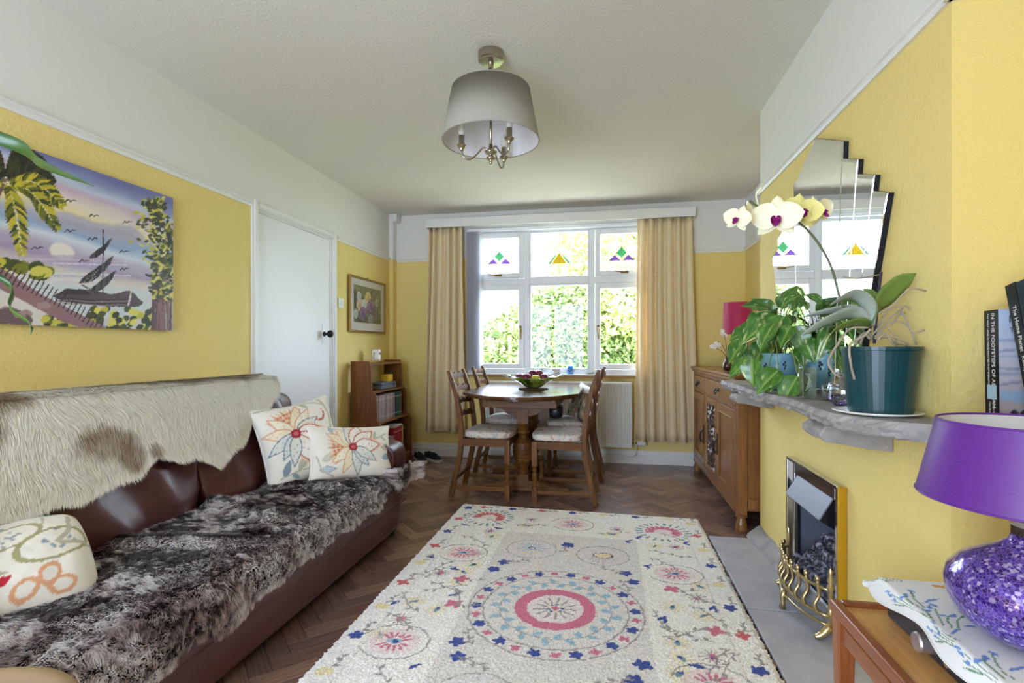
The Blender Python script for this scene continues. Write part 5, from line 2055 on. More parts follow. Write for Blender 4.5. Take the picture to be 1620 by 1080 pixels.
def flower_print():
    y0, y1, z0, z1 = 4.150, 4.880, 1.243, 1.745
    o = thing('framed_flower_print', 'gilt framed print of purple and cream roses between door and window', 'picture', (XL + 0.01, (y0 + y1) / 2, z0))
    MB().frame(y0, y1, z0, z1, 0.020, XL + 0.004, XL + 0.026, 'x').build('frame', 'gilt_frame', o, bevel=0.003)
    MB().box(XL + 0.006, XL + 0.0135, y0 + 0.018, y1 - 0.018, z0 + 0.018, z1 - 0.018).build('mount', 'mount_card', o)
    a0, a1, b0, b1 = 4.235, 4.790, 1.335, 1.668
    cv = Canvas(a1 - a0, b1 - b0, 0.004, (96, 100, 76), wob=0.004, wf=40)
    g = fbm(cv.x * 9, cv.y * 9, 6, 3)
    t = np.clip((g - 0.3) * 2.2, 0, 1)[..., None]
    cv.img = lin((70, 72, 58)) * (1 - t) + lin((150, 148, 112)) * t
    rr = random.Random(2)
    w_, h_ = cv.w, cv.h
    for k in range(70):
        cv.leaf(rr.uniform(0, w_), rr.uniform(0, h_), 0.09, 0.03, rr.uniform(0, 6.3), rr.choice([(74, 92, 60), (110, 124, 80), (60, 70, 56), (130, 120, 96)]), 0.7)
    def rose(u, v, r_, c1, c2):
        x, y = u * w_, v * h_
        for k in range(9):
            a = k * 0.7
            cv.ell(x + 0.45 * r_ * math.cos(a), y + 0.45 * r_ * math.sin(a), r_ * 0.6, r_ * 0.5, c1 if k % 2 else c2, rot=a)
        cv.ell(x, y, r_ * 0.35, r_ * 0.30, c2)
    for q in ((0.50, 0.70, 0.060, (238, 222, 170), (220, 180, 110)), (0.20, 0.48, 0.062, (240, 226, 200), (220, 170, 130)), (0.36, 0.50, 0.050, (226, 232, 226), (200, 212, 206)), (0.60, 0.50, 0.064, (156, 120, 176), (110, 78, 140)),
              (0.31, 0.25, 0.064, (150, 116, 166), (100, 70, 128)), (0.47, 0.34, 0.035, (170, 120, 160), (110, 70, 120)), (0.18, 0.70, 0.045, (220, 222, 214), (190, 196, 190)), (0.07, 0.22, 0.040, (224, 228, 220), (196, 204, 196)), (0.83, 0.30, 0.045, (130, 112, 120), (90, 78, 88)), (0.84, 0.62, 0.04, (190, 186, 176), (150, 150, 140)), (0.60, 0.12, 0.05, (176, 170, 172), (140, 140, 140))):
        rose(*q)
    V = np.stack([np.full(cv.x.size, XL + 0.0145), cv.x.ravel() + a0, cv.y.ravel() + b0], 1)
    np_mesh('print', V, grid_quads(cv.nx, cv.ny), 'print_paper', o, smooth=False, col=cv.colors())
    MB().box(XL + 0.018, XL + 0.0195, y0 + 0.018, y1 - 0.018, z0 + 0.018, z1 - 0.018).build('glazing', 'picture_glass', o)
    MB().tube([(XL, 4.515, z1 + 0.006), (XL + 0.012, 4.515, z1 + 0.012)], 0.004, 6).build('nail', 'old_brass', o)


flower_print()
s = thing('light_switch', 'white plastic light switch between the door and the flower print', 'switch', (XL + 0.005, 4.025, 1.436))
MB().box(XL, XL + 0.010, 3.982, 4.068, 1.436, 1.522).build('plate', 'gloss_white', s, bevel=0.003)
MB().box(XL + 0.010, XL + 0.015, 4.016, 4.034, 1.462, 1.496).build('rocker', 'gloss_white', s, bevel=0.002)

# ================================================================== bookcase
wood('bookcase_wood', (106, 64, 32), (140, 90, 48), 'z', 14, 0.35, 0.07, coat=0.2)
wood('bookcase_shelf', (106, 64, 32), (140, 90, 48), 'y', 14, 0.35, 0.07, coat=0.2)
BY0, BY1 = 4.160, 4.850
bc = thing('stepped_bookcase', 'small brown wooden bookcase with stepped sides under the flower print', 'bookcase', (-2.07, (BY0 + BY1) / 2, 0))
side = [(-2.196, 0), (-1.905, 0), (-1.905, 0.40), (-1.912, 0.43), (-1.932, 0.462), (-1.955, 0.470), (-1.962, 0.675), (-1.968, 0.705), (-1.985, 0.728), (-2.002, 0.735), (-2.008, 0.94), (-2.016, 0.972), (-2.030, 0.990), (-2.196, 0.990)]
for y in (BY0, BY1 - 0.020):
    MB().prism(side, y, y + 0.020, 'y').build('side_panel', 'bookcase_wood', bc, bevel=0.003)
for (z, xf) in ((0.972, -2.012), (0.728, -1.985), (0.462, -1.935), (0.10, -1.91)):
    MB().box(-2.194, xf, BY0 + 0.020, BY1 - 0.020, z - 0.018, z).build('shelf', 'bookcase_shelf', bc, bevel=0.002)
MB().box(-1.935, -1.92, BY0 + 0.020, BY1 - 0.020, 0.012, 0.082).build('plinth', 'bookcase_shelf', bc)
mug = thing('white_mug', 'white mug with a small motif on top of the bookcase', 'mug', (-2.10, 4.46, 0.991))
MB().lathe([(0, 0.991), (0.038, 0.991), (0.041, 0.996), (0.041, 1.090), (0.038, 1.090), (0.037, 1.000), (0, 0.999)], 24, (-2.10, 4.46)).build('cup', 'white_china', mug, smooth=False)
MB().tube(catmull([(-2.10, 4.419, 1.072), (-2.10, 4.390, 1.066), (-2.10, 4.385, 1.035), (-2.10, 4.419, 1.012)], 5), 0.005, 8).build('handle', 'white_china', mug, smooth=True)
m = MB()
for k in range(5):
    a = math.radians(-22 + k * 9)
    m.box(-2.10 + 0.0412 * math.cos(a) - 0.0008, -2.10 + 0.0412 * math.cos(a) + 0.0008, 4.46 + 0.0412 * math.sin(a) - 0.003, 4.46 + 0.0412 * math.sin(a) + 0.003, 1.05 - 0.004 * (k % 3), 1.062 + 0.004 * (k % 2))
m.build('motif', mat('mug_motif', (170, 120, 90), 0.4), mug)
mat('grey_plastic', (104, 108, 120), 0.4)
mat('yellow_card', (228, 184, 50), 0.6)
bx = thing('grey_case', 'flat grey case on the second shelf of the bookcase', 'case', (-2.05, 4.52, 0.729))
MB().box(-2.12, -2.00, 4.37, 4.69, 0.729, 0.765).build('case_bottom', 'grey_plastic', bx, bevel=0.006)
MB().box(-2.12, -2.00, 4.37, 4.69, 0.766, 0.790).build('case_lid', 'grey_plastic', bx, bevel=0.006)
MB().box(-2.000, -1.996, 4.60, 4.64, 0.755, 0.775).build('clasp', 'chrome', bx)
bx = thing('yellow_box', 'small yellow box on top of the grey case in the bookcase', 'box', (-2.06, 4.62, 0.791))
MB().box(-2.10, -2.03, 4.565, 4.675, 0.791, 0.855).build('carton', 'yellow_card', bx, bevel=0.003)
MB().tube([(-2.06, 4.66, 0.853), (-2.055, 4.70, 0.885)], 0.006, 8).build('black_rod', 'black_iron', bx)


def book(name, label, group, y0, y1, x0, x1, z0, z1, cover, page='page_block', rounded=True, lab2=None):
    o = thing(name, label, 'book', ((x0 + x1) / 2, (y0 + y1) / 2, z0), group=group)
    t = 0.0022
    m = MB()
    m.box(x0, x1, y0, y0 + t, z0, z1)
    m.box(x0, x1, y1 - t, y1, z0, z1)
    m.box(x1 - t, x1, y0 + t, y1 - t, z0, z1)
    m.build('cover', cover, o)
    MB().box(x0 + 0.004, x1 - t, y0 + t, y1 - t, z0 + 0.003, z1 - 0.004).build('pages', page, o)
    m = MB()
    for zz in (z0 + 0.03, z1 - 0.04):
        m.box(x1, x1 + 0.0008, y0 + 0.001, y1 - 0.001, zz, zz + 0.004)
    m.build('spine_band', 'spine_light', o)
    return o


mat('page_block', (226, 216, 196), 0.9)
mat('spine_light', (210, 196, 176), 0.6)
mat('spine_mauve', (156, 134, 128), 0.6)
mat('spine_taupe', (142, 122, 116), 0.6)
mat('spine_green', (20, 78, 58), 0.5)
mat('spine_navy', (24, 40, 50), 0.5)
mat('spine_brown', (92, 56, 38), 0.5)
mat('spine_red', (150, 20, 28), 0.5)
mat('spine_black', (18, 18, 20), 0.45)
y = 4.186
rr = random.Random(6)
ords = ['first', 'second', 'third', 'fourth', 'fifth', 'sixth', 'seventh', 'eighth', 'ninth', 'tenth', 'eleventh', 'twelfth', 'thirteenth']
for k in range(13):
    w_ = rr.uniform(0.029, 0.033)
    book('magazine_binder', 'thin mauve grey binder on the middle shelf, %s from the near end of the row' % ords[k], 'mauve grey binders on the middle shelf', y, y + w_ - 0.0015, -2.16, -1.978 + rr.uniform(-0.004, 0.003), 0.463, 0.463 + 0.222 + rr.uniform(-0.003, 0.003), 'spine_mauve' if k % 3 else 'spine_taupe')
    y += w_
for (cn, w_, lb) in (('spine_navy', 0.045, 'dark navy book beside the mauve binders on the middle shelf'), ('spine_green', 0.052, 'thick green book next to the navy book on the middle shelf'), ('spine_green', 0.034, 'thinner green book near the far end of the middle shelf'), ('spine_brown', 0.030, 'brown book last in the row on the middle shelf')):
    book('hardback_book', lb, 'hardbacks on the middle shelf', y, y + w_ - 0.002, -2.16, -1.972, 0.463, 0.463 + 0.226, cn)
    y += w_
y = 4.40
for (cn, w_, h_, lb) in (('spine_taupe', 0.10, 0.20, 'grey book on the bottom shelf beside the red folder'), ('spine_red', 0.20, 0.262, 'wide red folder on the bottom shelf of the bookcase'), ('yellow_card', 0.02, 0.268, 'slim yellow book beside the red folder on the bottom shelf'), ('spine_black', 0.055, 0.270, 'black book at the far end of the bottom shelf')):
    book('large_book', lb, 'large books on the bottom shelf', y, y + w_ - 0.002, -2.15, -1.945, 0.101, 0.101 + h_, cn)
    y += w_
pg = thing('paper_pile', 'loose white leaflets lying on top of the red folder', 'papers', (-2.02, 4.60, 0.364))
for k in range(3):
    MB().box(-2.12 + 0.01 * k, -1.95 + 0.008 * k, 4.51 + 0.012 * k, 4.69 - 0.01 * k, 0.3645 + k * 0.007, 0.3705 + k * 0.007).build('leaflet', 'page_block', pg)

# ---- shoes
mat('shoe_navy', (24, 26, 40), 0.75)
mat('shoe_sole', (214, 210, 204), 0.6)
mat('shoe_lace', (40, 42, 56), 0.8)


def shoe(label, loc, rot):
    o = thing('navy_sneaker', label, 'shoe', loc, rot, 'pair of navy canvas shoes by the baseboard')
    n = 22
    st = [(-0.135, 0.020), (-0.128, 0.032), (-0.10, 0.037), (-0.05, 0.036), (0.0, 0.038), (0.05, 0.046), (0.09, 0.048), (0.12, 0.038), (0.137, 0.018)]
    out = [(x, w) for x, w in st] + [(x, -w) for x, w in st[::-1]]
    MB().prism(out, 0.0, 0.026, 'z').build('sole', 'shoe_sole', o, world=False, bevel=0.004)
    rings = []
    secs = [(-0.130, 0.020, 0.060), (-0.115, 0.031, 0.082), (-0.07, 0.035, 0.080), (-0.02, 0.035, 0.078), (0.02, 0.038, 0.076), (0.06, 0.044, 0.062), (0.10, 0.042, 0.050), (0.13, 0.022, 0.038)]
    vs, fs = [], []
    k = 12
    for (x, w, h) in secs:
        for i in range(k + 1):
            a = PI * i / k
            vs.append((x, w * math.cos(a), 0.025 + (h - 0.025) * math.sin(a) ** 0.7))
    for j in range(len(secs) - 1):
        for i in range(k):
            if 0 <= j <= 2 and 4 <= i <= 7:
                continue
            fs.append((j * (k + 1) + i, j * (k + 1) + i + 1, (j + 1) * (k + 1) + i + 1, (j + 1) * (k + 1) + i))
    fs.append(tuple(range(k + 1)))
    fs.append(tuple((len(secs) - 1) * (k + 1) + i for i in range(k, -1, -1)))
    u = MB().add(vs, fs).build('upper', 'shoe_navy', o, world=False, smooth=True)
    sm = u.modifiers.new('thickness', 'SOLIDIFY')
    sm.thickness = 0.004
    m = MB()
    for q in range(4):
        x = 0.005 + q * 0.014
        m.tube([(x, -0.022, 0.074 - q * 0.003), (x, 0, 0.082 - q * 0.003), (x, 0.022, 0.074 - q * 0.003)], 0.003, 6)
    m.build('laces', 'shoe_lace', o, world=False)
    MB().box(-0.012, 0.05, -0.016, 0.016, 0.066, 0.073).build('tongue', 'shoe_navy', o, world=False, bevel=0.003)


shoe('left navy canvas shoe nearer the bookcase against the baseboard', (-1.815, 4.83, 0.0), -0.95)
shoe('right navy canvas shoe nearer the curtain against the baseboard', (-1.700, 4.87, 0.0), -0.70)

# ================================================================== ceiling light
LX, LY = -0.540, 2.36
mat('linen_shade', (168, 163, 152), 0.9, bump=(500, 0.3, 0.001))
mat('shade_lining', (236, 234, 236), 0.8)
mat('bulb_white', (240, 238, 232), 0.3)
cl = thing('ceiling_lamp', 'three-arm nickel ceiling lamp with a tapered grey drum shade', 'lamp', (LX, LY, 1.955))
MB().lathe([(0, H - 0.001), (0.060, H - 0.001), (0.060, H - 0.036), (0.052, H - 0.040), (0.052, H - 0.046), (0.014, H - 0.048), (0.012, H - 0.075), (0, H - 0.078)], 28, (LX, LY)).build('ceiling_rose', 'nickel', cl, smooth=False)
m = MB()
for k, z in enumerate((H - 0.090, H - 0.118)):
    pts = [(LX + 0.013 * math.cos(2 * PI * i / 16) * (1 if k % 2 else 0.3), LY + 0.013 * math.cos(2 * PI * i / 16) * (0.3 if k % 2 else 1), z + 0.018 * math.sin(2 * PI * i / 16)) for i in range(16)]
    m.tube(pts, 0.0028, 6, closed=True)
m.build('chain_link', 'nickel', cl, smooth=True)
MB().tube([(LX, LY, H - 0.13), (LX, LY, 2.0)], 0.006, 10).build('rod', 'nickel', cl, smooth=True)
sh = MB().lathe([(0.182, 2.300), (0.1825, 2.302), (0.226, 2.066), (0.2255, 2.064)], 56, (LX, LY)).build('shade', 'linen_shade', cl, smooth=True)
MB().lathe([(0.1800, 2.299), (0.2235, 2.066)], 56, (LX, LY)).build('shade_lining', 'shade_lining', sh, smooth=True)
m = MB()
for (r_, z) in ((0.181, 2.3), (0.225, 2.0655)):
    m.tube([(LX + r_ * math.cos(2 * PI * i / 56), LY + r_ * math.sin(2 * PI * i / 56), z) for i in range(56)], 0.0028, 6, closed=True)
for k in range(3):
    a = k * 2.094 + 0.5
    m.tube([(LX, LY, 2.29), (LX + 0.18 * math.cos(a), LY + 0.18 * math.sin(a), 2.297)], 0.002, 5)
m.build('shade_ring', 'linen_shade', sh, smooth=True)
MB().lathe([(0, 1.957), (0.006, 1.958), (0.008, 1.968), (0.004, 1.974), (0.018, 1.980), (0.022, 1.988), (0.010, 1.996), (0.010, 2.0), (0.026, 2.008), (0.030, 2.016), (0.012, 2.026), (0.008, 2.05), (0, 2.05)], 20, (LX, LY)).build('hub', 'nickel', cl, smooth=True)
for a in (math.radians(200), math.radians(320), math.radians(75)):
    ca, sa = math.cos(a), math.sin(a)
    pt = lambda r_, z: (LX + r_ * ca, LY + r_ * sa, z)
    arm = MB().tube(catmull([pt(0.010, 2.020), pt(0.035, 2.032), pt(0.070, 1.995), pt(0.100, 1.975), pt(0.128, 1.985), pt(0.136, 2.015)], 6), 0.0042, 8).build('arm', 'nickel', cl, smooth=True)
    MB().lathe([(0, 2.014), (0.009, 2.014), (0.012, 2.022), (0.022, 2.034), (0.022, 2.038), (0.013, 2.040), (0.013, 2.082), (0, 2.082)], 18, pt(0.136, 0)[:2]).build('candle_sleeve', 'nickel', arm, smooth=False)
    MB().lathe([(0.010, 2.082), (0.015, 2.096), (0.016, 2.110), (0.011, 2.130), (0.004, 2.148), (0, 2.150)], 16, pt(0.136, 0)[:2]).build('bulb', 'bulb_white', arm, smooth=True)

# ================================================================== sideboard
wood('sb_wood', (112, 70, 36), (152, 104, 58), 'z', 15, 0.32, 0.07, coat=0.3)
wood('sb_wood_y', (112, 70, 36), (152, 104, 58), 'y', 15, 0.32, 0.07, coat=0.3)
mat('carved_oak', (64, 44, 34), 0.35, var=(30, (120, 92, 78), 0.4, 0.7))
SBX, SBY0, SBY1 = 0.758, 3.300, 4.925
sb = thing('carved_sideboard', 'brown oak sideboard with carved centre panel in the alcove beyond the fireplace', 'sideboard', (0.99, (SBY0 + SBY1) / 2, 0))
m = MB()
m.box(SBX - 0.026, 1.205, SBY0 - 0.012, SBY1 + 0.022, 0.918, 0.940)
m.box(SBX - 0.016, 1.205, SBY0 - 0.006, SBY1 + 0.014, 0.898, 0.918)
m.build('sideboard_top', 'sb_wood_y', sb, bevel=0.006, seg=3)
m = MB()
m.box(SBX + 0.012, 1.20, SBY0 + 0.014, SBY1 - 0.012, 0.125, 0.897)
for (a, b) in ((SBY0, SBY0 + 0.055), (SBY1 - 0.045, SBY1)):
    m.box(SBX, SBX + 0.055, a, b, 0.100, 0.897)
    m.box(1.15, 1.20, a, b, 0.100, 0.897)
m.build('carcass', 'sb_wood', sb, bevel=0.003)
m = MB()
m.box(SBX + 0.002, SBX + 0.02, SBY0 + 0.055, SBY1 - 0.045, 0.868, 0.897)
m.box(SBX + 0.002, SBX + 0.02, SBY0 + 0.055, SBY1 - 0.045, 0.728, 0.746)
m.box(SBX - 0.004, SBX + 0.02, SBY0 + 0.055, SBY1 - 0.045, 0.100, 0.150)
m.box(SBX - 0.002, SBX + 0.02, 4.305, 4.335, 0.746, 0.868)
m.box(SBX + 0.000, SBX + 0.02, 4.305, 4.375, 0.150, 0.728)
m.box(SBX + 0.000, SBX + 0.02, 3.880, 3.920, 0.150, 0.728)
m.build('face_frame', 'sb_wood_y', sb, bevel=0.003)
MB().box(SBX + 0.06, 1.145, SBY0 + 0.002, SBY0 + 0.014, 0.14, 0.20).build('side_moulding', 'sb_wood', sb, bevel=0.004)


def drop_pull(y, z, parent):
    m = MB()
    m.box(SBX - 0.014, SBX - 0.010, y - 0.045, y + 0.045, z - 0.006, z + 0.022)
    pts = catmull([(SBX - 0.016, y - 0.034, z + 0.010), (SBX - 0.030, y - 0.030, z - 0.014), (SBX - 0.032, y, z - 0.024), (SBX - 0.030, y + 0.030, z - 0.014), (SBX - 0.016, y + 0.034, z + 0.010)], 5)
    m.tube(pts, 0.005, 8)
    m.build('drop_handle', 'black_iron', parent, bevel=0.001)


for (a, b, h) in ((4.338, 4.876, (4.60,)), (3.360, 4.302, (3.83,))):
    dr = MB().box(SBX - 0.010, SBX + 0.011, a, b, 0.750, 0.865).build('drawer', 'sb_wood_y', sb, bevel=0.006, seg=3)
    for y in h:
        drop_pull(y, 0.806, dr)


def panel_door(a, b, hy, hz):
    d = MB().frame(a, b, 0.153, 0.725, 0.062, SBX - 0.004, SBX + 0.011, 'x').build('door', 'sb_wood', sb, bevel=0.003)
    MB().frame(a + 0.055, b - 0.055, 0.208, 0.670, 0.014, SBX - 0.009, SBX + 0.004, 'x').build('bead', 'sb_wood', d, bevel=0.004)
    MB().box(SBX + 0.003, SBX + 0.0105, a + 0.06, b - 0.06, 0.213, 0.665).build('door_panel', 'sb_wood', d)
    if hy:
        m = MB()
        m.box(SBX - 0.010, SBX - 0.005, hy - 0.014, hy + 0.014, hz - 0.075, hz + 0.075)
        m.tube(catmull([(SBX - 0.012, hy, hz + 0.03), (SBX - 0.028, hy, hz + 0.010), (SBX - 0.030, hy, hz - 0.04), (SBX - 0.02, hy, hz - 0.065)], 5), 0.007, 8)
        m.build('door_handle', 'black_iron', d, bevel=0.001)


panel_door(4.378, 4.876, 4.408, 0.41)
panel_door(3.360, 3.878, 3.850, 0.43)
# carved centre panel: deep scrollwork
a, b, z0, z1 = 3.945, 4.285, 0.205, 0.680
cd = MB().frame(3.923, 4.303, 0.153, 0.725, 0.048, SBX - 0.003, SBX + 0.011, 'x').build('centre_frame', 'sb_wood', sb, bevel=0.004)
ny, nz = 74, 104
Yg, Zg = np.meshgrid(np.linspace(a + 0.02, b - 0.02, ny), np.linspace(z0 - 0.004, z1 + 0.004, nz))
u, v_ = (Yg - (a + b) / 2) / 0.15, (Zg - z0) / 0.475
sw = np.sin(9 * np.abs(u) + 6 * np.sin(v_ * 11)) * np.cos(v_ * 26 + 4 * np.cos(u * 5))
hgt = np.clip(sw * 1.6, -1, 1) * 0.008
np_mesh('carving', np.stack([SBX + 0.002 - hgt, Yg, Zg], -1).reshape(-1, 3), grid_quads(ny, nz), 'carved_oak', cd, smooth=True)
for (x, y) in ((SBX + 0.028, SBY0 + 0.028), (SBX + 0.028, SBY1 - 0.024), (1.17, SBY0 + 0.028), (1.17, SBY1 - 0.024)):
    MB().lathe([(0, 0), (0.030, 0), (0.034, 0.010), (0.032, 0.045), (0.024, 0.075), (0.022, 0.082), (0.034, 0.088), (0.034, 0.100), (0, 0.100)], 18, (x, y)).build('foot', 'sb_wood', sb, smooth=False)

# lamp and plant on the sideboard
mat('crimson_silk', (176, 24, 84), 0.6, sheen=0.3)
mat('brown_glaze', (74, 42, 36), 0.25, coat=0.4)
lp = thing('crimson_lamp', 'table lamp with a crimson drum shade on the sideboard behind the trailing plant', 'lamp', (1.035, 4.50, 0.941))
MB().lathe([(0.108, 1.470), (0.118, 1.222)], 40, (1.035, 4.50)).build('shade', 'crimson_silk', lp, smooth=True)
m = MB()
for (r_, z) in ((0.108, 1.470), (0.118, 1.222)):
    m.tube([(1.035 + r_ * math.cos(2 * PI * i / 40), 4.50 + r_ * math.sin(2 * PI * i / 40), z) for i in range(40)], 0.003, 6, closed=True)
m.tube([(1.035 - 0.108, 4.5, 1.462), (1.035 + 0.108, 4.5, 1.462)], 0.002, 5)
m.build('shade_ring', 'crimson_silk', lp, smooth=True)
MB().lathe([(0, 0.941), (0.065, 0.941), (0.065, 0.955), (0.025, 0.970), (0.018, 1.0), (0.045, 1.04), (0.060, 1.09), (0.045, 1.14), (0.016, 1.17), (0.014, 1.215), (0, 1.215)], 24, (1.035, 4.50)).build('lamp_base', 'brown_glaze', lp, smooth=True)
MB().tube([(1.035, 4.5, 1.21), (1.035, 4.5, 1.465)], 0.006, 8).build('lamp_stem', 'brass', lp, smooth=True)

mat('blossom_white', (240, 226, 222), 0.6)
mat('stem_brown', (70, 54, 40), 0.7)
sp = thing('blossom_sprig', 'little dark vase with white blossom sprigs on the sideboard under the crimson lamp', 'vase', (0.86, 4.05, 0.941))
MB().lathe([(0, 0.941), (0.026, 0.941), (0.034, 0.965), (0.030, 0.995), (0.014, 1.015), (0.018, 1.03), (0.012, 1.03), (0.010, 1.0), (0, 0.99)], 18, (0.86, 4.05)).build('vase_body', 'brown_glaze', sp, smooth=True)
rr = random.Random(31)
for k, (dx, dy, dz) in enumerate(((-0.07, -0.02, 0.13), (0.05, -0.04, 0.17), (-0.02, 0.05, 0.20), (-0.10, 0.03, 0.09), (0.08, 0.02, 0.10))):
    e = Vector((0.86 + dx, 4.05 + dy, 1.02 + dz))
    st = MB().tube(catmull([(0.86, 4.05, 1.0), (0.86 + dx * 0.3, 4.05 + dy * 0.3, 1.02 + dz * 0.6), tuple(e)], 4), 0.0022, 5).build('sprig_stem', 'stem_brown', sp, smooth=True)
    for q in range(3):
        c = e + Vector((rr.uniform(-0.015, 0.015), rr.uniform(-0.015, 0.015), rr.uniform(-0.03, 0.01)))
        m = MB()
        for j in range(5):
            a = j * 1.2566
            m.sphere((c.x + 0.010 * math.cos(a), c.y - 0.004, c.z + 0.010 * math.sin(a)), 0.008, 8, 5, (1, 0.4, 1))
        m.build('blossom', 'blossom_white', st, smooth=True)

# ================================================================== mantel shelf
MZ = 0.912
man = thing('stone_mantel_shelf', 'rough grey slate mantel shelf on stone corbels across the chimney breast', 'mantel', (0.76, 2.36, 0.77))
front = [(0.868, 1.452), (0.800, 1.450), (0.730, 1.480), (0.690, 1.520), (0.652, 1.580), (0.636, 1.64), (0.640, 1.75), (0.650, 1.88), (0.662, 2.02), (0.660, 2.15), (0.650, 2.30), (0.640, 2.44), (0.642, 2.60), (0.650, 2.78), (0.656, 2.95), (0.652, 3.10), (0.655, 3.22), (0.664, 3.268), (0.700, 3.275), (0.868, 3.272)]
fine = catmull(front, 5)
n = len(fine)
rr = random.Random(17)
rows = [(0.0, 0.004), (-0.006, 0.0), (-0.018, -0.006), (-0.030, 0.002), (-0.040, 0.004), (-0.046, 0.016)]
vs, fs = [], []
for j, (dz, ins) in enumerate(rows):
    for i, p in enumerate(fine):
        jit = 0 if j == 0 else rr.uniform(-0.006, 0.006)
        x = min(p[0] + ins + jit, 0.868) if p[0] < 0.865 else 0.868
        vs.append((x, p[1] + (rr.uniform(-0.002, 0.002) if j else 0), MZ + dz + (rr.uniform(-0.003, 0.003) if j else 0)))
for j in range(len(rows) - 1):
    fs += [(j * n + i, j * n + i + 1, (j + 1) * n + i + 1, (j + 1) * n + i) for i in range(n - 1)]
    fs.append((j * n + n - 1, j * n, (j + 1) * n, (j + 1) * n + n - 1))
# flat top filled strip by strip to the wall
nt_ = len(vs)
for i, p in enumerate(fine):
    vs.append((0.868, p[1], MZ))
for i in range(n - 1):
    fs.append((i, i + 1, nt_ + i + 1, nt_ + i))
nb_ = len(vs)
for i, p in enumerate(fine):
    vs.append((0.868, p[1], MZ - 0.046))
L0 = (len(rows) - 1) * n
for i in range(n - 1):
    fs.append((L0 + i, L0 + i + 1, nb_ + i + 1, nb_ + i))
MB().add(vs, fs).build('shelf_slab', 'slate_rough', man, fix=True)


def corbel(y0, y1, xf):
    prof = [(0.869, 0.778), (0.80, 0.784), (0.735, 0.800), (xf + 0.012, 0.806), (xf, 0.822), (xf + 0.004, 0.842), (xf + 0.020, 0.857), (0.72, 0.8625), (0.869, 0.8635)]
    rr = random.Random(int(y0 * 100))
    m = MB()
    k = 5
    N = len(prof)
    vs = []
    for j in range(k):
        y = y0 + (y1 - y0) * j / (k - 1)
        for (x, z) in prof:
            vs.append((x + (rr.uniform(-0.006, 0.006) if x < 0.86 else 0), y + rr.uniform(-0.004, 0.004), z + (rr.uniform(-0.005, 0.004) if z < 0.855 else 0)))
    fs = [(j * N + i, j * N + (i + 1) % N, (j + 1) * N + (i + 1) % N, (j + 1) * N + i) for j in range(k - 1) for i in range(N)]
    fs += [tuple(range(N)), tuple((k - 1) * N + i for i in range(N - 1, -1, -1))]
    m.add(vs, fs).build('corbel', 'slate_rough', man, bevel=0.004)


corbel(1.80, 1.96, 0.662)
corbel(2.98, 3.14, 0.676)

# ================================================================== mirror
def mirror_glass():
    m, nt, b = base_mat('mirror_silver')
    b.inputs['Base Color'].default_value = (0.90, 0.92, 0.92, 1)
    b.inputs['Metallic'].default_value = 1.0
    b.inputs['Roughness'].default_value = 0.0
    MATS['mirror_silver'] = m


mirror_glass()
mat('mirror_edge', (40, 44, 60), 0.25, 0.5)
mir = thing('art_deco_mirror', 'stepped fan-shaped art deco mirror above the mantel', 'mirror', (0.86, 2.367, MZ + 0.002))
YC = 2.367
zb = MZ + 0.004
tops = [0.0, 0.264, 0.377, 0.491, 0.573]
bots = [0.0, 0.190, 0.252, 0.300, 0.345]
ztop = [(1.978, 1.862), (1.800, 1.756), (1.706, 1.664), (1.616, 1.582)]
xf, xb = 0.848, 0.868


def mirror_panel(poly, name='mirror_panel'):
    P = np.array(poly, float)
    c = P.mean(0)
    inn = c + (P - c) * (1 - 0.012 / np.abs(P - c).max(1, keepdims=True).clip(0.02))
    nn = len(P)
    vs = [(xb, y, z) for y, z in P] + [(xf + 0.003, y, z) for y, z in P] + [(xf, y, z) for y, z in inn]
    m = MB()
    m.cur = 1
    m.add(vs, [(i, (i + 1) % nn, nn + (i + 1) % nn, nn + i) for i in range(nn)])
    m.cur = 0
    m.add(vs, [(nn + i, nn + (i + 1) % nn, 2 * nn + (i + 1) % nn, 2 * nn + i) for i in range(nn)] + [tuple(2 * nn + i for i in range(nn))])
    return m.build(name, ['mirror_silver', 'mirror_edge'], mir)


mirror_panel([(YC - bots[1], zb), (YC + bots[1], zb), (YC + tops[1], ztop[0][1]), (YC, ztop[0][0]), (YC - tops[1], ztop[0][1])])
for k in range(1, 4):
    for sg in (-1, 1):
        f = lambda t, q: YC + sg * (bots[q] + (tops[q] - bots[q]) * t)
        zt_i, zt_o = ztop[k]
        hi = (zt_i - zb) / (ztop[k - 1][1] - zb)
        yi = YC + sg * (bots[k] + (tops[k] - bots[k]) * hi) + sg * 0.0008
        yo = YC + sg * tops[k + 1]
        mirror_panel([(YC + sg * (bots[k] + 0.0008), zb), (yi, zt_i), (yo, zt_o), (YC + sg * bots[k + 1], zb)])

# ================================================================== electric fire
mat('fire_black', (22, 22, 26), 0.35)
mat('fire_grey', (96, 100, 114), 0.35, 0.3)
mat('hood_steel', (112, 114, 122), 0.45, 0.3)
mat('coal', (56, 54, 68), 0.5, bump=(60, 0.9, 0.01), var=(50, (176, 174, 190), 0.48, 0.62))
fire = thing('electric_fire', 'inset electric coal fire with chrome surround and steel hood in the chimney breast', 'fireplace', (0.90, 2.405, 0.006))
ya, yb, zt = 2.117, 2.693, 0.584
MB().frame(ya + 0.012, yb - 0.012, 0.008, zt - 0.012, 0.055, 0.852, 0.869, 'x').build('surround', 'chrome', fire, bevel=0.003)
m = MB()
m.box(0.838, 0.869, ya, ya + 0.014, 0.008, zt)
m.build('brass_trim', mat('gold_trim', (206, 160, 40), 0.35, 0.6), fire, bevel=0.002)
m = MB()
m.box(0.838, 0.869, yb - 0.014, yb, 0.008, zt)
m.box(0.838, 0.869, ya + 0.014, yb - 0.014, zt - 0.014, zt)
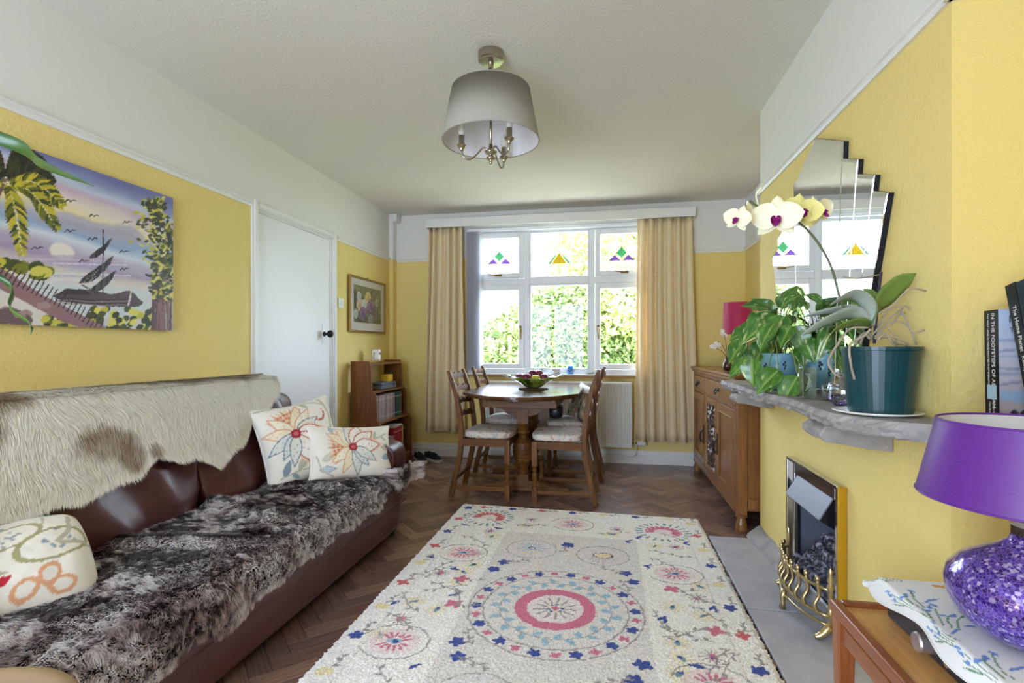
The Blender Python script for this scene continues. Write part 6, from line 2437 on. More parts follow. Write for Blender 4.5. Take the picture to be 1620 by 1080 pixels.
m.build('chrome_trim', 'chrome', fire, bevel=0.002)
m = MB()
m.box(1.05, 1.06, ya + 0.067, yb - 0.067, 0.012, zt - 0.067)
m.add([(0.870, ya + 0.067, 0.012), (1.05, ya + 0.10, 0.012), (1.05, ya + 0.10, 0.517), (0.870, ya + 0.067, 0.517)], [(0, 1, 2, 3)])
m.add([(0.870, yb - 0.067, 0.012), (1.05, yb - 0.10, 0.012), (1.05, yb - 0.10, 0.517), (0.870, yb - 0.067, 0.517)], [(0, 1, 2, 3)])
m.box(0.870, 1.06, ya + 0.067, yb - 0.067, 0.508, 0.517)
m.build('firebox', 'fire_grey', fire)
MB().box(0.862, 0.872, yb - 0.085, yb - 0.067, 0.012, 0.517).build('side_strip', 'fire_black', fire)
hy0, hy1 = 2.215, 2.600
hp = [(0.90, 0.528), (0.864, 0.528), (0.806, 0.428), (0.812, 0.421), (0.90, 0.372)]
MB().prism(hp[:3] + [(0.812, 0.424), (0.868, 0.523)], hy0, hy1, 'y').build('hood_face', 'hood_steel', fire, bevel=0.002)
MB().prism([(0.869, 0.5225), (0.8135, 0.4235), (0.90, 0.372), (0.90, 0.5225)], hy0 + 0.001, hy1 - 0.001, 'y').build('hood_body', 'fire_black', fire)
MB().box(0.862, 1.04, hy0 - 0.03, hy1 + 0.03, 0.012, 0.075).build('ash_tray', 'fire_black', fire)
rr = random.Random(9)
for i in range(13):
    for j in range(4):
        y = 2.205 + i * 0.034 + rr.uniform(-0.01, 0.01)
        x = 0.875 + j * 0.036
        z = 0.118 + j * 0.036 + rr.uniform(-0.01, 0.012)
        V, Q = cube_grid(4)
        k = (np.abs(V) ** 3.0).sum(1) ** (1 / 3.0)
        V = V / k[:, None] * (1 + 0.32 * (fbm(V[:, 0] * 2.1 + i, V[:, 1] * 2.1 + V[:, 2] + j, 5 + i + j, 2) - 0.5))[:, None]
        V = V * np.array([0.026, 0.022, 0.025]) * rr.uniform(0.85, 1.15) + np.array([x, y, z])
        np_mesh('coal_lump', V, Q, 'coal', fire, smooth=False)
MB().box(0.90, 1.03, hy0 - 0.02, hy1 + 0.02, 0.075, 0.11).build('coal_bed', 'fire_black', fire)

fr_ = thing('brass_fire_fret', 'curved brass fire fret with finials standing on the slate hearth', 'fire fret', (0.77, 2.36, 0.007))
def fret_x(y):
    u = (y - 2.36) / 0.235
    return 0.826 - 0.085 * max(0, 1 - u * u) ** 0.7
ys = np.linspace(2.130, 2.590, 25)
HZ = 0.007
for (z, r_, off) in ((0.185, 0.0065, 0.0), (0.088, 0.0075, -0.006), (0.055, 0.006, -0.008)):
    MB().tube([(fret_x(y) + off, y, HZ + z) for y in ys], r_, 8).build('rail', 'brass', fr_, smooth=True)
for k in range(9):
    y = 2.165 + k * 0.0488
    x = fret_x(y)
    b_ = MB().tube(catmull([(x - 0.006, y, HZ + 0.088), (x - 0.014, y, HZ + 0.115), (x + 0.002, y, HZ + 0.150), (x - 0.002, y, HZ + 0.185), (x - 0.004, y, HZ + 0.205)], 4), 0.0072, 8).build('bar', 'brass', fr_, smooth=True)
    MB().sphere((x - 0.004, y, HZ + 0.213), 0.010, 10, 7, (1, 1, 1.25)).build('finial', 'brass', b_, smooth=True)
for y in (2.130, 2.590):
    x = fret_x(y)
    p_ = MB().lathe([(0, HZ + 0.03), (0.011, HZ + 0.03), (0.009, HZ + 0.09), (0.012, HZ + 0.10), (0.008, HZ + 0.11), (0.009, HZ + 0.185), (0.014, HZ + 0.195), (0.008, HZ + 0.21), (0.012, HZ + 0.225), (0.006, HZ + 0.245), (0.009, HZ + 0.258), (0, HZ + 0.272)], 14, (x, y)).build('end_post', 'brass', fr_, smooth=True)
    MB().tube(catmull([(x, y, HZ + 0.05), (x - 0.018, y, HZ + 0.030), (x - 0.035, y, HZ + 0.014), (x - 0.055, y, HZ + 0.008)], 4), [0.013, 0.014, 0.015, 0.016, 0.016, 0.015, 0.014, 0.013, 0.013, 0.012, 0.010, 0.009, 0.0075][:13], 10).build('foot', 'brass', p_, smooth=True)
x = fret_x(2.36) - 0.012
MB().tube([(x, 2.36, HZ + 0.080), (x - 0.008, 2.36, HZ + 0.05), (x - 0.006, 2.36, HZ + 0.02), (x - 0.010, 2.36, HZ + 0.002)], [0.010, 0.013, 0.010, 0.014], 10).build('centre_foot', 'brass', fr_, smooth=True)

# ================================================================== things on the mantel
# trailing pothos in a blue pot
mat('blue_glaze', (150, 204, 220), 0.3, coat=0.3, var=(16, (132, 190, 212), 0.4, 0.6))
mat('soil', (52, 40, 32), 0.95, bump=(60, 0.9, 0.01))
mat('pot_mark', (44, 54, 66), 0.5)
PX, PY = 0.772, 2.585
po = thing('pothos_plant', 'trailing variegated pothos in a pale blue pot on the mantel shelf', 'plant', (PX, PY, MZ + 0.008))
pz = MZ + 0.008
pot = MB().lathe([(0, pz), (0.055, pz), (0.070, pz + 0.03), (0.080, pz + 0.075), (0.076, pz + 0.120), (0.066, pz + 0.145), (0.072, pz + 0.158), (0.066, pz + 0.158), (0.060, pz + 0.140), (0, pz + 0.138)], 28, (PX, PY)).build('pot', 'blue_glaze', po, smooth=True)
MB().lathe([(0, pz + 0.145), (0.060, pz + 0.143)], 16, (PX, PY)).build('soil', 'soil', po)
for (a, dz) in ((-2.05, 0.06), (-1.55, 0.09), (-2.6, 0.08)):
    m = MB()
    for (t, z) in ((0.0, 0.0), (0.05, 0.012), (-0.06, 0.018), (0.03, 0.028)):
        r_ = 0.0795
        m.sphere((PX + r_ * math.cos(a + t), PY + r_ * math.sin(a + t), pz + dz + z), 0.006, 8, 5, (0.6, 0.6, 1.1))
    m.build('painted_mark', 'pot_mark', pot)
dl = thing('lace_doily', 'white patterned saucer under the pale blue pot', 'saucer', (PX - 0.01, PY, MZ + 0.001))
MB().lathe([(0, MZ + 0.001), (0.060, MZ + 0.001), (0.088, MZ + 0.006), (0.087, MZ + 0.008), (0.058, MZ + 0.0035), (0, MZ + 0.0035)], 32, (PX - 0.01, PY)).build('dish', 'white_china', dl, smooth=True)
m = MB()
for k in range(24):
    a = 2 * PI * k / 24
    m.box(PX - 0.01 + 0.074 * math.cos(a) - 0.004, PX - 0.01 + 0.074 * math.cos(a) + 0.004, PY + 0.074 * math.sin(a) - 0.003, PY + 0.074 * math.sin(a) + 0.003, MZ + 0.0055, MZ + 0.0075)
m.build('rim_pattern', 'pot_mark', dl)

attr_mat('pothos_leaf', 0.35, coat=0.25, spec=0.5)
mat('pothos_stem', (120, 140, 60), 0.5)


def heart_leaf(seed, var):
    """leaf along +x from the stalk (0) to the tip (1), width along y"""
    nu, nv = 17, 13
    r = np.random.default_rng(seed)
    t = np.linspace(0, 1, nu)
    hw = 0.36 * np.sin(PI * np.clip(t * 0.93 + 0.07, 0, 1) ** 0.72) ** 0.85
    hw[-1] = 0.004
    S, Tt = np.meshgrid(np.linspace(-1, 1, nv), t)
    x = Tt + 0.10 * np.abs(S) ** 2 * (0.4 - Tt)
    y = S * hw[:, None]
    z = 0.10 * np.abs(S) * hw[:, None] / 0.36 - 0.22 * Tt ** 2 + 0.015 * np.sin(Tt * 14 + seed) * np.abs(S)
    g = lin((100, 152, 50))
    d = lin((60, 110, 36))
    c = lin((214, 218, 150))
    nz = fbm(Tt * 5 + seed, S * 7, seed, 3)
    ln = fbm(Tt * 3 + S * 2 + seed * 3, S * 11 - Tt * 4, seed + 3, 3)
    k = np.clip((nz - 0.45) * 3, 0, 1)[..., None]
    col = d * (1 - k) + g * k
    v2 = np.clip((ln - (0.66 - var)) * 9, 0, 1)[..., None]
    col = col * (1 - v2) + c * v2
    mid = (np.abs(S) < 0.10)[..., None]
    col = np.where(mid, lin((140, 172, 80)), col)
    o = np_mesh('leaf', np.stack([x, y, z], -1).reshape(-1, 3), grid_quads(nv, nu), 'pothos_leaf', None, col=col.reshape(-1, 3), world=False, at=(0, 0, 0))
    me = o.data
    bpy.data.objects.remove(o)
    return me


LEAVES = [heart_leaf(i + 1, (-0.02, 0.07, -0.07, 0.0, -0.06, -0.03)[i]) for i in range(6)]


def place_leaf(mesh, base, tip, nrm, parent, wid=1.0, name='leaf'):
    base, tip = Vector(base), Vector(tip)
    d = tip - base
    L = d.length
    d.normalize()
    nn = Vector(nrm)
    nn = (nn - d * nn.dot(d)).normalized()
    s_ = nn.cross(d)
    M4 = Matrix(((d.x * L, s_.x * L * wid, nn.x * L, base.x), (d.y * L, s_.y * L * wid, nn.y * L, base.y), (d.z * L, s_.z * L * wid, nn.z * L, base.z), (0, 0, 0, 1)))
    o = bpy.data.objects.new(name, mesh)
    COL.objects.link(o)
    o.parent = parent
    o.matrix_local = Matrix.Translation(-origin_of(parent)) @ M4
    return o


rr = random.Random(44)
# (stalk px, tip px, distance): leaves read off the photo, set at their own depth
LF = [((1215, 490), (1176, 477), 2.50), ((1230, 500), (1172, 535), 2.45), ((1218, 520), (1200, 556), 2.40), ((1225, 512), (1198, 548), 2.36), ((1200, 510), (1165, 540), 2.60), ((1185, 520), (1152, 535), 2.72), ((1178, 540), (1150, 570), 2.70),
      ((1190, 555), (1165, 590), 2.66), ((1190, 570), (1150, 592), 2.45), ((1190, 566), (1188, 612), 2.36), ((1232, 585), (1194, 618), 2.30), ((1245, 475), (1278, 448), 2.60), ((1242, 480), (1268, 462), 2.50), ((1250, 490), (1288, 472), 2.55),
      ((1236, 488), (1250, 452), 2.66), ((1256, 500), (1300, 490), 2.60), ((1260, 520), (1290, 520), 2.50), ((1252, 515), (1230, 548), 2.34), ((1258, 516), (1275, 560), 2.40), ((1270, 525), (1296, 550), 2.45),
      ((1272, 535), (1300, 572), 2.40), ((1285, 545), (1310, 580), 2.50), ((1262, 595), (1232, 640), 2.24), ((1270, 605), (1250, 640), 2.26), ((1222, 498), (1195, 470), 2.60), ((1205, 498), (1180, 505), 2.65),
      ((1240, 500), (1215, 540), 2.42), ((1300, 555), (1328, 585), 2.55), ((1210, 540), (1190, 580), 2.62), ((1270, 500), (1310, 510), 2.64), ((1262, 485), (1305, 470), 2.66), ((1215, 590), (1215, 625), 2.40)]
for i, (a, b, Yd) in enumerate(LF):
    A, B = at_px(a[0], a[1], Yd), at_px(b[0], b[1], Yd - 0.02 + rr.uniform(-0.03, 0.01))
    A.x = min(A.x, 0.84)
    B.x = min(B.x, 0.84)
    nrm = Vector((-0.45 + rr.uniform(-0.3, 0.3), -0.75, 0.55 + rr.uniform(-0.3, 0.4)))
    lf = place_leaf(LEAVES[i % 6], A, B, nrm, po, 1.0)
    root = Vector((PX + rr.uniform(-0.03, 0.03), PY + rr.uniform(-0.03, 0.03), pz + 0.150))
    midp = (root + A) / 2 + Vector((0, 0, 0.05 if A.z > pz + 0.10 else 0.09))
    midp.x = min(midp.x, 0.85)
    MB().tube(catmull([tuple(root), tuple(midp), tuple(A)], 5), 0.0022, 5).build('stalk', 'pothos_stem', po, smooth=True)
for i in range(14):
    a = rr.uniform(0, 2 * PI)
    rad = rr.uniform(0.02, 0.10)
    A = Vector((PX + rad * math.cos(a), PY + rad * 1.2 * math.sin(a), pz + rr.uniform(0.22, 0.32)))
    L = rr.uniform(0.08, 0.115)
    B = A + Vector((math.cos(a) * 0.6 * L, math.sin(a) * L * 0.9, rr.uniform(-0.5, 0.6) * L))
    A.x, B.x = min(A.x, 0.80), min(B.x, 0.84)
    place_leaf(LEAVES[rr.randrange(6)], A, B, (-0.5, -0.5, 0.7), po)
    MB().tube([(PX, PY, pz + 0.15), tuple((A + Vector((PX, PY, pz + 0.2))) / 2), tuple(A)], 0.002, 5).build('stalk', 'pothos_stem', po, smooth=True)

# glass block ornament, glass candle holders, purple glass bud vase
go = thing('glass_block_ornament', 'upright clear glass block with an etched picture on the mantel shelf', 'ornament', (0.728, 2.10, MZ + 0.001))
m = MB().box(-0.025, 0.025, -0.014, 0.014, MZ + 0.001, MZ + 0.118)
ca, sa = math.cos(0.15), math.sin(0.15)
m.v = [(0.728 + a * ca - b_ * sa, 2.10 + a * sa + b_ * ca, c) for a, b_, c in m.v]
m.build('block', 'ice_glass', go, bevel=0.002)
m = MB()
for k in range(5):
    m.tube(catmull([(0.728 + 0.004 * k - 0.01, 2.10, MZ + 0.03 + 0.012 * k), (0.735, 2.101, MZ + 0.05 + 0.01 * k), (0.728 - 0.005 * k + 0.01, 2.10, MZ + 0.07 + 0.006 * k)], 4), 0.0018, 5)
m.build('etching', mat('etch_white', (228, 230, 220), 0.7), go)
mat('tin', (186, 178, 182), 0.3, 0.8)
mat('wax', (236, 228, 206), 0.6)
for (x, y, h_, lb) in ((0.790, 2.06, 0.055, 'low clear glass tealight holder beside the glass block'), (0.80, 1.94, 0.105, 'taller clear glass tumbler behind the purple bud vase')):
    g_ = thing('glass_holder', lb, 'candle holder', (x, y, MZ + 0.001))
    MB().lathe([(0, MZ + 0.001), (0.028, MZ + 0.001), (0.031, MZ + h_), (0.0285, MZ + h_), (0.026, MZ + 0.010), (0, MZ + 0.009)], 24, (x, y)).build('glass', 'clear_glass', g_, smooth=False)
    if h_ < 0.08:
        MB().lathe([(0, MZ + 0.010), (0.019, MZ + 0.010), (0.019, MZ + 0.030), (0.017, MZ + 0.030), (0.017, MZ + 0.026), (0, MZ + 0.026)], 20, (x, y)).build('tealight', 'tin', g_, smooth=False)
    else:
        MB().lathe([(0.0285, MZ + h_ - 0.002), (0.032, MZ + h_), (0.030, MZ + h_ + 0.002)], 24, (x, y)).build('rim', 'ice_glass', g_)


def swirl_glass():
    m = bpy.data.materials.new('swirl_glass')
    m.use_nodes = True
    nt = m.node_tree
    nt.nodes.clear()
    out = nt.nodes.new('ShaderNodeOutputMaterial')
    t = nt.nodes.new('ShaderNodeBsdfTransparent')
    g = nt.nodes.new('ShaderNodeBsdfGlossy')
    g.inputs['Roughness'].default_value = 0.03
    co = add_coord(nt, (1, 1, 1.4))
    f = add_noise(nt, co, 26, 3, 0.6, 3.0)
    sep = nt.nodes.new('ShaderNodeSeparateXYZ')
    nt.links.new(co, sep.inputs[0])
    ma = nt.nodes.new('ShaderNodeMath')
    ma.operation = 'MULTIPLY_ADD'
    ma.inputs[1].default_value = -3.4
    nt.links.new(sep.outputs[2], ma.inputs[0])
    nt.links.new(f, ma.inputs[2])
    c = add_ramp(nt, ma.outputs[0], [(0.30, lin4((244, 242, 248))), (0.44, lin4((206, 190, 230))), (0.56, lin4((110, 64, 180)))])
    nt.links.new(c, t.inputs[0])
    mx = nt.nodes.new('ShaderNodeMixShader')
    mx.inputs[0].default_value = 0.16
    nt.links.new(t.outputs[0], mx.inputs[1])
    nt.links.new(g.outputs[0], mx.inputs[2])
    nt.links.new(mx.outputs[0], out.inputs[0])
    MATS['swirl_glass'] = m


swirl_glass()
bv = thing('purple_bud_vase', 'round swirled purple glass bud vase beside the green pot', 'vase', (0.755, 1.862, MZ + 0.001))
z = MZ + 0.001
MB().lathe([(0, z), (0.026, z), (0.046, z + 0.018), (0.053, z + 0.045), (0.046, z + 0.072), (0.026, z + 0.090), (0.016, z + 0.096), (0.020, z + 0.103)], 28, (0.755, 1.862)).build('vase_body', 'swirl_glass', bv, smooth=True)
MB().lathe([(0.016, z + 0.101), (0.022, z + 0.103), (0.018, z + 0.107), (0.014, z + 0.103)], 20, (0.755, 1.862)).build('lip', 'ice_glass', bv, smooth=True)

# ---- orchid
OX, OY = 0.762, 1.650
mat('green_plastic', (22, 66, 74), 0.3, spec=0.6)
mat('bark', (110, 76, 52), 0.9, bump=(70, 0.9, 0.01), var=(50, (70, 48, 36)))
mat('orchid_leaf', (96, 128, 56), 0.35, var=(6, (120, 146, 66), 0.4, 0.65), coat=0.2)
mat('orchid_leaf_under', (176, 186, 176), 0.45, var=(6, (150, 164, 150), 0.4, 0.65))
mat('orchid_root', (186, 170, 150), 0.8, var=(20, (150, 140, 126), 0.4, 0.65))
mat('orchid_stem', (96, 104, 74), 0.5)
mat('cane', (60, 62, 74), 0.6)
mat('petal', (240, 236, 196), 0.5, sheen=0.2, var=(12, (246, 242, 216), 0.4, 0.65))
mat('petal_yellow', (240, 232, 150), 0.5, sheen=0.2)
mat('lip_purple', (150, 36, 120), 0.4, var=(40, (226, 150, 90), 0.60, 0.75))
sa_ = thing('white_saucer', 'white saucer under the dark green orchid pot', 'saucer', (OX - 0.012, OY - 0.005, MZ + 0.001))
MB().lathe([(0, MZ + 0.001), (0.072, MZ + 0.001), (0.108, MZ + 0.009), (0.107, MZ + 0.012), (0.070, MZ + 0.004), (0, MZ + 0.004)], 40, (OX - 0.012, OY - 0.005)).build('dish', 'white_china', sa_, smooth=True)
MB().lathe([(0.1075, MZ + 0.0085), (0.110, MZ + 0.0105), (0.1075, MZ + 0.0125), (0.105, MZ + 0.0105)], 40, (OX - 0.012, OY - 0.005)).build('rim', 'white_china', sa_, smooth=True)
orc = thing('potted_orchid', 'orchid with pale yellow flowers in a dark green pot on the mantel shelf', 'plant', (OX, OY, MZ + 0.006))
z = MZ + 0.006
MB().lathe([(0, z), (0.076, z), (0.078, z + 0.004), (0.095, z + 0.176), (0.099, z + 0.177), (0.099, z + 0.187), (0.094, z + 0.187), (0.093, z + 0.172), (0, z + 0.170)], 40, (OX, OY)).build('pot', 'green_plastic', orc, smooth=False)
rr = random.Random(3)
for k in range(26):
    a, d = rr.uniform(0, 2 * PI), rr.uniform(0, 0.078)
    V, Q = cube_grid(2)
    V = V / np.linalg.norm(V, axis=1)[:, None] ** 0.6 * np.array([rr.uniform(0.008, 0.018), rr.uniform(0.006, 0.012), 0.006]) + np.array([OX + d * math.cos(a), OY + d * math.sin(a), z + 0.176])
    np_mesh('bark_chip', V, Q, 'bark', orc, smooth=False)
OP = lambda x, y, dy=0.0: tuple(at_px(x, y, OY + dy))


def clampx(p, lim=0.862):
    return (min(p[0], lim), p[1], p[2])


def strap_leaf(pts, w, mt, tilt, name='leaf'):
    c = catmull(pts, 8)
    n_ = len(c)
    vs = []
    tv = Vector(tilt).normalized()
    for i, p in enumerate(c):
        t = i / (n_ - 1)
        hw = w / 2 * (0.55 + 0.75 * math.sin(PI * min(t * 0.9 + 0.12, 1)) ** 1) * (1 - max(0, (t - 0.8) / 0.2) ** 2 * 0.92)
        d = Vector(c[min(i + 1, n_ - 1)] - c[max(i - 1, 0)]).normalized()
        sd = (tv - d * tv.dot(d)).normalized()
        nn = d.cross(sd)
        for q in (-1, -0.5, 0, 0.5, 1):
            vs.append(Vector(p) + sd * hw * q + nn * (0.16 * hw * (abs(q) - 0.5)))
    fs = [(i * 5 + k, i * 5 + k + 1, i * 5 + 6 + k, i * 5 + 5 + k) for i in range(n_ - 1) for k in range(4)]
    o = MB().add(vs, fs).build(name, mt, orc, smooth=True, fix=False)
    s_ = o.modifiers.new('thickness', 'SOLIDIFY')
    s_.thickness = 0.0018
    return o


crown = OP(1376, 515, -0.005)
strap_leaf([crown, OP(1392, 480, -0.01), OP(1418, 452, -0.02), OP(1449, 432, -0.03)], 0.050, 'orchid_leaf', (0.2, -0.35, 0.95))
strap_leaf([crown, OP(1352, 495, -0.02), OP(1310, 508, -0.05), OP(1267, 531, -0.07)], 0.033, 'orchid_leaf_under', (0.15, -0.5, 0.8))
strap_leaf([crown, OP(1350, 490, 0.03), OP(1310, 493, 0.05), OP(1268, 502, 0.06)], 0.030, 'orchid_leaf_under', (0.1, -0.85, 0.45))
strap_leaf([crown, OP(1374, 482, -0.03), OP(1350, 466, -0.05), OP(1314, 482, -0.08)], 0.030, 'orchid_leaf_under', (0.1, -0.6, 0.7))
strap_leaf([crown, OP(1350, 512, -0.03), OP(1312, 530, -0.05), OP(1293, 574, -0.06)], 0.036, 'orchid_leaf', (0.3, -0.7, 0.5))
strap_leaf([crown, OP(1372, 490, 0.04), OP(1378, 470, 0.06), OP(1366, 456, 0.08)], 0.034, 'orchid_leaf', (0.6, -0.5, 0.3))
roots = [[(1378, 520), (1366, 532), (1345, 545), (1346, 575), (1352, 600)], [(1374, 518), (1345, 520), (1325, 545), (1311, 570), (1318, 588), (1330, 597)], [(1380, 530), (1396, 512), (1412, 500), (1428, 488)], [(1384, 535), (1408, 510), (1436, 515), (1450, 545)],
         [(1382, 530), (1404, 492), (1430, 484), (1440, 489)], [(1390, 496), (1410, 484), (1432, 462), (1444, 456), (1476, 460)], [(1384, 532), (1400, 526), (1410, 540), (1424, 553)], [(1386, 538), (1402, 534), (1418, 542), (1436, 547)],
         [(1376, 536), (1368, 528), (1360, 546)], [(1380, 538), (1374, 526), (1362, 530), (1352, 548)], [(1425, 490), (1434, 505), (1444, 525), (1462, 522)], [(1388, 540), (1396, 530), (1412, 532), (1430, 540), (1442, 549)], [(1410, 514), (1420, 500), (1432, 494)], [(1384, 536), (1392, 522), (1402, 518), (1414, 528), (1420, 546)]]
for k, rt in enumerate(roots):
    pts = [clampx(OP(x, y, -0.03 + 0.012 * (k % 5) - 0.02 * (k == 0))) for x, y in rt]
    MB().tube(catmull(pts, 6), 0.0034 if k in (0, 1, 8, 9) else 0.0026, 6).build('aerial_root', 'orchid_root', orc, smooth=True)
MB().tube([OP(1383, 543, 0.01), clampx(OP(1387, 490, 0.015)), clampx(OP(1394, 430, 0.02))], 0.0042, 8).build('support_cane', 'cane', orc, smooth=True)
MB().tube(catmull([clampx(OP(1391, 434, 0.01)), OP(1360, 440, -0.02), OP(1334, 438, -0.05)], 4), 0.0018, 6).build('tie', 'orchid_root', orc, smooth=True)
spike = [OP(1376, 518, 0.0), OP(1345, 505, 0.0), OP(1328, 468, 0.0), OP(1316, 425, 0.0), OP(1295, 385, 0.0), OP(1264, 352, -0.01), OP(1236, 342, -0.02), OP(1205, 330, -0.02), OP(1186, 318, -0.03)]
MB().tube(catmull(spike, 6), 0.0036, 7).build('flower_stem', 'orchid_stem', orc, smooth=True)
MB().tube(catmull([OP(1200, 326, -0.02), OP(1196, 308, -0.02), OP(1206, 296, -0.02)], 4), [0.002] * 5 + [0.003, 0.004, 0.004, 0.002], 6).build('bud_stem', 'petal', orc, smooth=True)


def petal_mesh(L, W, cup):
    nu, nv = 9, 9
    vs = []
    for i in range(nu):
        t = i / (nu - 1)
        hw = W / 2 * math.sin(PI * (0.06 + 0.94 * t) ** 0.75) ** 0.6 if t < 1 else 0.0005
        for j in range(nv):
            s_ = -1 + 2 * j / (nv - 1)
            vs.append((L * t, hw * s_, cup * (t * t * 0.6 + s_ * s_ * 0.35)))
    return vs, [(i * nv + j, i * nv + j + 1, (i + 1) * nv + j + 1, (i + 1) * nv + j) for i in range(nu - 1) for j in range(nv - 1)]


def orchid_flower(px, size, facing, roll, mt, dy):
    c = Vector(at_px(px[0], px[1], OY + dy))
    f = Vector(facing).normalized()
    up = Vector((0, 0, 1))
    up = (up - f * up.dot(f)).normalized()
    sd = up.cross(f)
    up, sd = up * math.cos(roll) + sd * math.sin(roll), sd * math.cos(roll) - up * math.sin(roll)
    def tf(v, ang):
        x = v[0] * math.cos(ang) - v[1] * math.sin(ang)
        y = v[0] * math.sin(ang) + v[1] * math.cos(ang)
        return c + sd * x + up * y + f * v[2]
    root = None
    specs = [(PI / 2, 0.50, 0.34, -0.10), (PI * 1.24, 0.50, 0.32, -0.08), (PI * 1.76, 0.50, 0.32, -0.08), (0.12, 0.56, 0.60, 0.10), (PI - 0.12, 0.56, 0.60, 0.10)]
    fl_ = MB().sphere(tuple(c + f * size * 0.02), size * 0.055, 10, 7).build('flower', mt, orc, smooth=True)
    for (a, L, W, cup) in specs:
        vs, fs = petal_mesh(L * size, W * size, cup * size)
        MB().add([tuple(tf(v, a) + f * (size * 0.03 if W > 0.5 else 0)) for v in vs], fs).build('petal', mt, fl_, smooth=True, fix=False)
    vs, fs = petal_mesh(0.24 * size, 0.20 * size, 0.22 * size)
    m = MB().add([tuple(tf(v, -PI / 2) + f * size * 0.06) for v in vs], fs)
    for a in (-0.7, PI + 0.7):
        v2, f2 = petal_mesh(0.13 * size, 0.12 * size, 0.16 * size)
        m.add([tuple(tf(v, a) + f * size * 0.07) for v in v2], f2)
    m.build('lip', 'lip_purple', fl_, smooth=True, fix=False)


orchid_flower((1168, 346), 0.080, (-0.55, -0.75, 0.05), 0.35, 'petal', -0.06)
orchid_flower((1190, 334), 0.070, (0.5, -0.7, 0.1), -0.3, 'petal', -0.02)
orchid_flower((1228, 344), 0.128, (-0.30, -0.92, -0.05), 0.05, 'petal', -0.05)
orchid_flower((1266, 334), 0.115, (0.15, -0.95, 0.10), 0.1, 'petal_yellow', 0.0)
orchid_flower((1296, 334), 0.095, (0.55, -0.80, 0.0), -0.4, 'petal', 0.03)

# ================================================================== teak table, hi-fi, cloth and purple lamp
wood('teak', (126, 68, 36), (164, 98, 54), 'z', 14, 0.32, 0.06, coat=0.3)
wood('teak_y', (208, 146, 80), (228, 174, 108), 'y', 20, 0.32, 0.05, coat=0.3)
wood('teak_edge', (122, 62, 32), (158, 92, 52), 'y', 12, 0.3, 0.05, coat=0.4)
tt = thing('teak_side_table', 'teak side table with a raised lip at the bottom right of the photo', 'table', (0.86, 1.06, 0))
tx0, tx1, ty0, ty1, tz = 0.560, 1.16, 0.62, 1.470, 0.450
MB().box(tx0 + 0.022, tx1 - 0.022, ty0 + 0.022, ty1 - 0.022, tz - 0.022, tz - 0.004).build('table_top', 'teak_y', tt)
m = MB()
for (a, b_, c, d_) in ((tx0, tx0 + 0.024, ty0, ty1), (tx1 - 0.024, tx1, ty0, ty1), (tx0 + 0.024, tx1 - 0.024, ty0, ty0 + 0.024), (tx0 + 0.024, tx1 - 0.024, ty1 - 0.024, ty1)):
    MB().box(a, b_, c, d_, tz - 0.026, tz + 0.006).build('edge_lip', 'teak_edge', tt, bevel=0.006, seg=3)
for (x, y) in ((tx0 + 0.004, ty1 - 0.046), (tx0 + 0.004, ty0 + 0.004), (tx1 - 0.046, ty1 - 0.046), (tx1 - 0.046, ty0 + 0.004)):
    m = MB()
    m.add([(x + 0.008, y + 0.008, 0), (x + 0.034, y + 0.008, 0), (x + 0.034, y + 0.034, 0), (x + 0.008, y + 0.034, 0), (x, y, tz - 0.027), (x + 0.042, y, tz - 0.027), (x + 0.042, y + 0.042, tz - 0.027), (x, y + 0.042, tz - 0.027)],
          [(0, 3, 2, 1), (4, 5, 6, 7), (0, 1, 5, 4), (1, 2, 6, 5), (2, 3, 7, 6), (3, 0, 4, 7)])
    m.build('leg', 'teak', tt, bevel=0.004)
for x in (tx0 + 0.012, tx1 - 0.030):
    MB().box(x, x + 0.018, ty0 + 0.05, ty1 - 0.05, tz - 0.085, tz - 0.040).build('side_rail', 'teak_edge', tt, bevel=0.004)
for y in (ty0 + 0.014, ty1 - 0.032):
    MB().box(tx0 + 0.05, tx1 - 0.05, y, y + 0.018, tz - 0.085, tz - 0.028).build('end_rail', 'teak', tt, bevel=0.003)

mat('hifi_black', (30, 30, 44), 0.3)
hf = thing('black_hifi_unit', 'black hi-fi box with a silver volume knob half hidden by the embroidered cloth', 'hi-fi', (0.88, 1.06, tz - 0.003))
MB().box(0.668, 1.10, 0.68, 1.415, tz - 0.003, tz + 0.082).build('casing', 'hifi_black', hf, bevel=0.006)
MB().box(0.664, 0.668, 0.70, 1.400, tz + 0.004, tz + 0.074).build('front_panel', 'hifi_black', hf, bevel=0.001)
k_ = MB().tube([(0.664, 1.225, tz + 0.035), (0.636, 1.225, tz + 0.035), (0.632, 1.225, tz + 0.035)], [0.0205, 0.0205, 0.018], 24)
k_.build('volume_knob', 'tin', hf, smooth=False)
MB().tube([(0.664, 1.16, tz + 0.030), (0.652, 1.16, tz + 0.030)], 0.008, 14).build('small_knob', 'chrome', hf)
MB().box(0.6625, 0.664, 0.86, 1.12, tz + 0.018, tz + 0.055).build('display', mat('display_glass', (16, 14, 40), 0.08), hf)

# embroidered cloth
ct_z = tz + 0.0835
cw, ch = 0.62, 0.90
cv = Canvas(cw, ch, 0.0036, (238, 238, 240), wob=0.002, wf=70)
rr = random.Random(77)
BL, GR, OR = (112, 148, 216), (96, 142, 104), (220, 168, 92)


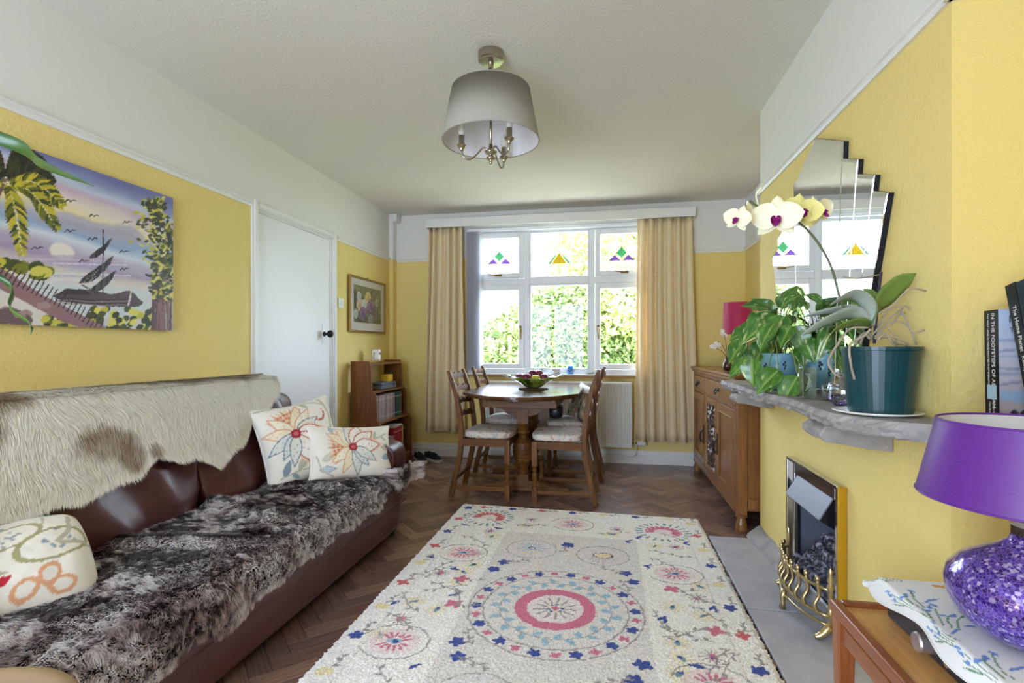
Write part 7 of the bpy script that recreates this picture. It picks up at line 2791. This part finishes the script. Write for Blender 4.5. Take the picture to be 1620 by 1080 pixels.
def sprig(x, y, s_, a):
    c, d = math.cos(a), math.sin(a)
    T_ = lambda u, v: (x + s_ * (u * c - v * d), y + s_ * (u * d + v * c))
    for k in range(4):
        cv.line(catmull([T_(0.01 * k - 0.015, 0), T_(0.012 * k - 0.02, 0.03), T_(0.02 * k - 0.03, 0.055 + 0.01 * (k % 2))], 4), 0.0035, GR)
    for k in range(6):
        cv.leaf(*T_(-0.03 + 0.012 * k, 0.045 + 0.015 * (k % 3)), 0.018 * s_, 0.009 * s_, a + 0.6 + k * 0.9, BL)
    cv.leaf(*T_(0.02, 0.02), 0.05 * s_, 0.006 * s_, a + 0.4, BL)
    cv.leaf(*T_(-0.02, 0.02), 0.04 * s_, 0.006 * s_, a + 2.3, GR)


for (x, y, s_, a) in ((0.105, 0.80, 1.2, 0.3), (0.085, 0.665, 1.2, 0.1), (0.10, 0.59, 1.2, -0.4), (0.075, 0.53, 1.0, 0.4), (0.085, 0.42, 1.2, 0.0), (0.24, 0.52, 0.9, -0.6), (0.09, 0.25, 1.1, 0.2), (0.3, 0.2, 1.0, 0.5), (0.26, 0.42, 0.8, 0.7)):
    sprig(x, y, s_, a)
cv.ell(0.215, 0.79, 0.018, 0.010, OR, rot=0.4)
cv.ell(0.190, 0.79, 0.010, 0.008, OR)
cv.line([(0.22, 0.77), (0.26, 0.72), (0.29, 0.68)], 0.004, (190, 150, 130))
for k in range(6):
    cv.ell(0.24 + rr.uniform(0, 0.06), 0.66 + rr.uniform(0, 0.07), 0.005, 0.003, (130, 110, 150))
cv.ell(0.14, 0.33, 0.014, 0.006, OR)
attr_mat('embroidered_linen', 0.85, bump=(500, 0.2, 0.0008))
ov = 0.085      # overhang on the front and far sides
sx = cv.x - ov                      # distance in from the box's front edge
sy = (ch - cv.y) - ov               # distance in from the box's far edge
fx = np.clip(-sx, 0, None)
fy = np.clip(-sy, 0, None)
X_ = 0.662 + np.where(sx > 0, sx, sx * 0.30)
Y_ = 1.424 - np.where(sy > 0, sy, sy * 0.45)
drop = np.sqrt((fx * 0.42) ** 2 + (fy * 0.60) ** 2)
wav = 0.012 * np.sin(cv.y * 26 + 1) * (fx / ov) + 0.010 * np.sin(cv.x * 24) * (fy / ov)
Z_ = ct_z + 0.0012 - drop * (0.72 + 0.25 * np.sin(cv.y * 17 + 0.6)) * 0.92 + 0.0015 * np.sin(cv.x * 30) * np.cos(cv.y * 22)
X_ = X_ - wav * 0.8 - 0.004 * (fx > 0)
Y_ = Y_ + 0.010 * np.sin(cv.x * 24) * (fy / ov) + 0.003 * (fy > 0)
Z_ = np.maximum(Z_, tz + 0.009)
cl_ = thing('embroidered_cloth', 'white cloth embroidered with blue flowers draped over the hi-fi under the purple lamp', 'tablecloth', (0.9, 1.05, ct_z))
np_mesh('cloth', np.stack([X_, Y_, Z_], -1).reshape(-1, 3), grid_quads(cv.nx, cv.ny), 'embroidered_linen', cl_, col=cv.colors())
hem = [(X_[j, 0], Y_[j, 0], Z_[j, 0]) for j in range(0, cv.ny, 4)] + [(X_[-1, i], Y_[-1, i], Z_[-1, i]) for i in range(0, cv.nx, 4)]
MB().tube(hem, 0.0016, 5).build('hem', mat('hem_white', (240, 240, 240), 0.9), cl_, smooth=True)


def mosaic_mat():
    m, nt, b = base_mat('purple_mosaic')
    co = add_coord(nt)
    v1 = nt.nodes.new('ShaderNodeTexVoronoi')
    v1.inputs['Scale'].default_value = 160
    nt.links.new(co, v1.inputs['Vector'])
    v2 = nt.nodes.new('ShaderNodeTexVoronoi')
    v2.feature = 'DISTANCE_TO_EDGE'
    v2.inputs['Scale'].default_value = 160
    nt.links.new(co, v2.inputs['Vector'])
    sp_ = nt.nodes.new('ShaderNodeSeparateColor')
    nt.links.new(v1.outputs['Color'], sp_.inputs[0])
    c = add_ramp(nt, sp_.outputs[0], [(0.0, lin4((44, 20, 110))), (0.35, lin4((78, 44, 168))), (0.62, lin4((110, 80, 210))), (0.80, lin4((58, 28, 140))), (0.93, lin4((205, 190, 245)))])
    e = add_ramp(nt, v2.outputs['Distance'], [(0.03, (1, 1, 1, 1)), (0.07, (0, 0, 0, 1))])
    mx = nt.nodes.new('ShaderNodeMix')
    mx.data_type = 'RGBA'
    mx.inputs['B'].default_value = lin4((160, 130, 215))
    nt.links.new(e, mx.inputs['Factor'])
    nt.links.new(c, mx.inputs['A'])
    nt.links.new(mx.outputs['Result'], b.inputs['Base Color'])
    b.inputs['Metallic'].default_value = 0.55
    b.inputs['Roughness'].default_value = 0.16
    b.inputs['Coat Weight'].default_value = 0.6
    add_bump(nt, b, sp_.outputs[1], 0.55, 0.004)
    MATS['purple_mosaic'] = m


mosaic_mat()


def silk_mat():
    m, nt, b = base_mat('purple_silk')
    co = add_coord(nt, (1, 1, 40))
    f = add_noise(nt, co, 30, 2, 0.5)
    c = add_ramp(nt, f, [(0.3, lin4((92, 34, 134))), (0.7, lin4((106, 44, 150)))])
    nt.links.new(c, b.inputs['Base Color'])
    b.inputs['Roughness'].default_value = 0.42
    b.inputs['Specular IOR Level'].default_value = 0.5
    MATS['purple_silk'] = m


silk_mat()
QX, QY, QZ = 0.812, 1.168, ct_z + 0.004
pl = thing('purple_mosaic_lamp', 'purple table lamp with satin shade and mosaic glass base on the embroidered cloth', 'lamp', (QX, QY, QZ))
MB().lathe([(0, QZ), (0.064, QZ), (0.096, QZ + 0.010), (0.124, QZ + 0.036), (0.139, QZ + 0.070), (0.1415, QZ + 0.095), (0.136, QZ + 0.117), (0.114, QZ + 0.143), (0.082, QZ + 0.163), (0.056, QZ + 0.177), (0.042, QZ + 0.190), (0.037, QZ + 0.203), (0, QZ + 0.203)], 56, (QX, QY)).build('mosaic_base', 'purple_mosaic', pl, smooth=True)
MB().lathe([(0, QZ + 0.203), (0.040, QZ + 0.203), (0.040, QZ + 0.219), (0.028, QZ + 0.223), (0.016, QZ + 0.227), (0.016, QZ + 0.300), (0, QZ + 0.300)], 28, (QX, QY)).build('neck', 'chrome', pl, smooth=False)
s0, s1 = 0.806, 0.956
sh = MB().lathe([(0.153, s1), (0.187, s0)], 72, (QX, QY)).build('shade', 'purple_silk', pl, smooth=True)
MB().lathe([(0.1515, s1), (0.1855, s0)], 72, (QX, QY)).build('shade_lining', 'shade_lining', sh, smooth=True)
m = MB()
for (r_, z) in ((0.1525, s1), (0.1865, s0)):
    m.tube([(QX + r_ * math.cos(2 * PI * i / 72), QY + r_ * math.sin(2 * PI * i / 72), z) for i in range(72)], 0.0024, 6, closed=True)
m.build('shade_binding', 'purple_silk', sh, smooth=True)
m = MB()
for k in range(3):
    a = k * 2.094 + 0.9
    m.tube([(QX + 0.014 * math.cos(a), QY + 0.014 * math.sin(a), QZ + 0.29), (QX + 0.179 * math.cos(a), QY + 0.179 * math.sin(a), s0 + 0.02)], 0.002, 5)
m.build('shade_carrier', 'chrome', sh)

# ================================================================== books in the near alcove
wood('alcove_wood', (120, 80, 50), (150, 104, 66), 'y', 12, 0.4)
struct(MB().box(0.90, XR, 0.30, CY0 - 0.002, 0.908, 0.930).build('trim_11', 'alcove_wood', bevel=0.003))


def text_mesh(s_, size, mt, parent, M4, ext=0.0002):
    c = bpy.data.curves.new('lettering', 'FONT')
    c.body = s_
    c.size = size
    c.extrude = ext
    c.align_x = 'LEFT'
    c.align_y = 'CENTER'
    o = bpy.data.objects.new('lettering', c)
    COL.objects.link(o)
    dg = bpy.context.evaluated_depsgraph_get()
    me = bpy.data.meshes.new_from_object(o.evaluated_get(dg))
    bpy.data.objects.remove(o)
    me.materials.clear()
    me.materials.append(MATS[mt])
    t_ = bpy.data.objects.new('lettering', me)
    COL.objects.link(t_)
    t_.parent = parent
    t_.matrix_local = M4
    return t_


mat('lettering_white', (236, 232, 226), 0.6)
mat('lettering_grey', (92, 100, 116), 0.6)
attr_mat('cover_print', 0.3, coat=0.4)


def tall_book(name, label, yb_, lean, thick, height, width, covermat, paint=None):
    """stands on the alcove shelf, spine to -x, front cover to -y; local origin at the spine's foot (cover side)"""
    o = thing(name, label, 'book', (0.905, yb_, 0.9305), group='picture books standing in the alcove')
    o.rotation_euler = (-lean, 0, 0)
    L = dict(parent=o, world=False)
    m = MB()
    m.box(0, width, 0, 0.003, 0, height)
    m.box(0, width, thick - 0.003, thick, 0, height)
    m.box(0, 0.003, 0.003, thick - 0.003, 0, height)
    m.build('cover', covermat, **L)
    MB().box(0.003, width - 0.004, 0.003, thick - 0.003, 0.003, height - 0.003).build('pages', 'page_block', **L)
    if paint:
        cv = Canvas(width, height, 0.004, (190, 206, 226), wob=0.003)
        paint(cv)
        V = np.stack([cv.x.ravel(), np.full(cv.x.size, -0.0006), cv.y.ravel()], 1)
        np_mesh('cover_print', V, grid_quads(cv.nx, cv.ny), 'cover_print', o, smooth=False, col=cv.colors(), world=False)
    return o


def desert(cv):
    t = np.clip(cv.y / cv.h, 0, 1)[..., None]
    cv.img = lin((196, 176, 168)) * (1 - t) + lin((188, 206, 232)) * t
    for k in range(9):
        y = cv.h * (0.72 - 0.05 * k)
        cv.line(catmull([(0, y), (cv.w * 0.35, y + 0.008 * math.sin(k)), (cv.w * 0.7, y - 0.006), (cv.w, y + 0.004)], 5), 0.007, [(140, 150, 180), (206, 196, 196), (120, 128, 160)][k % 3], 0.6)
    cv.poly([(0, cv.h * 0.28), (cv.w, cv.h * 0.20), (cv.w, cv.h * 0.10), (0, cv.h * 0.18)], (150, 190, 222), 0.8)
    for k in range(6):
        cv.ell(0.03 + 0.02 * k, cv.h * 0.06, 0.008, 0.012, (70, 66, 80))


b1 = tall_book('picture_book', 'book with a black lettered spine and pale blue cover, leftmost in the alcove', 1.412, 0.02, 0.046, 0.262, 0.22, 'spine_black', desert)
# spine lettering reads downwards: x of the text runs along -z, its up runs along +y... seen from -x
def spine_M(y, z):
    # columns: text x -> -z, text y -> -y, normal -> -x  (right-handed)
    return Matrix(((0, 0, -1, -0.0006), (0, -1, 0, y), (-1, 0, 0, z), (0, 0, 0, 1)))
def cover_M(x, z):
    return Matrix(((1, 0, 0, x), (0, 0, -1, -0.0012), (0, 1, 0, z), (0, 0, 0, 1)))
text_mesh('IN THE FOOTSTEPS OF ABRAHAM', 0.0150, 'lettering_white', b1, spine_M(0.017, 0.255))
text_mesh('THE HOLY LAND IN HAND-PAINTED PHOTOGRAPHS', 0.0072, 'lettering_white', b1, spine_M(0.033, 0.255))
MB().box(-0.0008, 0, 0.008, 0.038, 0.048, 0.082).build('spine_picture', mat('spine_pic', (176, 206, 222), 0.5), b1, world=False)
text_mesh('Richard Hardiman', 0.0062, 'lettering_white', b1, spine_M(0.017, 0.042))
text_mesh('Helen Speelman', 0.0062, 'lettering_white', b1, spine_M(0.030, 0.042))
text_mesh('IN THE FOOTSTEPS', 0.026, 'lettering_grey', b1, cover_M(0.020, 0.238))
text_mesh('THE HOLY LAND', 0.017, 'lettering_grey', b1, cover_M(0.022, 0.212))
b2 = tall_book('picture_book', 'tall black book with white spine lettering leaning towards the pale blue book', 1.288, 0.24, 0.030, 0.33, 0.26, 'spine_black')
text_mesh('The Home Planet', 0.0150, 'lettering_white', b2, spine_M(0.014, 0.278))
text_mesh('Kelley/ASE', 0.0150, 'lettering_white', b2, spine_M(0.014, 0.162))
b3 = tall_book('picture_book', 'tall dark book with a pale edge at the right edge of the photo', 1.252, 0.235, 0.034, 0.335, 0.26, 'spine_navy')

# ================================================================== foreground plant (its pot stands on a tall stand left of the camera)
mat('strap_leaf', (34, 64, 22), 0.4, var=(5, (50, 88, 30), 0.4, 0.65), coat=0.2)
mat('terracotta', (168, 96, 66), 0.8)
fp = thing('strap_leaf_plant', 'plant with long arching green leaves reaching in at the left edge', 'plant', (-1.62, 0.30, 0))
px_, py_ = -1.62, 0.22
MB().lathe([(0, 0), (0.14, 0), (0.14, 0.02), (0.03, 0.04), (0.022, 0.5), (0.03, 0.96), (0.13, 0.98), (0.13, 1.0), (0, 1.0)], 20, (px_, py_)).build('stand', 'oak', fp, smooth=False)
MB().lathe([(0, 1.001), (0.075, 1.001), (0.105, 1.17), (0.112, 1.17), (0.112, 1.19), (0.1, 1.19), (0.095, 1.165), (0, 1.165)], 24, (px_, py_)).build('pot', 'terracotta', fp, smooth=False)
tips = [[(-1.30, 0.55, 1.53), tuple(at_px(0, 219, 0.75)), tuple(at_px(70, 260, 0.75)), tuple(at_px(150, 295, 0.75))],
        [(-1.25, 0.50, 1.36), tuple(at_px(-14, 430, 0.75)), tuple(at_px(18, 487, 0.75)), tuple(at_px(48, 510, 0.74)), tuple(at_px(49, 530, 0.74))],
        [(-1.9, 0.1, 1.6), (-2.02, 0.0, 1.45)], [(-1.6, -0.1, 1.6), (-1.55, -0.3, 1.35)], [(-1.75, 0.45, 1.62), (-1.85, 0.6, 1.4)], [(-1.35, 0.0, 1.55), (-1.2, -0.15, 1.3)]]
for k, tp in enumerate(tips):
    c = catmull([(px_, py_, 1.16), (px_ + (tp[0][0] - px_) * 0.35, py_ + (tp[0][1] - py_) * 0.35, 1.16 + (tp[0][2] - 1.16) * 0.75)] + tp, 8)
    n_ = len(c)
    vs = []
    tv = Vector((0.0, -0.25, 0.97)) if k < 2 else Vector((0.5, 0.5, 0.2))
    W = 0.026 if k == 0 else (0.011 if k == 1 else 0.03)
    for i, p in enumerate(c):
        t = i / (n_ - 1)
        hw = W / 2 * min(1, 0.5 + 2 * t) * (1 - max(0, (t - 0.55) / 0.45) ** 1.6 * 0.96)
        d = Vector(c[min(i + 1, n_ - 1)] - c[max(i - 1, 0)]).normalized()
        sd = (tv - d * tv.dot(d)).normalized()
        nn = d.cross(sd)
        for q in (-1, 0, 1):
            vs.append(Vector(p) + sd * hw * q + nn * 0.25 * hw * abs(q))
    fs = [(i * 3 + a, i * 3 + a + 1, i * 3 + 4 + a, i * 3 + 3 + a) for i in range(n_ - 1) for a in range(2)]
    o = MB().add(vs, fs).build('leaf', 'strap_leaf', fp, smooth=True, fix=False)
    s_ = o.modifiers.new('thickness', 'SOLIDIFY')
    s_.thickness = 0.0015

# ================================================================== garden beyond the window
mat('lawn', (110, 140, 60), 0.95, var=(3, (140, 160, 76), 0.35, 0.65))
mat('trunk_bark', (110, 92, 72), 0.9, bump=(20, 0.8, 0.02))


def leaf_mats(name, rgb, trans=0.35):
    m, nt, b = base_mat(name)
    a = nt.nodes.new('ShaderNodeAttribute')
    a.attribute_name = 'col'
    nt.links.new(a.outputs['Color'], b.inputs['Base Color'])
    b.inputs['Roughness'].default_value = 0.55
    tr = nt.nodes.new('ShaderNodeBsdfTranslucent')
    nt.links.new(a.outputs['Color'], tr.inputs[0])
    mx = nt.nodes.new('ShaderNodeMixShader')
    mx.inputs[0].default_value = trans
    nt.links.new(b.outputs[0], mx.inputs[1])
    nt.links.new(tr.outputs[0], mx.inputs[2])
    nt.links.new(mx.outputs[0], nt.nodes['Material Output'].inputs[0])
    MATS[name] = m


leaf_mats('garden_leaf', None)
mat('bounce_ground', (206, 202, 194), 0.9, var=(2, (190, 186, 178)))  # pale unseen ground added to bounce daylight up onto the ceiling
for (nm, a, b_, mt) in (('ground_bounce', YB + T, 7.6, 'bounce_ground'), ('ground_lawn', 7.6, 42, 'lawn')):
    struct(MB().box(-30, 30, a, b_, -0.5, -0.3).build(nm, mt))


def shrub(name, label, c, rad, n, size, tones, seed, trunk=None, gap=0.0):
    r = np.random.default_rng(seed)
    o = thing(name, label, 'tree' if trunk else 'shrub', (c[0], c[1], -0.3))
    d = r.normal(size=(n, 3))
    d /= np.linalg.norm(d, axis=1)[:, None]
    lump = 1 + 0.28 * (fbm(d[:, 0] * 3 + 9 + d[:, 2] * 2, d[:, 1] * 3 + 5 + d[:, 2], seed, 3) - 0.5) * 2
    rr_ = r.random(n) ** 0.30
    P = d * (rr_ * lump)[:, None] * np.array(rad) + np.array(c)
    if gap:
        keepm = fbm(P[:, 0] * 1.6 + 20, P[:, 2] * 1.6 + P[:, 1], seed + 4, 3) > gap
        P, d = P[keepm], d[keepm]
    P = P[P[:, 2] > -0.28]
    n = len(P)
    u = r.normal(size=(n, 3)); u /= np.linalg.norm(u, axis=1)[:, None]
    w = np.cross(u, r.normal(size=(n, 3))); w /= np.linalg.norm(w, axis=1)[:, None]
    s = (size * r.uniform(0.6, 1.4, n))[:, None]
    V = np.concatenate([P - u * s, P + w * s * 0.45, P + u * s, P - w * s * 0.45])
    i = np.arange(n)
    Q = np.stack([i, i + n, i + 2 * n, i + 3 * n], 1)
    T_ = np.array([lin(t) for t in tones])
    col = T_[r.integers(0, len(tones), n)] * r.uniform(0.75, 1.25, n)[:, None]
    f = np_mesh('foliage', V, Q, 'garden_leaf', o, smooth=False, col=np.concatenate([col] * 4))
    f['kind'] = 'stuff'
    m = MB()
    if trunk:
        m.tube(catmull([(c[0], c[1], -0.3), (c[0] + 0.1, c[1], c[2] * 0.5), (c[0] - 0.1, c[1], c[2])], 6), trunk, 10)
        rr2 = random.Random(seed)
        for k in range(6):
            a = rr2.uniform(0, 2 * PI)
            z0 = rr2.uniform(0.5, 0.95) * c[2]
            m.tube(catmull([(c[0], c[1], z0), (c[0] + 0.5 * rad[0] * math.cos(a), c[1] + 0.4 * rad[1] * math.sin(a), z0 + 0.4), (c[0] + 0.85 * rad[0] * math.cos(a), c[1] + 0.7 * rad[1] * math.sin(a), z0 + 0.9)], 5), trunk * 0.4, 7)
    else:
        for k in range(4):
            m.tube([(c[0] + 0.1 * k - 0.15, c[1], -0.3), (c[0] + 0.5 * (k - 1.5), c[1], c[2])], 0.035, 6)
    m.build('trunk', 'trunk_bark', o, smooth=True)
    return o


G1_, G2_ = [(126, 146, 84), (154, 170, 104), (100, 124, 70), (178, 188, 128)], [(178, 188, 112), (200, 206, 140), (158, 174, 100), (214, 214, 160)]  # leaf tones paled and greyed: haze and overexposure put into the colour
shrub('rounded_shrub', 'large rounded evergreen shrub in the middle of the window', (-0.85, 10.2, 0.75), (1.75, 1.3, 1.65), 80000, 0.058, G1_, 1)
shrub('yellow_shrub', 'yellow green leafy shrub seen through the left casement', (-3.15, 9.6, 0.6), (1.25, 1.1, 1.5), 30000, 0.055, G2_, 2, gap=0.42)
shrub('garden_tree', 'tall pale tree behind the shrub at the right of the window', (0.6, 14.5, 3.4), (2.6, 2.0, 2.6), 40000, 0.085, G2_, 3, trunk=0.16, gap=0.47)
shrub('leaning_tree', 'small tree with a bare forked trunk seen through the right casement', (0.45, 9.6, 1.7), (1.0, 0.9, 1.2), 14000, 0.055, G2_, 4, trunk=0.07, gap=0.46)
shrub('low_shrub', 'low bright green shrub under the forked tree at the right of the window', (0.75, 8.6, -0.05), (1.1, 0.8, 0.75), 18000, 0.05, [(130, 156, 56), (170, 186, 84), (100, 130, 44)], 5)
for k, x in ((1, -6.4), (2, -2.2), (3, 2.0)):
    shrub('hedge_bush', ('hazy hedge bush far left beyond the garden', 'hazy hedge bush left of the rounded shrub', 'hazy hedge bush behind the rounded shrub', 'hazy hedge bush behind the pale tree', 'hazy hedge bush right of the pale tree', 'hazy hedge bush far right beyond the garden')[k], (x, 20.0 + (k % 2), 0.7), (2.3, 1.2, 1.5 + 0.2 * (k % 3)), 8000, 0.14, G1_ + G2_, 10 + k)
